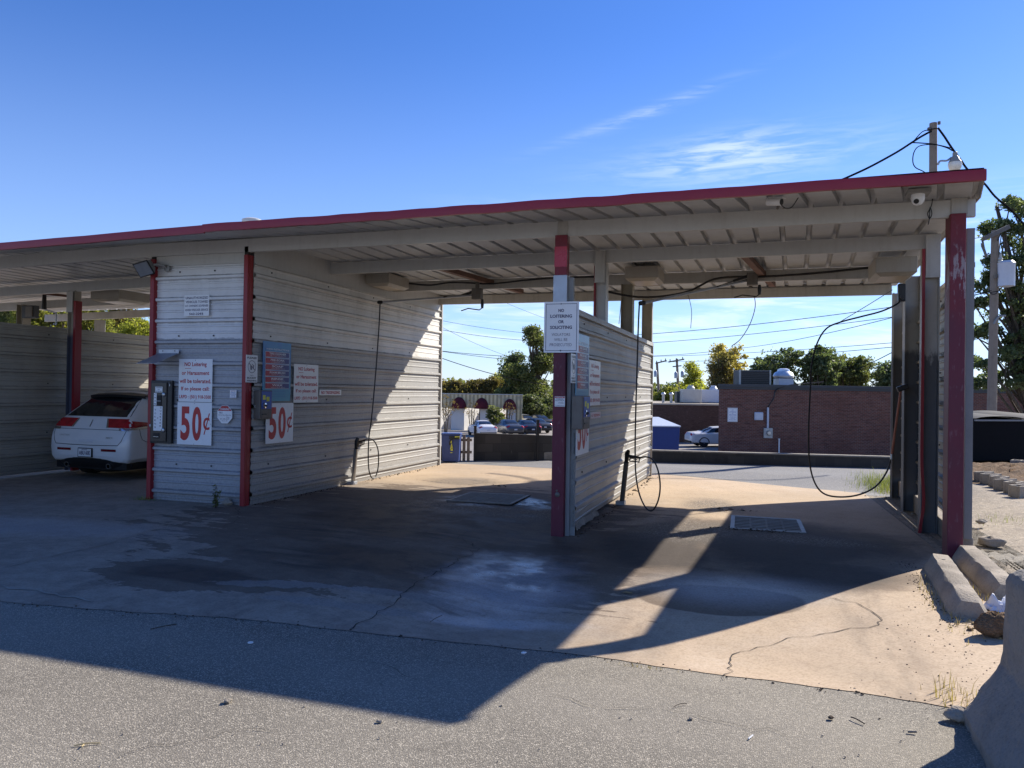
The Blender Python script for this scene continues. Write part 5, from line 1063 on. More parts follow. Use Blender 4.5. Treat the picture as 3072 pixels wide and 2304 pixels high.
SEDAN = Loft([(0, .50, .66, .72, .66, .66, .56), (.04, .40, .76, .86, .82, .82, .72), (.12, .34, .86, .98, .88, .88, .78), (.30, .30, .92, 1.04, .91, .91, .76), (.85, .28, .95, 1.08, .925, .915, .70), (1.25, .27, .96, 1.27, .93, .915, .62), (1.7, .26, .96, 1.42, .935, .915, .58),
               (2.3, .26, .95, 1.46, .935, .915, .58), (2.8, .26, .94, 1.42, .935, .91, .59), (3.2, .26, .93, 1.22, .93, .90, .64), (3.6, .27, .91, 1.0, .92, .88, .72), (4.3, .30, .82, .90, .90, .84, .70), (4.68, .36, .66, .76, .80, .76, .60), (4.82, .44, .56, .64, .58, .56, .44)])
def build_sedan(name, label, cat, loc, rz, paintm, zscale=1., light_bar=False, group=None, plate=True):
    t = thing(name, label, cat, loc, rz, group); t.scale = (1, 1, zscale)
    SEDAN.body('body', paintm, t)
    b = MB()
    for sd in (1, -1): SEDAN.patch(b, .95, 1.62, 6.3, 9, .012, sd, 6, 6)
    b.build('rear_window', M['glass'], t, local=True, smooth=True)
    b = MB()
    for sd in (1, -1): SEDAN.patch(b, 2.82, 3.5, 6.3, 9, .012, sd, 6, 6)
    b.build('windscreen', M['glass'], t, local=True, smooth=True)
    for sd in (1, -1):
        b = MB(); SEDAN.patch(b, 1.2, 2.2, 5.25, 6.1, .010, sd, 6, 4, yt=lambda v: (1.12 + .50 * v, 2.22)); b.build('side_window', M['glass'], t, local=True, smooth=True)
        b = MB(); SEDAN.patch(b, 2.3, 3.2, 5.25, 6.1, .010, sd, 6, 4, yt=lambda v: (2.30, 3.42 - .55 * v)); b.build('side_window', M['glass'], t, local=True, smooth=True)
        b = MB(); b.grid(lambda u, v: tuple(np.array([sd, 1, 1]) * SEDAN.pt(lerp(.055, .13, v), lerp(5.6 - .8, 7.3, u), .015)), 8, 3); b.grid(lambda u, v: tuple(np.array([sd, 1, 1]) * SEDAN.pt(lerp(.08, .34, u), lerp(4.2, 4.9, v), .015)), 6, 3); b.build('tail_light', M['taillight'], t, local=True, smooth=True)
        b = MB(); b.grid(lambda u, v: tuple(np.array([sd, 1, 1]) * SEDAN.pt(lerp(4.3, 4.68, u), lerp(3.6, 4.6, v), .015)), 4, 3); b.build('headlight', M['lidgrey'], t, local=True, smooth=True)
        b = MB(); b.beam((sd * .93, 3.1, 1.0), (sd * 1.06, 3.12, 1.02), .10, .10); b.build('mirror', paintm, t, local=True, bevel=.02)
        for yy in (.98, 3.86):
            wheel(t, sd * .80, yy, .33, .22, sd, 7); b = MB(); n = 16
            vs = [(sd * .942, yy + rr * math.cos(math.pi * k / n), .33 + rr * math.sin(math.pi * k / n)) for k in range(n + 1) for rr in (.32, .385)]
            b.add(vs, [(2 * k, 2 * k + 1, 2 * k + 3, 2 * k + 2) for k in range(n)]); b.build('wheel_arch', M['black'], t, local=True)
    if light_bar: b = MB(); b.grid(lambda u, v: (lerp(-.72, .72, u), .035 + .05 * v + .02 * abs(2 * u - 1) ** 3, lerp(.80, .90, v)), 10, 2); b.build('light_bar', M['black'], t, local=True)
    b = MB(); b.box(-.80, .80, .0 + .02, .10, .28, .45); b.build('lower_bumper', M['black'], t, local=True, bevel=.02)
    if plate: b = MB(); b.box(-.15, .15, -.02, -.005, .58, .70); b.build('licence_plate', M['lidgrey'], t, local=True)
    return t
def atg(px, py, Z): q = oz(px, py, Z); return q
# white saloon behind the brick building: seen from its left side, tail to the left
q = oz(1487, 966, 56.0); cr = RM @ np.array([1, 0, 0.])
build_sedan('parked_car', 'white saloon half hidden behind the corner of the red brick building', 'car', (q[0] - .1, q[1], low(q[0], q[1]) + .01), math.radians(-90) + math.atan2(cr[1], cr[0]) + .05, M['p_white'])
for (px, py, Z, rz, pm, lb, zs, lab_) in [(1055, 951, 72., .62, 'p_white', True, 1., 'white saloon parked in the lower lot behind the dark block wall'), (1114, 950, 73., .66, 'p_grey', False, 1.05, 'dark grey car parked just right of the white saloon in the lower lot'),
                                 (1152, 947, 74., .66, 'p_black', True, 1., 'black saloon parked behind the scuffed red post in the lower lot'), (1178, 942, 79., .80, 'p_navy', False, 1.03, 'blue-black car parked behind the black saloon'),
                                 (1150, 930, 86., .80, 'p_silver', False, 1.15, 'silver-grey car in the back row of the lower lot'), (1183, 931, 87., .80, 'p_black', False, 1.12, 'black car at the end of the back row by the shrubs')]:
    q = oz(px, py, Z); build_sedan('parked_car', lab_, 'car', (q[0], q[1], low(q[0], q[1]) + .01), rz, M[pm], zs, lb, 'cars parked in the lower lot')

# ------------------------------------------------------------------ buildings beyond
def frame_at(px, py, Z, extra=0.): q = oz(px, py, Z); return q
cam_yaw = math.atan2(cr[1], cr[0])                          # heading of the picture plane
def building(name, label, px, Z, w, d, ztop_, zbase, mat, yaw=0.):
    q = oz(px, 850, Z); t = thing(name, label, 'building', (q[0], q[1], zbase), cam_yaw + yaw); h = ztop_ - zbase
    b = MB(); b.box(0, w, 0, d, 0, h); b.build('wall', M[mat], t, local=True); return t, h
t, h = building('brick_building', 'long dark red brick building with flat roof behind the car wash', 1553, 42., 34, 14, 2.02, -2.3, 'brick', .02)
for ch in list(t.children): bpy.data.objects.remove(ch)
SK = 5.2                                                   # the side wall runs back out of sight
def skew(o, z0, z1): b = MB(); b.prism([(-o, -o), (34 + o, -o), (34 + o, 14 + o), (SK - o, 14 + o)], lambda x, y: (x, y, z0), lambda x, y: (x, y, z1)); return b
skew(0, 0, h).build('wall', M['brick'], t, local=True); skew(.10, h, h + .16).build('roof_edge', M['unitdark'], t, local=True, bevel=.01); skew(.05, h - .12, h).build('soffit_board', M['unitdark'], t, local=True)
t2, h2 = building('brick_building', 'lower brown brick building with units on its flat roof behind the blue dumpster', 1340, 61., 13, 16, .72, -2.5, 'brick2', .02)
b = MB(); b.box(-.08, 13.0, -.08, 16.1, h2, h2 + .12); b.build('roof', paint('gravel_roof', (.44, .38, .30), .9, .3), t2, local=True)
def loc_on(t, x, y, z): L, rz = ROOTS[t.name]; return L + np.array([x * math.cos(rz) - y * math.sin(rz), x * math.sin(rz) + y * math.cos(rz), z])
def on_wall(px, py, t, off=.0):                            # where a photo pixel meets the front of a building
    L, rz = ROOTS[t.name]; n = np.array([math.sin(rz), -math.cos(rz), 0]); d = ray(px, py); s = (L - CAMP).dot(n) / d.dot(n); return CAMP + d * s + n * off
rzb = ROOTS[t.name][1]
A, B2 = on_wall(1571, 911, t, .04), on_wall(1593, 881, t, .04)
sign('notice_sign', 'white notice with blue lettering on the red brick wall', A, rzb, float(np.linalg.norm((B2 - A)[:2])), B2[2] - A[2], [('border', 'ink_grey', [('F', .04, .03, .96, .97, .012)]), ('lettering', 'ink_blue', [('T', 'NO', .5, .84, .18, .05, .01), ('T', 'LOITERING', .5, .70, .62, .07, .01), ('T', 'OR', .5, .60, .16, .05, .01), ('T', 'SOLICITING', .5, .49, .66, .07, .01), ('T', 'VIOLATORS', .5, .34, .6, .05), ('T', 'WILL BE', .5, .25, .4, .05), ('T', 'PROSECUTED', .5, .15, .66, .05)])])
A = on_wall(1638, 899, t, 0); tt = thing('utility_box', 'pale square utility box on the red brick wall', 'box', A, rzb); b = MB(); b.box(-.24, .24, -.14, 0, -.22, .22); b.build('case', M['lidgrey'], tt, local=True, bevel=.05); b = MB(); b.box(-.2, .2, -.15, -.14, -.18, .18); b.build('lid', M['lidgrey'], tt, local=True)
A = on_wall(1658, 935, t, 0); C2 = on_wall(1657, 880, t, 0); hh = C2[2] - A[2]
tt = thing('electric_meter', 'grey electric meter box with conduit on the red brick wall', 'meter', A, rzb); b = MB(); b.box(-.23, .23, -.16, 0, -.28, .26); b.build('case', M['unit'], tt, local=True, bevel=.02)
b = MB(); b.lathe([(.13, -.16), (.13, -.24), (.10, -.28)], (0, 0, 0), 20, 'y'); b.build('meter_dial', M['steel'], tt, local=True, smooth=True); b = MB(); b.tube([(-.02, -.08, .26), (-.02, -.08, hh)], .055, 10); b.build('conduit', M['lidgrey'], tt, local=True, smooth=True)
b = MB(); b.tube(catmull([(-.02, -.08, hh), (0, -.2, hh + .12), (.25, -.15, hh + .5), (.42, -.1, hh + .95), (1.2, -.06, hh + 1.22), (3.0, -.05, hh + 1.42)], 6), .035, 6); b.build('service_cable', M['black'], tt, local=True)
A = on_wall(1681, 975, t, 0); tt = thing('vent_pipe', 'thin white pipe standing at the foot of the red brick wall', 'pipe', (A[0], A[1], -2.3), rzb); b = MB(); b.tube([(0, -.12, 0), (0, -.12, on_wall(1681, 948, t, 0)[2] + 2.3)], .035, 8); b.build('pipe', M['white'], tt, local=True); b = MB(); b.lathe([(.06, 0), (.06, .04)], (0, -.12, on_wall(1681, 948, t, 0)[2] + 2.28), 10); b.build('cap', M['white'], tt, local=True)
def roof_item(px, tb, dep, hb): 
    L, rz = ROOTS[tb.name]; n = np.array([math.sin(rz), -math.cos(rz), 0]); P0 = L - n * dep; d = ray(px, 850); s = (P0 - CAMP).dot(n) / d.dot(n); q = CAMP + d * s; return (q[0], q[1], L[2] + hb)
tt = thing('rooftop_unit', 'dark louvred air conditioner on the red brick roof', 'air conditioner', roof_item(1623, t, 1.6, h + .14), rzb); b = MB(); b.box(-.85, .85, -.6, .6, 0, .82); b.build('case', M['unitdark'], tt, local=True, bevel=.03)
b = MB()
for i in range(7): b.box(-.76, .76, -.63, -.605, .08 + .10 * i, .13 + .10 * i)
b.build('grille', M['black'], tt, local=True); b = MB()
for x in (-.84, .84): b.box(x - .04, x + .04, -.64, -.56, 0, .84)
b.build('corner_post', M['unit'], tt, local=True)
tt = thing('exhaust_fan', 'shiny domed exhaust fan on the red brick roof', 'vent', roof_item(1692, t, 2.0, h + .14), rzb); b = MB(); b.box(-.42, .42, -.42, .42, 0, .40); b.build('curb', M['lidgrey'], tt, local=True); b = MB(); b.lathe([(.38, .40), (.56, .48), (.58, .56), (.50, .72), (.34, .82), (.32, .92), (.18, .98)], (0, 0, 0), 24); b.build('dome', flat('spun_aluminium', (.72, .73, .74), .32, .6), tt, local=True, smooth=True)
zr = h2 + .12
for nm, px, dep, w, d, hh, mat, lab_ in [('rooftop_unit', 1492, 3.5, 1.1, 1.2, 1.15, 'unit', 'pale box unit on the brown brick roof'), ('rooftop_unit', 1472, 4.5, .7, .9, .95, 'unitdark', 'dark green unit on the brown brick roof beside the pale one'), ('rooftop_unit', 1541, 5., 2.0, 1.2, 1.15, 'lidgrey', 'grey unit at the brick corner on the brown brick roof')]:
    tt = thing(nm, lab_, 'air conditioner', roof_item(px, t2, dep, zr), ROOTS[t2.name][1]); b = MB(); b.box(-w / 2 * 1.4, w / 2 * 1.4, -d / 2, d / 2, .06, hh); b.build('case', M[mat], tt, local=True, bevel=.03); b = MB(); b.lathe([(.34, hh), (.34, hh + .12), (.22, hh + .26), (.22, hh + .36)] if hh > 1.1 else [(.2, hh), (.2, hh + .05)], (0, 0, 0), 14); b.build('fan_cowl', M[mat], tt, local=True, smooth=True); b = MB(); b.box(-w * .6, w * .6, -d * .55, d * .55, 0, .06); b.build('base', M['iron'], tt, local=True)
for px, lab_ in [(1450, 'white goose-neck vent pipe on the brown brick roof'), (1433, 'short white vent pipe at the left of the brown brick roof')]:
    tt = thing('roof_pipe', lab_, 'pipe', roof_item(px, t2, 2.5, zr)); b = MB(); b.tube([(0, 0, 0), (0, 0, .7)], .11, 10); b.build('stack', M['unit'], tt, local=True); b = MB(); b.lathe([(.16, .66), (.20, .74), (.10, .86)], (0, 0, 0), 12); b.build('cap', M['lidgrey'], tt, local=True, smooth=True)

# pale shop with three domed awnings, far left
Z = 84.; t, h = building('shop_building', 'pale single-storey shop with ribbed tan top and three maroon awnings', 858, Z, 13.5, 10, 1.05, -2.85, 'stucco', .0); rzs = ROOTS[t.name][1]
for ch in list(t.children): bpy.data.objects.remove(ch)
wS = 13.5; L0 = ROOTS[t.name][0]; b = MB(); b.box(0, wS, 4.2, 10, 0, h); b.build('wall', M['stucco'], t, local=True)
b = MB(); b.box(-.05, wS + .06, -.10, .30, 2.55, h + .12); b.build('siding', M['sidingtan'], t, local=True); b = MB(); b.box(-.1, wS + .1, -.16, .36, h + .12, h + .22); b.box(-.1, wS + .1, 4.1, 10.1, h, h + .12); b.build('roof_edge', M['unit'], t, local=True)
def sx(px, dep=0.):
    q = on_wall(px, 880, t, -dep); v = q - L0; return v[0] * math.cos(rzs) + v[1] * math.sin(rzs)
b = MB(); b.box(sx(1116), wS + .02, -.09, 4.2, 0, 2.55); b.build('pilaster', M['sidingtan'], t, local=True)
b = MB(); b.box(sx(945), wS, 4.12, 4.195, 0, 2.55); b.build('recess_shade', M['dark'], t, local=True)
for (a, m_, c) in ((940, 940, 975), (975, 1003, 1033), (1037, 1056, 1093), (1097, 1114, 1128)):
    # each bay: a front panel, then a wall that runs back and catches the sun
    xa, xb = sx(a), sx(m_)
    if xb > xa: b = MB(); b.box(xa, xb, 0, .12, 0, 2.55); b.build('front_panel', M['stucco'], t, local=True)
    dep = next((dd for dd in np.arange(.3, 4.1, .05) if sx(c, dd) - xb <= dd * .62), 4.0); xc = sx(c, dep)
    b = MB(); b.prism([(xb, .0), (xc, dep), (xc - .12, dep), (xb - .12, .12)], lambda x, y: (x, y, 0), lambda x, y: (x, y, 2.55)); b.build('wing_wall', M['stucco'], t, local=True)
for (px, r) in ((991.5, .78), (1040.5, .75), (1101, .70)):
    b = MB(); n = 18; m = 8; c = sx(px); vs = []
    for j in range(m + 1):
        e = math.pi / 2 * j / m
        for i in range(n + 1):
            a = math.pi * i / n; rr = r * math.cos(e) * (1 + .04 * math.cos(a * 12)); vs.append((c - rr * math.cos(a), -.10 - rr * math.sin(a) * 1.15, 2.50 + 1.58 * r * math.sin(e)))
    b.add(vs, [(j * (n + 1) + i, j * (n + 1) + i + 1, (j + 1) * (n + 1) + i + 1, (j + 1) * (n + 1) + i) for j in range(m) for i in range(n)]); b.build('awning', M['maroon'], t, local=True, smooth='full')
for (px, w_, z0, z1, mm) in ((1073, .45, 1.3, 1.8, 'ink_grey'), (1087, .5, 1.55, 1.95, 'ink_red'), (1121, .4, 1.75, 2.25, 'ink_red')):
    x0 = sx(1056 if px < 1100 else 1114); dd = next(q for q in np.arange(.05, 4, .02) if sx(px, q) - x0 <= q * .62); x = x0 + dd * .62; u_ = _n(np.array([.62, 1.]))
    for (e0, e1, lo, hi, mat_, nm) in ((0, 0, z0, z1, 'white', 'window_sign'), (.02, .08, lerp(z0, z1, .55), lerp(z0, z1, .8), mm, 'print'), (.02, .08, lerp(z0, z1, .2), lerp(z0, z1, .4), mm, 'print')):
        ww = w_ * 1.6 - e1 * 2; b = MB(); off = .03 + e0; p0 = np.array([x, dd]) - u_ * ww / 2 + np.array([u_[1], -u_[0]]) * off; p1 = p0 + u_ * ww; nn = np.array([u_[1], -u_[0]]) * .015
        b.prism([tuple(p0), tuple(p1), tuple(p1 + nn), tuple(p0 + nn)], lambda x, y: (x, y, lo), lambda x, y: (x, y, hi)); b.build(nm, M[mat_], t, local=True)

# retaining walls, fence, bin, dumpsters
def low_wall(name, label, x0, y0, x1, y1, z0, z1a, z1b, th=.2, mat='block', cap=True):
    a = np.array([x0, y0]); c = np.array([x1, y1]); L = np.linalg.norm(c - a); rz = math.atan2(*(c - a)[::-1]); t = thing(name, label, 'wall', (x0, y0, z0), rz)
    b = MB(); b.add([(0, 0, 0), (L, 0, 0), (L, th, 0), (0, th, 0), (0, 0, z1a - z0), (L, 0, z1b - z0), (L, th, z1b - z0), (0, th, z1a - z0)], [(3, 2, 1, 0), (4, 5, 6, 7), (0, 1, 5, 4), (1, 2, 6, 5), (2, 3, 7, 6), (3, 0, 4, 7)]); b.build('wall', M[mat], t, local=True)
    if cap:
        b = MB(); b.add([(0, -.012, z1a - z0), (L, -.012, z1b - z0), (L, th + .012, z1b - z0), (0, th + .012, z1a - z0), (0, -.012, z1a - z0 + .03), (L, -.012, z1b - z0 + .03), (L, th + .012, z1b - z0 + .03), (0, th + .012, z1a - z0 + .03)], [(3, 2, 1, 0), (4, 5, 6, 7), (0, 1, 5, 4), (1, 2, 6, 5), (2, 3, 7, 6), (3, 0, 4, 7)]); b.build('coping', M['cmu'], t, local=True)
    return t
low_wall('retaining_wall', 'low stained block retaining wall along the far side of the alley', -4.6, 18.10, 4.4, 19.93, -2.4, .27, .235)
low_wall('block_wall', 'dark block wall at the alley edge below the parked cars', -6.42, 16.95, -4.75, 17.98, -2.4, .64, .58, cap=False)
low_wall('retaining_wall', 'stretch of alley retaining wall behind the equipment room', -12, 15.9, -6.95, 16.75, -2.4, .3, .3)
for px, z, lab_ in [(1024, .80, 'dark fence post standing in front of the block wall below the white saloon'), (1158.5, .95, 'dark fence post at the right end of the block wall')]:
    wa, wc = np.array([-6.42, 16.95]), np.array([-4.75, 17.98]); d = ray(px, 980); ss = np.linalg.solve(np.array([[d[0], -(wc - wa)[0]], [d[1], -(wc - wa)[1]]]), wa)
    q = wa + (wc - wa) * ss[1] + np.array([.05, -.08]); tt = thing('fence_post', lab_, 'post', (q[0], q[1], 0), .55); b = MB(); b.box(-.028, .028, -.028, .028, 0, z); b.build('post', M['dark'], tt, local=True); b = MB(); b.box(-.033, .033, -.033, .033, z, z + .02); b.build('post_cap', M['dark'], tt, local=True)
q = gp(1176, 994); tt = kind(thing('concrete_block', 'tan concrete block lying at the end of the dark block wall', 'block', (q[0], q[1], 0), .5), 'thing') if False else thing('concrete_block', 'tan concrete block lying at the end of the dark block wall', 'block', (q[0], q[1] + .1, 0), .45)
b = MB(); b.box(-.26, .22, -.13, .13, 0, .20); b.build('block', M['cmu'], tt, local=True, bevel=.02)
q = gp(991, 997); tt = thing('picket_fence', 'short broken wooden picket fence between the blue bin and the block wall', 'fence', (q[0] + .02, q[1] + .1, 0), .35)
for i in range(4): b = MB(); R_ = .62 - .05 * (i % 2); x = -.14 + i * .10; b.prism([(-.034, 0), (.034, 0), (.034, R_ - .03), (0, R_), (-.034, R_ - .03)], lambda a, z: (x + a, -.01, z), lambda a, z: (x + a, .01, z)); b.build('picket', M['wood'], tt, local=True)
for z in (.18, .46): b = MB(); b.box(-.2, .24, .011, .035, z, z + .06); b.build('rail', M['wood'], tt, local=True)
q = gp(968, 999); tt = thing('blue_bin', 'scuffed blue metal bin with yellow graffiti beside the bay wall end', 'bin', (q[0], q[1] + .18, 0), .28)
b = MB(); b.add([(-.19, -.17, .02), (.19, -.17, .02), (.19, .17, .02), (-.19, .17, .02), (-.21, -.19, .62), (.21, -.19, .62), (.21, .19, .62), (-.21, .19, .62)], [(3, 2, 1, 0), (4, 5, 6, 7), (0, 1, 5, 4), (1, 2, 6, 5), (2, 3, 7, 6), (3, 0, 4, 7)]); b.build('body', M['bluebin'], tt, local=True, bevel=.01)
b = MB(); b.box(-.225, .225, -.205, .205, .62, .66); b.build('lid', M['bluebin'], tt, local=True, bevel=.01); b = MB(); b.tube(catmull([(-.02, -.22, .40), (0, -.23, .50), (.08, -.235, .54), (.20, -.235, .56)], 5), .018, 6); b.box(-.03, .21, -.215, -.20, .53, .60); b.build('handle', M['black'], tt, local=True)
b = MB()
for pts in ([(-.01, .30), (.03, .45), (.06, .31)], [(.005, .27), (.06, .27), (.05, .33), (.0, .34)], [(.0, .44), (.03, .44), (.03, .50), (.0, .49)], [(0, .22), (.05, .22), (.05, .235), (0, .235)]): b.add([(x, -.1895 - .03 * z / .62 - .012, z) for x, z in pts], [tuple(range(len(pts)))])
b.build('graffiti', M['ink_yel'], tt, local=True); b = MB(); b.box(.10, .21, -.224, -.219, .54, .60); b.build('sticker', M['ink_yel'], tt, local=True)
q = oz(1412, 975, 33.); zb = -2.2; tt = thing('dumpster', 'blue dumpster with pale lid behind the low retaining wall', 'dumpster', (q[0] - 1.0, q[1], zb), cam_yaw + .1)
zt_ = lambda py, Z: 1.64 - (py - 857) / 1680 * Z
hf, hb = zt_(931, 33) - zb, zt_(917, 34.6) - zb
b = MB(); b.add([(-1.1, 0, .15), (2.10, 0, .15), (2.10, 1.7, .15), (-1.1, 1.7, .15), (-1.1, 0, hf), (2.18, 0, hf), (2.18, 1.75, hb), (-1.1, 1.75, hb)], [(3, 2, 1, 0), (4, 5, 6, 7), (0, 1, 5, 4), (1, 2, 6, 5), (2, 3, 7, 6), (3, 0, 4, 7)]); b.build('body', M['blue'], tt, local=True, bevel=.02)
b = MB(); b.add([(-1.14, -.06, hf + .004), (2.2, -.06, hf + .004), (1.75, 1.78, hb + .10), (-1.14, 1.78, hb + .10), (-1.14, -.06, hf + .05), (2.2, -.06, hf + .05), (1.75, 1.78, hb + .15), (-1.14, 1.78, hb + .15)], [(3, 2, 1, 0), (4, 5, 6, 7), (0, 1, 5, 4), (1, 2, 6, 5), (2, 3, 7, 6), (3, 0, 4, 7)]); b.build('lid', M['lidgrey'], tt, local=True)
b = MB(); b.box(2.11, 2.2, .3, 1.2, hf * .55, hf * .66); b.build('fork_pocket', M['blue'], tt, local=True)
q = gp(2112, 1006); tt = thing('dumpster', 'big black dumpster with rounded lids beside the utility pole', 'dumpster', (q[0] - .05, q[1] + .3, 0), .62)
b = MB(); b.add([(0, 0, .08), (3.2, 0, .08), (3.2, 1.7, .08), (0, 1.7, .08), (-.03, -.06, 1.12), (3.23, -.06, 1.12), (3.23, 1.76, 1.22), (-.03, 1.76, 1.22)], [(3, 2, 1, 0), (4, 5, 6, 7), (0, 1, 5, 4), (1, 2, 6, 5), (2, 3, 7, 6), (3, 0, 4, 7)]); b.build('body', M['dump'], tt, local=True, bevel=.02)
for k in range(2): b = MB(); b.grid(lambda u, v: (lerp(.0 + 1.62 * k, 1.58 + 1.62 * k, u), lerp(-.08, 1.78, v), 1.135 + .10 * v + .06 * math.sin(math.pi * u) ** .6), 10, 3); b.build('lid', flat('black_lid', (.012, .012, .013), .6, 0, .2), tt, local=True, smooth=True)
b = MB(); b.box(-.02, 3.22, -.10, -.06, 1.07, 1.11); b.build('rim', M['grey'], tt, local=True)

# ------------------------------------------------------------------ trees
def leaves(b_v, b_f, C, S, R, n, size, rng, up=.35, aspect=.6):
    """n leaf blades scattered in clump C (radius S) as small bent quads"""
    d = rng.normal(size=(n, 3)); d /= np.linalg.norm(d, axis=1)[:, None]; rad = rng.random(n) ** .45
    P = C + d * rad[:, None] * S
    nn = rng.normal(size=(n, 3)) + d * .5 + [0, 0, up]; nn /= np.linalg.norm(nn, axis=1)[:, None]
    a = np.cross(nn, rng.normal(size=(n, 3))); a /= np.linalg.norm(a, axis=1)[:, None] + 1e-9; c = np.cross(nn, a)
    s = size * rng.uniform(.55, 1.35, n)[:, None]
    v = np.stack([P - a * s, P + c * s * aspect + nn * s * .12, P + a * s, P - c * s * aspect + nn * s * .12], 1)
    b_v.append(v.reshape(-1, 3)); k = sum(len(x) for x in b_v[:-1]); b_f.append(np.arange(4 * n).reshape(n, 4) + k)
def mesh_np(name, V, Fq, mat, parent=None):
    me = bpy.data.meshes.new(name); me.vertices.add(len(V)); me.vertices.foreach_set('co', V.astype(np.float32).ravel())
    me.loops.add(Fq.size); me.loops.foreach_set('vertex_index', Fq.astype(np.int32).ravel()); me.polygons.add(len(Fq))
    me.polygons.foreach_set('loop_start', np.arange(len(Fq), dtype=np.int32) * 4); me.polygons.foreach_set('loop_total', np.full(len(Fq), 4, np.int32))
    me.update(calc_edges=True); me.materials.append(mat); o = bpy.data.objects.new(name, me); COL.objects.link(o)
    if parent is not None: o.parent = parent
    return o
def tree(name, label, base, blobs, leaf, size, per, nclump, clump_r, seed, trunk_r=.22, cat='tree', group=None, limbs=True, multi=1, gap=.0, limb_r=.05):
    """base: foot of the trunk (world); blobs: crown ellipsoids relative to the foot (x, y, z, rx, ry, rz); clumps of leaves sit at limb ends spread through them"""
    rng = np.random.default_rng(seed); R = random.Random(seed); t = thing(name, label, cat, base, 0, group)
    vol = np.array([bb[3] * bb[4] * bb[5] for bb in blobs]) ** .8; vol /= vol.sum(); V = []; Fq = []; cl = []
    for i in range(nclump):
        bb = blobs[rng.choice(len(blobs), p=vol)]; d = rng.normal(size=3); d /= np.linalg.norm(d); r = (.35 + .65 * rng.random() ** .6)
        C = np.array(bb[:3]) + d * r * np.array(bb[3:6])
        if C[2] < .3: C[2] = .3 + rng.random() * .4
        cl.append(C); s = clump_r * rng.uniform(.55, 1.4); k = int(per * rng.uniform(.5, 1.4) * (1 if rng.random() > gap else .25))
        leaves(V, Fq, C, np.array([s, s, s * .68]), None, k, size, rng)
    mesh_np('foliage', np.concatenate(V), np.concatenate(Fq), LEAF[leaf], t)
    b = MB(); top = max(bb[2] + bb[5] * .35 for bb in blobs); cx = np.mean([bb[0] for bb in blobs]); cy = np.mean([bb[1] for bb in blobs])
    for m_ in range(multi):
        o = (m_ - (multi - 1) / 2) * trunk_r * 2.2; tp = [np.array([o, 0, -.3])]
        for k in range(1, 6):
            f = k / 5; tp.append(np.array([o * (1 + 2.2 * f) + cx * f + R.gauss(0, .05) * top * .25 * f, cy * f + R.gauss(0, .03) * top * f, top * f]))
        tp = catmull(tp, 4); b.tube(tp, [trunk_r * (1 - .82 * (i / (len(tp) - 1))) + .01 for i in range(len(tp))], 9)
        if limbs:
            for C in cl[m_::multi][:: max(1, len(cl) // 70)]:
                hz = np.clip(C[2] * .62 + R.uniform(-.4, .1) * top * .3, .12 * top, top * .98); j = int(np.clip(hz / top, 0, .98) * (len(tp) - 1)); s = tp[j]
                mid = lerp(s, C, .55) + np.array([R.gauss(0, .12), R.gauss(0, .12), R.uniform(-.02, .18)]) * np.linalg.norm(C - s) * .5
                pth = catmull([s, mid, C], 4); b.tube(pth, [limb_r * trunk_r / .22 * (1.25 - 1.0 * i / (len(pth) - 1)) for i in range(len(pth))], 5, cap=False)
    b.build('trunk', M['bark'], t, local=True, smooth=True); return t
def tree_px(name, label, px, py_top, py_base, Z, wpx, zg, leaf, seed, shape='round', **k):
    """a tree whose crown spans wpx photo pixels about px, from py_top down to py_base, standing Z metres off on ground zg"""
    pt, pb = oz(px, py_top, Z), oz(px, py_base, Z); w = wpx / 1680 * Z / 2; base = (pt[0], pt[1], zg); z1 = pt[2] - zg; z0 = pb[2] - zg; zc = (z0 + z1) / 2; rz = (z1 - z0) / 2
    R = random.Random(seed); bl = []
    if shape == 'round':
        bl = [(0, 0, zc, w * .8, w * .8, rz * .92)]
        for i in range(6): a = R.uniform(0, 6.28); bl.append((w * .55 * math.cos(a), w * .55 * math.sin(a), zc + R.uniform(-.6, .55) * rz, w * .45, w * .45, rz * .38))
    elif shape == 'tall':
        for i in range(6): f = i / 5; bl.append((R.uniform(-.2, .2) * w, R.uniform(-.2, .2) * w, lerp(z0, z1, .1 + .8 * f), w * (1 - .62 * f), w * (1 - .62 * f), rz * .26))
    elif shape == 'bank':
        for i in range(9): f = (i / 8 - .5) * 2; bl.append((f * w * .95 * cr[0], f * w * .95 * cr[1] + R.uniform(-1, 1), zc + R.uniform(-.35, .2) * rz, w * .24, w * .24, rz * R.uniform(.7, 1.)))
    elif shape == 'pine':
        for i in range(7): f = i / 6; a = R.uniform(0, 6.28); bl.append((R.uniform(-.45, .45) * w, R.uniform(-.45, .45) * w, lerp(z0, z1, .12 + .76 * f), w * .52 * (1.1 - .5 * f), w * .52 * (1.1 - .5 * f), rz * .22))
    return tree(name, label, base, bl, leaf, seed=seed, **k)
GLT = -2.6
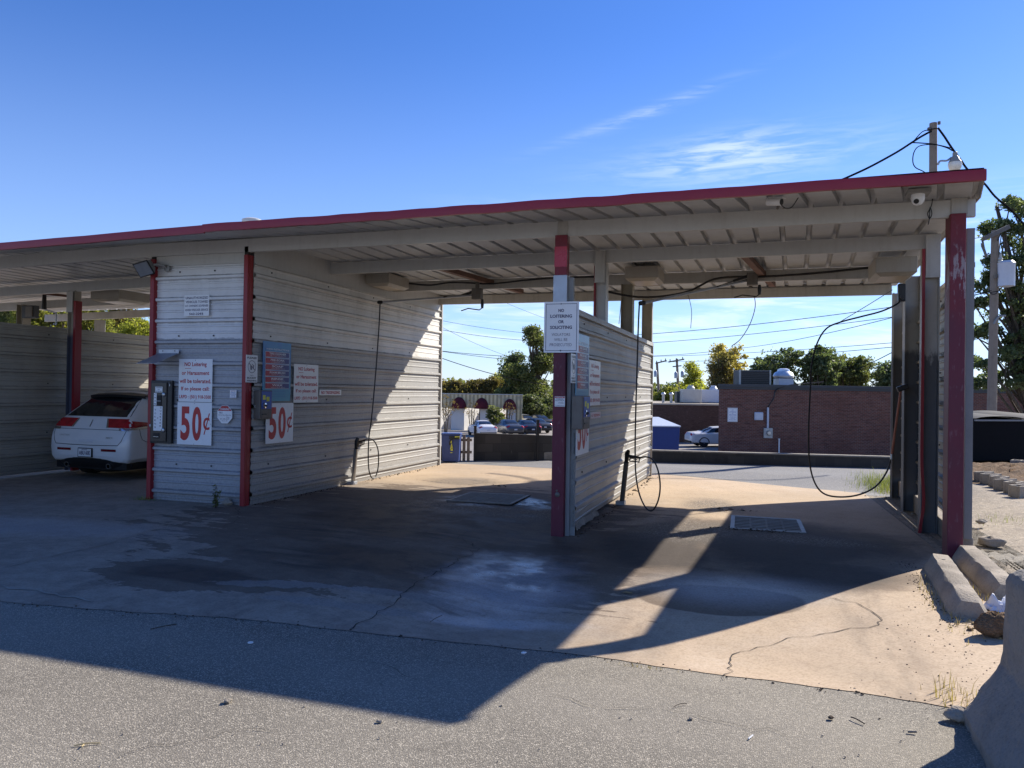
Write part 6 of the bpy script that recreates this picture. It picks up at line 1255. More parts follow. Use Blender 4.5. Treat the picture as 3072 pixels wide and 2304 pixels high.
# seen through the bay beside the long wall
tree_px('tree', 'tall dark tree with a ragged crown behind the parked cars in the lower lot', 1152, 704, 915, 100., 135, GLT, 'green', 11, 'pine', size=0.161, per=133, nclump=260, clump_r=.9, trunk_r=.4, gap=.2)
tree_px('tree', 'narrow dark vine-hung tree left of the tallest tree behind the shop', 1110, 758, 880, 104., 66, GLT, 'oak', 12, 'pine', size=0.161, per=209, nclump=70, clump_r=1.05, trunk_r=.3)
tree_px('tree', 'russet bank of low trees behind the pale shop', 1028, 818, 872, 108., 170, GLT, 'brown', 13, 'bank', size=0.161, per=228, nclump=200, clump_r=1.1, trunk_r=.3)
tree_px('tree', 'green tree rising behind the russet bank of trees', 1082, 805, 868, 114., 70, GLT, 'olive', 31, 'round', size=0.161, per=209, nclump=60, clump_r=1.1, trunk_r=.3)
tree_px('shrub', 'sage green bank of shrubs at the right end of the pale shop', 1160, 852, 915, 93., 88, GLT, 'sage', 14, 'round', size=0.136, per=247, nclump=95, clump_r=.8, trunk_r=.1, cat='shrub')
for px, lab_, s in [(963, 'multi-stemmed crape myrtle at the left corner of the pale shop', 15), (1018, 'small crape myrtle between the first two awnings of the shop', 16), (1100, 'thin crape myrtle below the third awning of the shop', 17)]:
    q = oz(px, 930, 79.); tree('small_tree', lab_, (q[0], q[1], GLT), [(0, 0, 2.35 if s > 15 else 2.6, .95 if s > 15 else 1.6, .9, .9 if s > 15 else 1.1)], 'red', .07, 10 if s > 15 else 16, 18 if s > 15 else 40, .30, s, .05, 'tree', None, True, 3, .3)
q = oz(1067, 935, 80.); tree('shrub', 'round clipped shrub in front of the shop window', (q[0], q[1], GLT), [(0, 0, 1.35, .95, .9, 1.2)], 'green', .10, 70, 60, .35, 18, .06, 'shrub')
# through the right-hand bay
tree_px('tree', 'golden autumn tree behind the brick roofs', 1578, 738, 875, 74., 96, -2.4, 'gold', 19, 'round', size=0.118, per=68, nclump=280, clump_r=.5, trunk_r=.28, gap=.2)
tree_px('small_tree', 'sparse grey-brown young tree left of the golden autumn tree', 1552, 768, 850, 72., 52, -2.4, 'brown', 32, 'pine', size=0.081, per=85, nclump=70, clump_r=.6, trunk_r=.2, gap=.3, limb_r=.05)
tree_px('small_tree', 'thin feathery yellow-green tree beside the far utility poles', 1498, 784, 870, 86., 56, -2.4, 'lime', 20, 'tall', size=0.105, per=114, nclump=100, clump_r=.7, trunk_r=.2, gap=.2)
tree_px('shrub', 'yellow-green bushy tree below the feathery one', 1497, 822, 882, 83., 76, -2.4, 'lime', 21, 'round', size=0.112, per=209, nclump=90, clump_r=.75, trunk_r=.2, cat='tree')
tree_px('shrub', 'yellow-green roadside bush at the foot of the far leaning pole', 1437, 838, 885, 92., 50, -2.4, 'olive', 22, 'round', size=0.124, per=209, nclump=70, clump_r=.8, trunk_r=.15, cat='shrub')
tree_px('tree', 'dark oak just right of the golden autumn tree behind the brick roof', 1670, 744, 872, 70., 128, -2.4, 'oak', 23, 'round', size=0.130, per=64, nclump=270, clump_r=.50, trunk_r=.3, gap=.25)
tree_px('tree', 'dark tall-topped oak behind the domed exhaust fan', 1768, 744, 872, 69., 100, -2.4, 'oak', 24, 'round', size=0.130, per=64, nclump=250, clump_r=.5, trunk_r=.3, gap=.25)
tree_px('tree', 'open-crowned oak behind the drooping brush hose', 1834, 758, 872, 71., 108, -2.4, 'green', 25, 'round', size=0.124, per=60, nclump=240, clump_r=.5, trunk_r=.28, gap=.3)
tree_px('tree', 'dark oak partly hidden by the right-hand posts', 1935, 782, 862, 66., 112, -2.4, 'oak', 26, 'round', size=0.124, per=104, nclump=160, clump_r=.65, trunk_r=.28)
tree_px('tree', 'distant dark wood at the skyline behind the far poles', 1470, 838, 866, 170., 150, -2.6, 'oak', 27, 'bank', size=0.310, per=152, nclump=120, clump_r=2., trunk_r=.4)
# the big oak at the right edge
q = oz(2245, 900, 33.); OKB = []
for (px, py, r) in [(2196, 448, 27), (2150, 487, 18), (2180, 500, 24), (2208, 512, 26), (2134, 569, 20), (2126, 608, 18), (2150, 596, 16), (2193, 577, 22), (2118, 659, 16), (2177, 635, 24), (2205, 655, 22), (2118, 713, 17), (2169, 678, 22), (2150, 712, 15), (2138, 748, 20), (2118, 783, 18), (2160, 770, 18), (2196, 733, 26), (2118, 826, 18), (2150, 815, 18), (2180, 822, 24), (2208, 790, 22), (2235, 560, 45), (2240, 690, 45), (2235, 800, 40)]:
    c = oz(px, py, 33.); OKB.append((c[0] - q[0], c[1] - q[1] + .5 * math.sin(px), c[2] + 1.2, r / 1680 * 33 * 1.15, .9, r / 1680 * 33 * .9))
tree('tree', 'big spreading oak with bare-looking limbs at the right edge', (q[0], q[1], -1.2), OKB, 'oak', .072, 125, 280, .29, 28, .30, 'tree', None, True, 1, .1, .05)
# over the wall of the far bay
for i, (px, pt_, Z, w, lf, lab_) in enumerate([(20, 640, 40., 60, 'green', 'dark leafy tree at the far left above the bay wall'), (95, 640, 36., 120, 'olive', 'sunlit yellow-green tree above the low wall of the far bay'), (190, 655, 38., 110, 'olive', 'olive tree behind the red-edged post of the far bay'),
                                        (262, 672, 42., 80, 'brown', 'thin russet tree beside the far bay post'), (295, 668, 33., 90, 'lime', 'bright yellow-green bush at the right end of the far bay wall')]):
    tree_px('tree' if i < 4 else 'shrub', lab_, px, pt_ - 30 + (50 if i == 4 else 0), 800, Z, w, -.5, lf, 40 + i, 'round', size=0.053, per=285, nclump=170, clump_r=.42, trunk_r=.2, cat='tree' if i < 4 else 'shrub', gap=.2)
# distant woods that close the skyline
rng = np.random.default_rng(77); V = []; Fq = []
for i in range(420):
    a = lerp(-1.25, .95, rng.random()); r = rng.uniform(150, 230); h = (4.2 if a < .1 else 3.4) + rng.uniform(0, 2.2) + (r - 150) * .012
    C = np.array([math.sin(a) * r, math.cos(a) * r, -3 + rng.random() ** .6 * h]); leaves(V, Fq, C, np.array([3., 3, 1.5]), None, 60, .7, rng)
o = mesh_np('distant_woods', np.concatenate(V), np.concatenate(Fq), LEAF['green']); o['kind'] = 'stuff'; o['label'] = 'distant green woods along the skyline'; o['category'] = 'woods'

# ------------------------------------------------------------------ poles and wires
PW = M['wood']
def pole(name, label, top, foot, r):
    t = thing(name, label, 'utility pole', foot); b = MB(); b.tube([foot, lerp(np.array(foot), np.array(top), .5), top], [r * 1.15, r, r * .85], 14); b.build('pole', PW, t, smooth=True); return t
A = oz(2016, 266, 22.); G = oz(2017, 862, 22.)
t = pole('utility_pole', 'wooden pole with a yard lamp rising behind the right end of the roof', A, (G[0], G[1], -.8), .118)
b = MB(); c0 = oz(2026, 352, 21.9); c1 = oz(2045, 347, 21.9); c2 = oz(2062, 340, 21.9); b.tube(catmull([c0 + [0, 0, -.05], c0 + [.06, 0, .05], c1, c2 + [-.08, 0, 0]], 5), .028, 8); b.build('lamp_arm', M['galv'], t, smooth=True)
c = oz(2063, 340, 21.9); k = 22 / 1680
b = MB(); b.lathe([(3 * k, 12 * k), (5 * k, 10 * k), (5 * k, 3 * k), (8 * k, 0), (9 * k, -4 * k), (12 * k, -8 * k), (13 * k, -11 * k)], c, 18); b.build('lamp_housing', M['grey'], t, smooth=True)
b = MB(); b.lathe([(12.5 * k, -11 * k), (14 * k, -15 * k), (12 * k, -24 * k), (8 * k, -28 * k)], c, 18); b.build('lamp_globe', flat('frosted_globe', (.78, .74, .64), .25), t, smooth=True)
b = MB(); b.lathe([(.05, -.03), (.05, .05)], A + [-.12, -.1, -.2], 10); b.lathe([(.04, -.03), (.04, .05)], A + [.13, -.1, -.05], 10); b.build('insulator', M['iron'], t)
A2 = oz(2150, 498, 31.); G2 = oz(2141, 890, 31.)
t = pole('utility_pole', 'leaning wooden utility pole with a grey transformer can beside the oak', A2, (G2[0], G2[1], -1.6), .165)
b = MB(); d0, d1 = oz(2122, 518, 31.), oz(2176, 492, 31.); b.beam(d0 + [0, -.2, 0], d1 + [0, -.2, 0], .16, .16); b.build('crossarm', M['iron'], t)
b = MB(); c = oz(2174, 593, 30.7); k = 31 / 1680; b.lathe([(8 * k, -27 * k), (16 * k, -25 * k), (16.5 * k, 22 * k), (17.5 * k, 24 * k), (13 * k, 29 * k)], c, 20); b.build('transformer', M['lidgrey'], t, smooth=True)
b = MB(); c3 = oz(2160, 565, 30.7); b.lathe([(.05, 0), (.09, .05), (.09, .12), (.05, .16), (.09, .2), (.05, .27), (.03, .42)], c3 + [.02, 0, -.1], 10); b.build('bushing', M['unit'], t, smooth=True)
b = MB(); b.beam(oz(2148, 598, 30.8), oz(2162, 595, 30.8), .12, .14); b.build('transformer_bracket', M['iron'], t)
b = MB(); e = oz(2121, 525, 30.8); b.tube([e, oz(2131, 556, 30.8)], .05, 8); b.tube([oz(2120, 530, 30.8), oz(2129, 552, 30.8), oz(2136, 547, 30.8)], .03, 6); b.tube([d0, oz(2126, 540, 30.8)], .04, 6); b.build('cutout_switch', M['iron'], t)
b = MB(); b.tube(catmull([oz(2147, 700, 30.8), oz(2152, 690, 30.8), oz(2160, 683, 30.8), oz(2172, 682, 30.8)], 5), .04, 8); b.build('lamp_arm', M['grey'], t, smooth=True)
b = MB(); b.tube(catmull([oz(2155, 520, 30.8), oz(2163, 505, 30.8), oz(2158, 545, 30.8), oz(2160, 562, 30.8)], 5), .02, 6); b.build('lead', M['black'], t); b = MB(); b.tube(catmull([oz(2165, 620, 30.8), oz(2150, 635, 30.7), oz(2138, 632, 30.7), oz(2136, 622, 30.8)], 5), .02, 6); b.build('lead', M['black'], t)
for (px, pyt, pxb, Z, arm, lab_, s) in [(1419, 782, 1428, 96., (1416, 1440, 785, 779), 'left of two far utility poles, leaning, with a short angled arm', 0), (1462, 775, 1470, 94., (1444, 1478, 782, 776), 'right of two far utility poles, with crossarm and paired transformers', 1)]:
    A3 = oz(px, pyt, Z); G3 = oz(pxb, 872, Z); t = pole('utility_pole', lab_, A3, (G3[0], G3[1], -2.6), .17)
    b = MB(); b.beam(oz(arm[0], arm[2], Z - .2), oz(arm[1], arm[3], Z - .2), .14, .16)
    if s: b.beam(oz(1453, 792, Z - .2), oz(1472, 790, Z - .2), .12, .14)
    b.build('crossarm', M['iron'], t)
    b = MB(); kk = Z / 1680
    for (qx, qy) in (((1460, 811), (1474, 809)) if s else ((1416, 808),)): b.lathe([(3.4 * kk, -6 * kk), (3.6 * kk, 5 * kk), (1.5 * kk, 8 * kk)], oz(qx, qy, Z - .3), 12)
    b.build('transformer', M['galv'], t, smooth=True)
    b = MB()
    for f in (.1, .5, .9): b.lathe([(.06, 0), (.06, .3)], lerp(oz(arm[0], arm[2], Z - .2), oz(arm[1], arm[3], Z - .2), f), 8)
    b.build('insulator', M['iron'], t)
def pline(label, p0, p1, Z0, Z1, r, sag=.0, ext0=0., ext1=0., grp='overhead lines behind the car wash', mat='wire'):
    a, c = oz(*p0, Z0), oz(*p1, Z1); a, c = lerp(a, c, -ext0), lerp(a, c, 1 + ext1); n = 24
    pts = [lerp(a, c, i / n) + np.array([0, 0, -4 * sag * (i / n) * (1 - i / n)]) for i in range(n + 1)]; b = MB(); b.tube(pts, r * .72, 5); return tag(b.build('overhead_line', M[mat], smooth=True), label, 'power line', grp)
pl = pline
pl('steepest thick overhead line crossing the bay beside the long wall', (954, 764), (1192, 828), 40, 44, .026, .35, .3, .15)
pl('overhead line crossing above the russet trees, second lowest on that side', (954, 756), (1087, 766), 42, 44, .020, .1, .3, .5)
pl('overhead line just above the second lowest one, meeting it at the bay wall', (954, 757), (1085, 772), 42, 46, .018, .1, .3, .9)
pl('upper overhead line running above the tall dark tree', (954, 708), (1148, 732), 46, 48, .018, .2, .3, .3)
pl('topmost overhead line under the back beam beside the long wall', (962, 690), (1154, 717), 50, 52, .016, .2, .3, .3)
pl('faint steep overhead line from the back beam down towards the dark tree', (966, 709), (1085, 762), 55, 60, .016, .2, .3, .3)
pl('faint line from the back beam behind the soliciting sign', (1100, 655), (1190, 690), 55, 58, .014, .1, .5, .5)
pl('highest overhead line crossing the right-hand bay', (1411, 719), (1924, 657), 46, 34, .022, .2, .1, .3)
pl('second overhead line crossing the right-hand bay', (1417, 738), (1925, 679), 48, 36, .020, .2, .1, .3)
pl('diagonal service line rising to the right in front of the golden tree', (1610, 751), (1925, 678), 60, 34, .022, .25, .0, .3)
pl('level overhead line meeting the diagonal service line at its left end', (1417, 768), (1610, 751), 75, 60, .026, .1, .1, .0)
pl('overhead line crossing the crowns of the oaks', (1417, 768), (1925, 734), 70, 42, .022, .25, .1, .3)
pl('lowest overhead line from the far poles across the golden tree', (1436, 782), (1925, 742), 95, 44, .026, .3, 0, .3)
pl('thick service drop slanting behind the right-hand posts', (1862, 793), (1925, 760), 30, 28, .022, .04, .1, 1.)
pl('thin line right of the posts beside the oak', (2100, 1 + 493), (2212, 480), 40, 40, .02, .05, .6, .5)
pl('second thin line right of the posts beside the oak', (2100, 515), (2130, 510), 40, 40, .02, .02, .9, .3)
def wirepx(label, pts, Z, r, name='overhead_line'): b = MB(); b.tube(catmull([oz(x, y, Z) for x, y in pts], 6), r, 6); return tag(b.build(name, M['wire'], smooth=True), label, 'power line', 'service wires of the yard pole')
wirepx('thick twisted service cable descending left from the pole with the yard lamp', [(2012, 283), (1990, 295), (1968, 309), (1935, 330), (1880, 360), (1835, 381), (1780, 405)], 21.8, .032)
wirepx('upper thin strand from the pole top to the left splice', [(2024, 277), (2008, 280), (1992, 285), (1975, 303), (1968, 309)], 21.9, .014)
wirepx('strand looping from the left splice past the pole to the right', [(1968, 308), (1990, 309), (2020, 312), (2045, 319), (2058, 326)], 21.7, .016)
wirepx('drooping loop of wire left of the pole with the yard lamp', [(2055, 320), (2030, 314), (2010, 312), (1985, 316), (1974, 330), (1972, 350), (1978, 362), (1992, 369), (2000, 374)], 21.7, .014)
wirepx('beaded cable running down right from the pole top behind the roof corner', [(2026, 276), (2040, 295), (2055, 318), (2075, 345), (2092, 368), (2125, 395), (2150, 425), (2185, 455), (2225, 500)], 21.9, .028)

# ------------------------------------------------------------------ kerb stones, barrier, blocks, litter
def stop(name, label, a, c, w=.27, h=.155):
    a, c = np.array(a), np.array(c); L = np.linalg.norm(c - a); rz = math.atan2(*(c - a)[::-1]); t = thing(name, label, 'wheel stop', (a[0], a[1], gz(*a)), rz)
    R = random.Random(len(label)); n = 16; b = MB(); pr = [(-w / 2, 0), (-w / 2, h * .22), (-w / 2 + .062, h - .006), (-w / 2 + .070, h), (w / 2 - .070, h), (w / 2 - .062, h - .006), (w / 2, h * .22), (w / 2, 0)]; m = len(pr); vs = []
    for i in range(n + 1):
        f = i / n; e = min(f, 1 - f) * L; s = 1 if e > .12 else lerp(.80, 1, e / .12); zz = 1 if e > .10 else lerp(.78, 1, e / .10)
        vs += [(f * L, y * s + R.gauss(0, .003), z * zz + (R.gauss(0, .003) if z > 0 else -.01)) for y, z in pr]
    b.add(vs, [(i * m + j, (i + 1) * m + j, (i + 1) * m + (j + 1) % m, i * m + (j + 1) % m) for i in range(n) for j in range(m)]); b.add(vs[:m], [tuple(range(m))]); b.add(vs[-m:], [tuple(range(m))[::-1]])
    b.build('stop_body', M['conc'], t, local=True, smooth=True)
    b = MB()
    for f in (.2, .8): b.lathe([(.016, h - .002), (.016, h + .003)], (f * L, 0, 0), 8)
    b.build('anchor_pin', M['iron'], t, local=True); return t
stop('parking_stop', 'concrete wheel stop nearest the wash bay, its far half in shade', (1.455, 6.60), (1.585, 8.42))
stop('parking_stop', 'fully sunlit concrete wheel stop at the foot of the scuffed red corner post', (1.875, 7.28), (1.93, 8.98))
t = thing('concrete_barrier', 'grey concrete road barrier standing at the right edge of the asphalt', 'barrier', (1.27, 4.5, -.02))
b = MB(); n = 44; R = random.Random(8); half = [(.315, 0), (.315, .075), (.30, .10), (.235, .20), (.172, .30), (.148, .335), (.138, .40), (.130, .60), (.124, .76), (.112, .80), (.075, .822)]
def fine(P, k): return [tuple(lerp(np.array(P[i]), np.array(P[i + 1]), j / k)) for i in range(len(P) - 1) for j in range(k)] + [P[-1]]
n = 170; half = fine(half, 4); prf = [(-x, z) for x, z in half] + [(x, z) for x, z in half[::-1]]; m = len(prf); vs = []
from mathutils import noise as _mn
for i in range(n + 1):
    y = -3.2 * i / n; e = max(0, 1 - i / 5.) ** 1.5 * .05
    for x, z in prf:
        q = Vector((x * 3, y * 3, z * 3)); d = .010 * _mn.noise(q) + .007 * _mn.noise(q * 4) + .005 * min(0, _mn.noise(q * 11) + .15) - .03 * max(0, _mn.noise(q * 1.7 + Vector((5, 2, 1))) - .42)
        vs.append((x * (1 - e * 1.1) + d * (1 if x > 0 else -1), y + .6 * d * (i < 2), z * (1 - e * .45) + d * .5 * (z > .01)))
b.add(vs, [(i * m + j, i * m + (j + 1) % m, (i + 1) * m + (j + 1) % m, (i + 1) * m + j) for i in range(n) for j in range(m)]); b.add(vs[:m], [tuple(range(m))[::-1]]); b.add(vs[-m:], [tuple(range(m))])
b.build('barrier_body', M['conc_b'], t, local=True, smooth=True)
b = MB(); b.tube(catmull([(0, .0, .62), (0, .05, .62), (.0, .06, .56), (0, .05, .50), (0, 0, .50)], 5), .01, 6); b.build('lifting_loop', M['iron'], t, local=True)
def cmu(loc, rz, label, tilt=0.):
    t = thing('cinder_block', label, 'concrete block', loc, rz, 'loose hollow blocks on the yard'); b = MB(); L, W, Hh = .40, .20, .195
    b.box(-L / 2, L / 2, -W / 2, -W / 2 + .035, 0, Hh); b.box(-L / 2, L / 2, W / 2 - .035, W / 2, 0, Hh)
    for x in (-L / 2, -.018, L / 2 - .036): b.box(x, x + .036, -W / 2 + .035, W / 2 - .035, 0, Hh - .002)
    o = b.build('block_shell', M['cmu'], t, local=True, bevel=.006); b = MB(); b.box(-L / 2 + .036, L / 2 - .036, -W / 2 + .036, W / 2 - .036, .0, .03); b.build('cavity', M['soil'], t, local=True); o.rotation_euler = (tilt, 0, 0)
q = gp(2112, 1050); q = np.array([3.8, 16.4, 0])
for i, (px, py, rz, lab_) in enumerate([(2126, 1040, .9, 'hollow concrete block at the head of the row on the yard'), (2140, 1045, .85, 'second hollow block of the row on the yard'), (2157, 1051, .95, 'third hollow block of the row on the yard'), (2172, 1058, .8, 'fourth hollow block of the row, cocked on the yard'), (2190, 1064, 1.0, 'fifth hollow block of the row on the yard'), (2207, 1073, .7, 'hollow block nearest the frame edge on the yard'), (2206, 1012, 2.6, 'hollow block lying in the turned soil by the black dumpster')]):
    g = gp(px, py); cmu((g[0], g[1], .0), rz, lab_, .06 * (i % 3 - 1))
# turned soil in front of the black dumpster
b = MB(); R = random.Random(4); g0 = gp(2170, 1030)
b.grid(lambda u, v: (g0[0] - 1.6 + 5 * u, g0[1] - 1.8 + 5.2 * v, .004 + .22 * math.sin(math.pi * min(1, max(0, u))) * math.sin(math.pi * v) * R.uniform(.4, 1.0) * (1 if 0 < u < 1 and 0 < v < 1 else 0)), 44, 44)
kind(b.build('soil_mound', M['soil'], smooth=True), 'structure')
# crumbs, gravel and leaf litter that nobody could count
def scatter(name, label, cat, mat, n, fn, s0, s1, seed, flat_=.6, kd='stuff'):
    R = random.Random(seed); b = MB()
    for _ in range(n):
        x, y = fn(R); s = R.uniform(s0, s1) * R.uniform(.5, 1.2); z = gz(x, y); a = R.uniform(0, 6.28); k = R.choice((4, 5, 6)); vs = []
        for j in range(k): r_ = s * R.uniform(.6, 1.15); vs.append((x + r_ * math.cos(a + 6.283 * j / k), y + r_ * math.sin(a + 6.283 * j / k), z))
        vs += [(x + (vs[j][0] - x) * .6, y + (vs[j][1] - y) * .6, z + s * flat_ * R.uniform(.7, 1.3)) for j in range(k)]
        b.add(vs, [tuple(range(k, 2 * k))] + [(j, (j + 1) % k, k + (j + 1) % k, k + j) for j in range(k)])
    o = b.build(name, mat); o['kind'] = kd; o['label'] = label; o['category'] = cat; return o
scatter('crumbs', 'dark crumbs scattered over the sunlit concrete beside the wheel stops', 'crumbs', M['crumb'], 170, lambda R: (R.gauss(1.12, .20), R.gauss(5.6, .85)), .003, .008, 1)
scatter('crumbs', 'soil crumbs along the foot of the wheel stops', 'crumbs', M['crumb'], 260, lambda R: (R.gauss(1.30, .05), R.uniform(6.3, 8.6)), .003, .010, 2)
scatter('gravel', 'loose gravel and grit over the asphalt', 'gravel', M['pebble'], 130, lambda R: (R.uniform(-4, 1.3), R.uniform(2.4, 5.0)), .004, .009, 3)
scatter('gravel', 'broken concrete gravel on the yard behind the wheel stops', 'gravel', M['pebble'], 260, lambda R: (R.uniform(1.7, 6), R.uniform(6.5, 17)), .01, .035, 4)
scatter('crumbs', 'dark grit along the seam of concrete and asphalt', 'crumbs', M['crumb'], 170, lambda R: (lambda x: (x, fedge(x) + R.gauss(-.02, .035)))(R.uniform(-5.6, 1.4)), .003, .011, 5)
scatter('crumbs', 'dirt gathered along the foot of the long bay wall', 'crumbs', M['crumb'], 200, lambda R: (XL + .04 + abs(R.gauss(0, .05)), R.uniform(9.1, 15.5)), .006, .02, 6)
scatter('crumbs', 'dirt and rust gathered along the foot of the middle wall', 'crumbs', M['crumb'], 160, lambda R: (XM + .05 + abs(R.gauss(0, .05)), R.uniform(9.0, 15.4)), .006, .022, 7)
scatter('crumbs', 'mud by the drain of the right-hand bay', 'crumbs', M['crumb'], 160, lambda R: (R.gauss(-.1, .2), R.gauss(9.95, .07)), .006, .02, 8)
def stone(name, label, cat, loc, s, mat, seed, sq=(1, 1, .6)):
    R = random.Random(seed); ph = [R.uniform(0, 6) for _ in range(4)]; b = MB()
    def fn(u, v):
        a = u * 2 * math.pi; e = (v - .5) * math.pi; r_ = s * (1 + .22 * math.sin(2 * a + ph[0]) * math.cos(e) + .15 * math.sin(3 * a + ph[1] + 2 * e) + .12 * math.sin(5 * e + ph[2]))
        return (loc[0] + r_ * sq[0] * math.cos(e) * math.cos(a), loc[1] + r_ * sq[1] * math.cos(e) * math.sin(a), loc[2] + s * sq[2] * .75 + r_ * sq[2] * math.sin(e))
    b.grid(fn, 14, 9); return tag(b.build(name, M[mat], smooth='full'), label, cat)
g = gp(2146, 1378); stone('clod', 'lump of brown moss and soil beside the concrete barrier', 'clod', (g[0] + .04, g[1] + .06, 0), .105, 'soil', 3, (1.1, 1.0, .8))
scatter('moss', 'brown moss and dry leaves around the clod by the wheel stop', 'moss', M['deadleaf'], 260, lambda R: (R.gauss(1.62, .10), R.gauss(6.42, .16)), .008, .022, 9, .5)
scatter('moss', 'dark humus under the white rag', 'moss', M['soil'], 260, lambda R: (R.gauss(1.70, .10), R.gauss(6.45, .18)), .012, .035, 10, .7)
g = gp(2150, 1318); b = MB(); R = random.Random(2)
def rag(u, v):
    x, y = (u - .5) * .26, (v - .5) * .22; e = max(0, 1 - (2 * abs(u - .5)) ** 4) * max(0, 1 - (2 * abs(v - .5)) ** 4)
    return (g[0] + .06 + x + .02 * math.sin(v * 9), g[1] + y + .02 * math.sin(u * 11), .012 + e * (.05 + .03 * math.sin(u * 17 + v * 6) + .028 * math.sin(v * 21 - u * 5) + .02 * math.sin(u * 31)))
b.grid(rag, 26, 22); tag(b.build('rag', M['white_cloth'], smooth='full'), 'crumpled white rag behind the wheel stops', 'rag')
for (px, py, s, mat, nm, lab_) in [(492, 1517, .019, 'pebble', 'pebble', 'pale pebble at the edge of the roof shadow on the asphalt'), (820, 1560, .012, 'pebble', 'pebble', 'small pale pebble near the tip of the roof shadow'), (1493, 1553, .011, 'pebble', 'pebble', 'small grey pebble on the sunlit asphalt below the crack'),
                                   (2090, 1557, .07, 'conc', 'stone', 'flat broken stone against the foot of the barrier'), (2140, 1178, .11, 'conc', 'stone', 'broken concrete lump beside the red corner post'), (1795, 1552, .014, 'crumb', 'stone', 'small dark stone on the sunlit asphalt'), (2120, 1130, .06, 'cmu', 'stone', 'broken grey stone on the sunlit yard'), (1131, 1412, .014, 'white', 'bottle_cap', 'white scrap at the seam where the roof shadow narrows')]:
    g = gp(px, py); stone(nm, lab_, nm.replace('_', ' '), g, s, mat, px, (1.2, 1, .5))
g = gp(541, 1389); b = MB(); b.lathe([(.018, .001), (.018, .006), (.012, .007)], g, 16); tag(b.build('bottle_cap', M['white'], smooth=True), 'round white bottle cap on the shaded asphalt', 'bottle cap')
g = gp(1512, 1519) if False else gp(2255 / K * 1, 2210 / K); 
def twig(label, pts, r, mat='stickm', nm='twig', h=.003):
    r = r * .55
    b = MB(); b.tube(catmull([gp(*q) + [0, 0, h + .004 * (i % 2)] for i, q in enumerate(pts)], 4), r, 5); return tag(b.build(nm, M[mat], smooth=True), label, nm.replace('_', ' '))
twig('short dark twig lying on the shaded asphalt', [(325, 1360), (352, 1355), (381, 1349)], .006)
twig('forked pale twig on the sunlit asphalt', [(160, 1612), (185, 1609), (216, 1606)], .006, 'straw'); twig('short stub of the forked pale twig', [(183, 1608), (176, 1616)], .006, 'straw')
twig('curved dark twig on the sunlit asphalt near the barrier', [(1838, 1550), (1850, 1556), (1868, 1565)], .006)
twig('white cigarette butt on the sunlit asphalt', [(1617, 1597), (1626, 1591)], .007, 'white', 'cigarette_butt'); twig('dark flat chip on the asphalt near the barrier', [(1961, 1582), (1980, 1584)], .010, 'pebble', 'chip')
twig('curved stem on the shaded concrete beside the long crack', [(1290 / 1600 * 1152 / 1., 1345), (940, 1338), (955, 1330)], .004); twig('dry straw stem below the near wheel stop', [(2062, 1348), (2095, 1346), (2130, 1341)], .004, 'straw', 'straw')
twig('thin twig on the sunlit asphalt in front of the crack', [(1455, 1528), (1470, 1523), (1484, 1521)], .0035)
g = gp(1357, 1258 - 6); b = MB(); b.add([(g[0] + a, g[1] + c, gz(g[0], g[1]) + z) for a, c, z in [(-.05, 0, .006), (-.02, .03, .012), (.01, .02, .008), (.05, .03, .014), (.03, -.005, .010), (.05, -.03, .012), (0, -.02, .006), (-.03, -.03, .012)]], [(0, 1, 2, 6, 7), (2, 3, 4, 6), (4, 5, 6)]); tag(b.build('leaf', M['deadleaf']), 'pale fallen leaf in the sunlit strip between the bays', 'leaf')
for (px, py, lab_) in [(1075, 1052, 'dead leaves heaped on the sunlit concrete by the wet drain'), (1583, 1100, 'small dead leaves beside the right-hand drain')]:
    g = gp(px, py); R = random.Random(px); b = MB()
    for i in range(14):
        x, y, a, s = g[0] + R.gauss(0, .12), g[1] + R.gauss(0, .05), R.uniform(0, 6.3), R.uniform(.02, .045); z = gz(x, y) + .012
        b.add([(x + s * math.cos(a), y + s * math.sin(a), z), (x - s * .4 * math.sin(a), y + s * .4 * math.cos(a), z + .02), (x - s * math.cos(a), y - s * math.sin(a), z + .005), (x + s * .4 * math.sin(a), y - s * .4 * math.cos(a), z + .018)], [(0, 1, 2, 3)])
    o = b.build('fallen_leaves', M['crumb']); o['kind'] = 'stuff'; o['label'] = lab_; o['category'] = 'leaves'
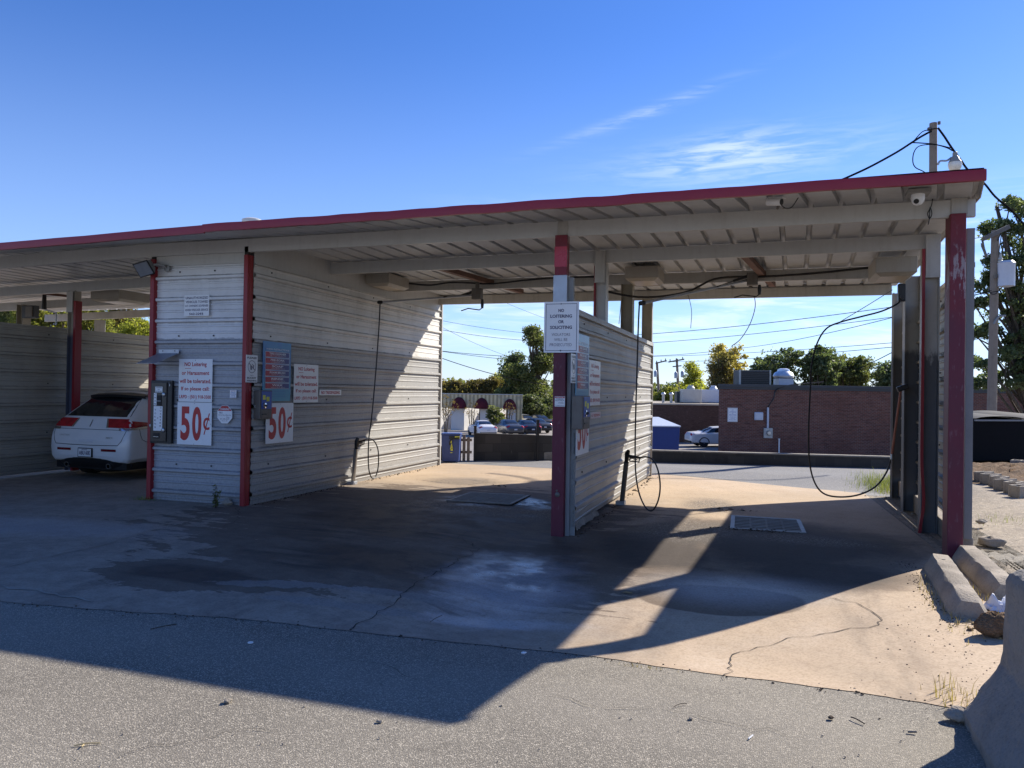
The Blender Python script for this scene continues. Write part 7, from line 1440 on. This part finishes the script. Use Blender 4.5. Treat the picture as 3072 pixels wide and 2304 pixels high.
# ------------------------------------------------------------------ small plants
def tuft(name, label, cx, cy, n, h, sp, mat, seed, kd=None, cat='grass', lean=.5):
    rng = random.Random(seed); V = []; Fq = []
    for i in range(n):
        x, y = cx + rng.gauss(0, sp[0]), cy + rng.gauss(0, sp[1]); z = gz(x, y); hh = h * rng.uniform(.4, 1.2); a = rng.uniform(0, 6.28); l = hh * lean * rng.uniform(.2, 1.2); w = .0022 + hh * .007; p = a + 1.57
        for s0, s1 in ((0, .55), (.55, 1.)):
            def q(s, sg): ww = w * (1 - s * .85); return [x + l * s * s * math.cos(a) + sg * ww * math.cos(p), y + l * s * s * math.sin(a) + sg * ww * math.sin(p), z + hh * s * (1 - .15 * s)]
            k = len(V); V += [q(s0, -1), q(s0, 1), q(s1, 1), q(s1, -1)]; Fq.append([k, k + 1, k + 2, k + 3])
    o = mesh_np(name, np.array(V), np.array(Fq), LEAF[mat]); o['label'] = label; o['category'] = cat
    if kd: o['kind'] = kd
    return o
tuft('grass', 'green and yellow grass growing at the alley edge behind the right-hand posts', 2.3, 16.9, 1800, .16, (.27, .50), 'grass', 1, 'stuff')
tuft('grass', 'dry grass along the base of the wheel stops', 1.33, 6.9, 150, .06, (.05, .5), 'dry', 2, 'stuff'); tuft('grass', 'dry grass sprouting at the foot of the concrete barrier', .98, 4.85, 70, .09, (.07, .15), 'dry', 3, 'stuff')
tuft('grass', 'dry weeds between the two wheel stops', 1.70, 7.0, 160, .07, (.04, .45), 'dry', 4, 'stuff'); tuft('grass', 'thin weeds on the sunlit yard', 3.2, 12.3, 120, .14, (.3, .25), 'grass', 5, 'stuff'); tuft('grass', 'short dry grass in the seam of the asphalt', -.72, 4.87, 40, .025, (.10, .015), 'dry', 6, 'stuff')
tuft('grass', 'low weeds at the foot of the narrow red edge trim', -8.45, 8.95, 120, .06, (.10, .05), 'grass', 9, 'stuff')
g = gp(466, 1097); t = thing('weed', 'leafy green weed growing at the foot of the grey front panel', 'weed', g); V = []; Fq = []; rng = np.random.default_rng(6)
b = MB()
for sx, hh in ((0, .30), (.035, .22), (-.03, .18)): b.tube(catmull([(0, 0, 0), (sx * .4, .0, hh * .5), (sx, 0, hh)], 4), .004, 5)
b.build('stem', M['stickm'], t, local=True)
for sx, hh in ((0, .30), (.035, .22), (-.03, .18)):
    for k in range(9): leaves(V, Fq, np.array([sx * k / 8, 0, hh * (k + 1) / 9.]), np.array([.04, .04, .015]), None, 5, .026, rng, .8, .3)
mesh_np('foliage', np.concatenate(V), np.concatenate(Fq), LEAF['green'], t)
g = gp(492, 1091); stone('stone', 'grey stone lying against the foot of the front panel beside the weed', 'stone', g, .07, 'conc', 77, (1.2, .7, .7))
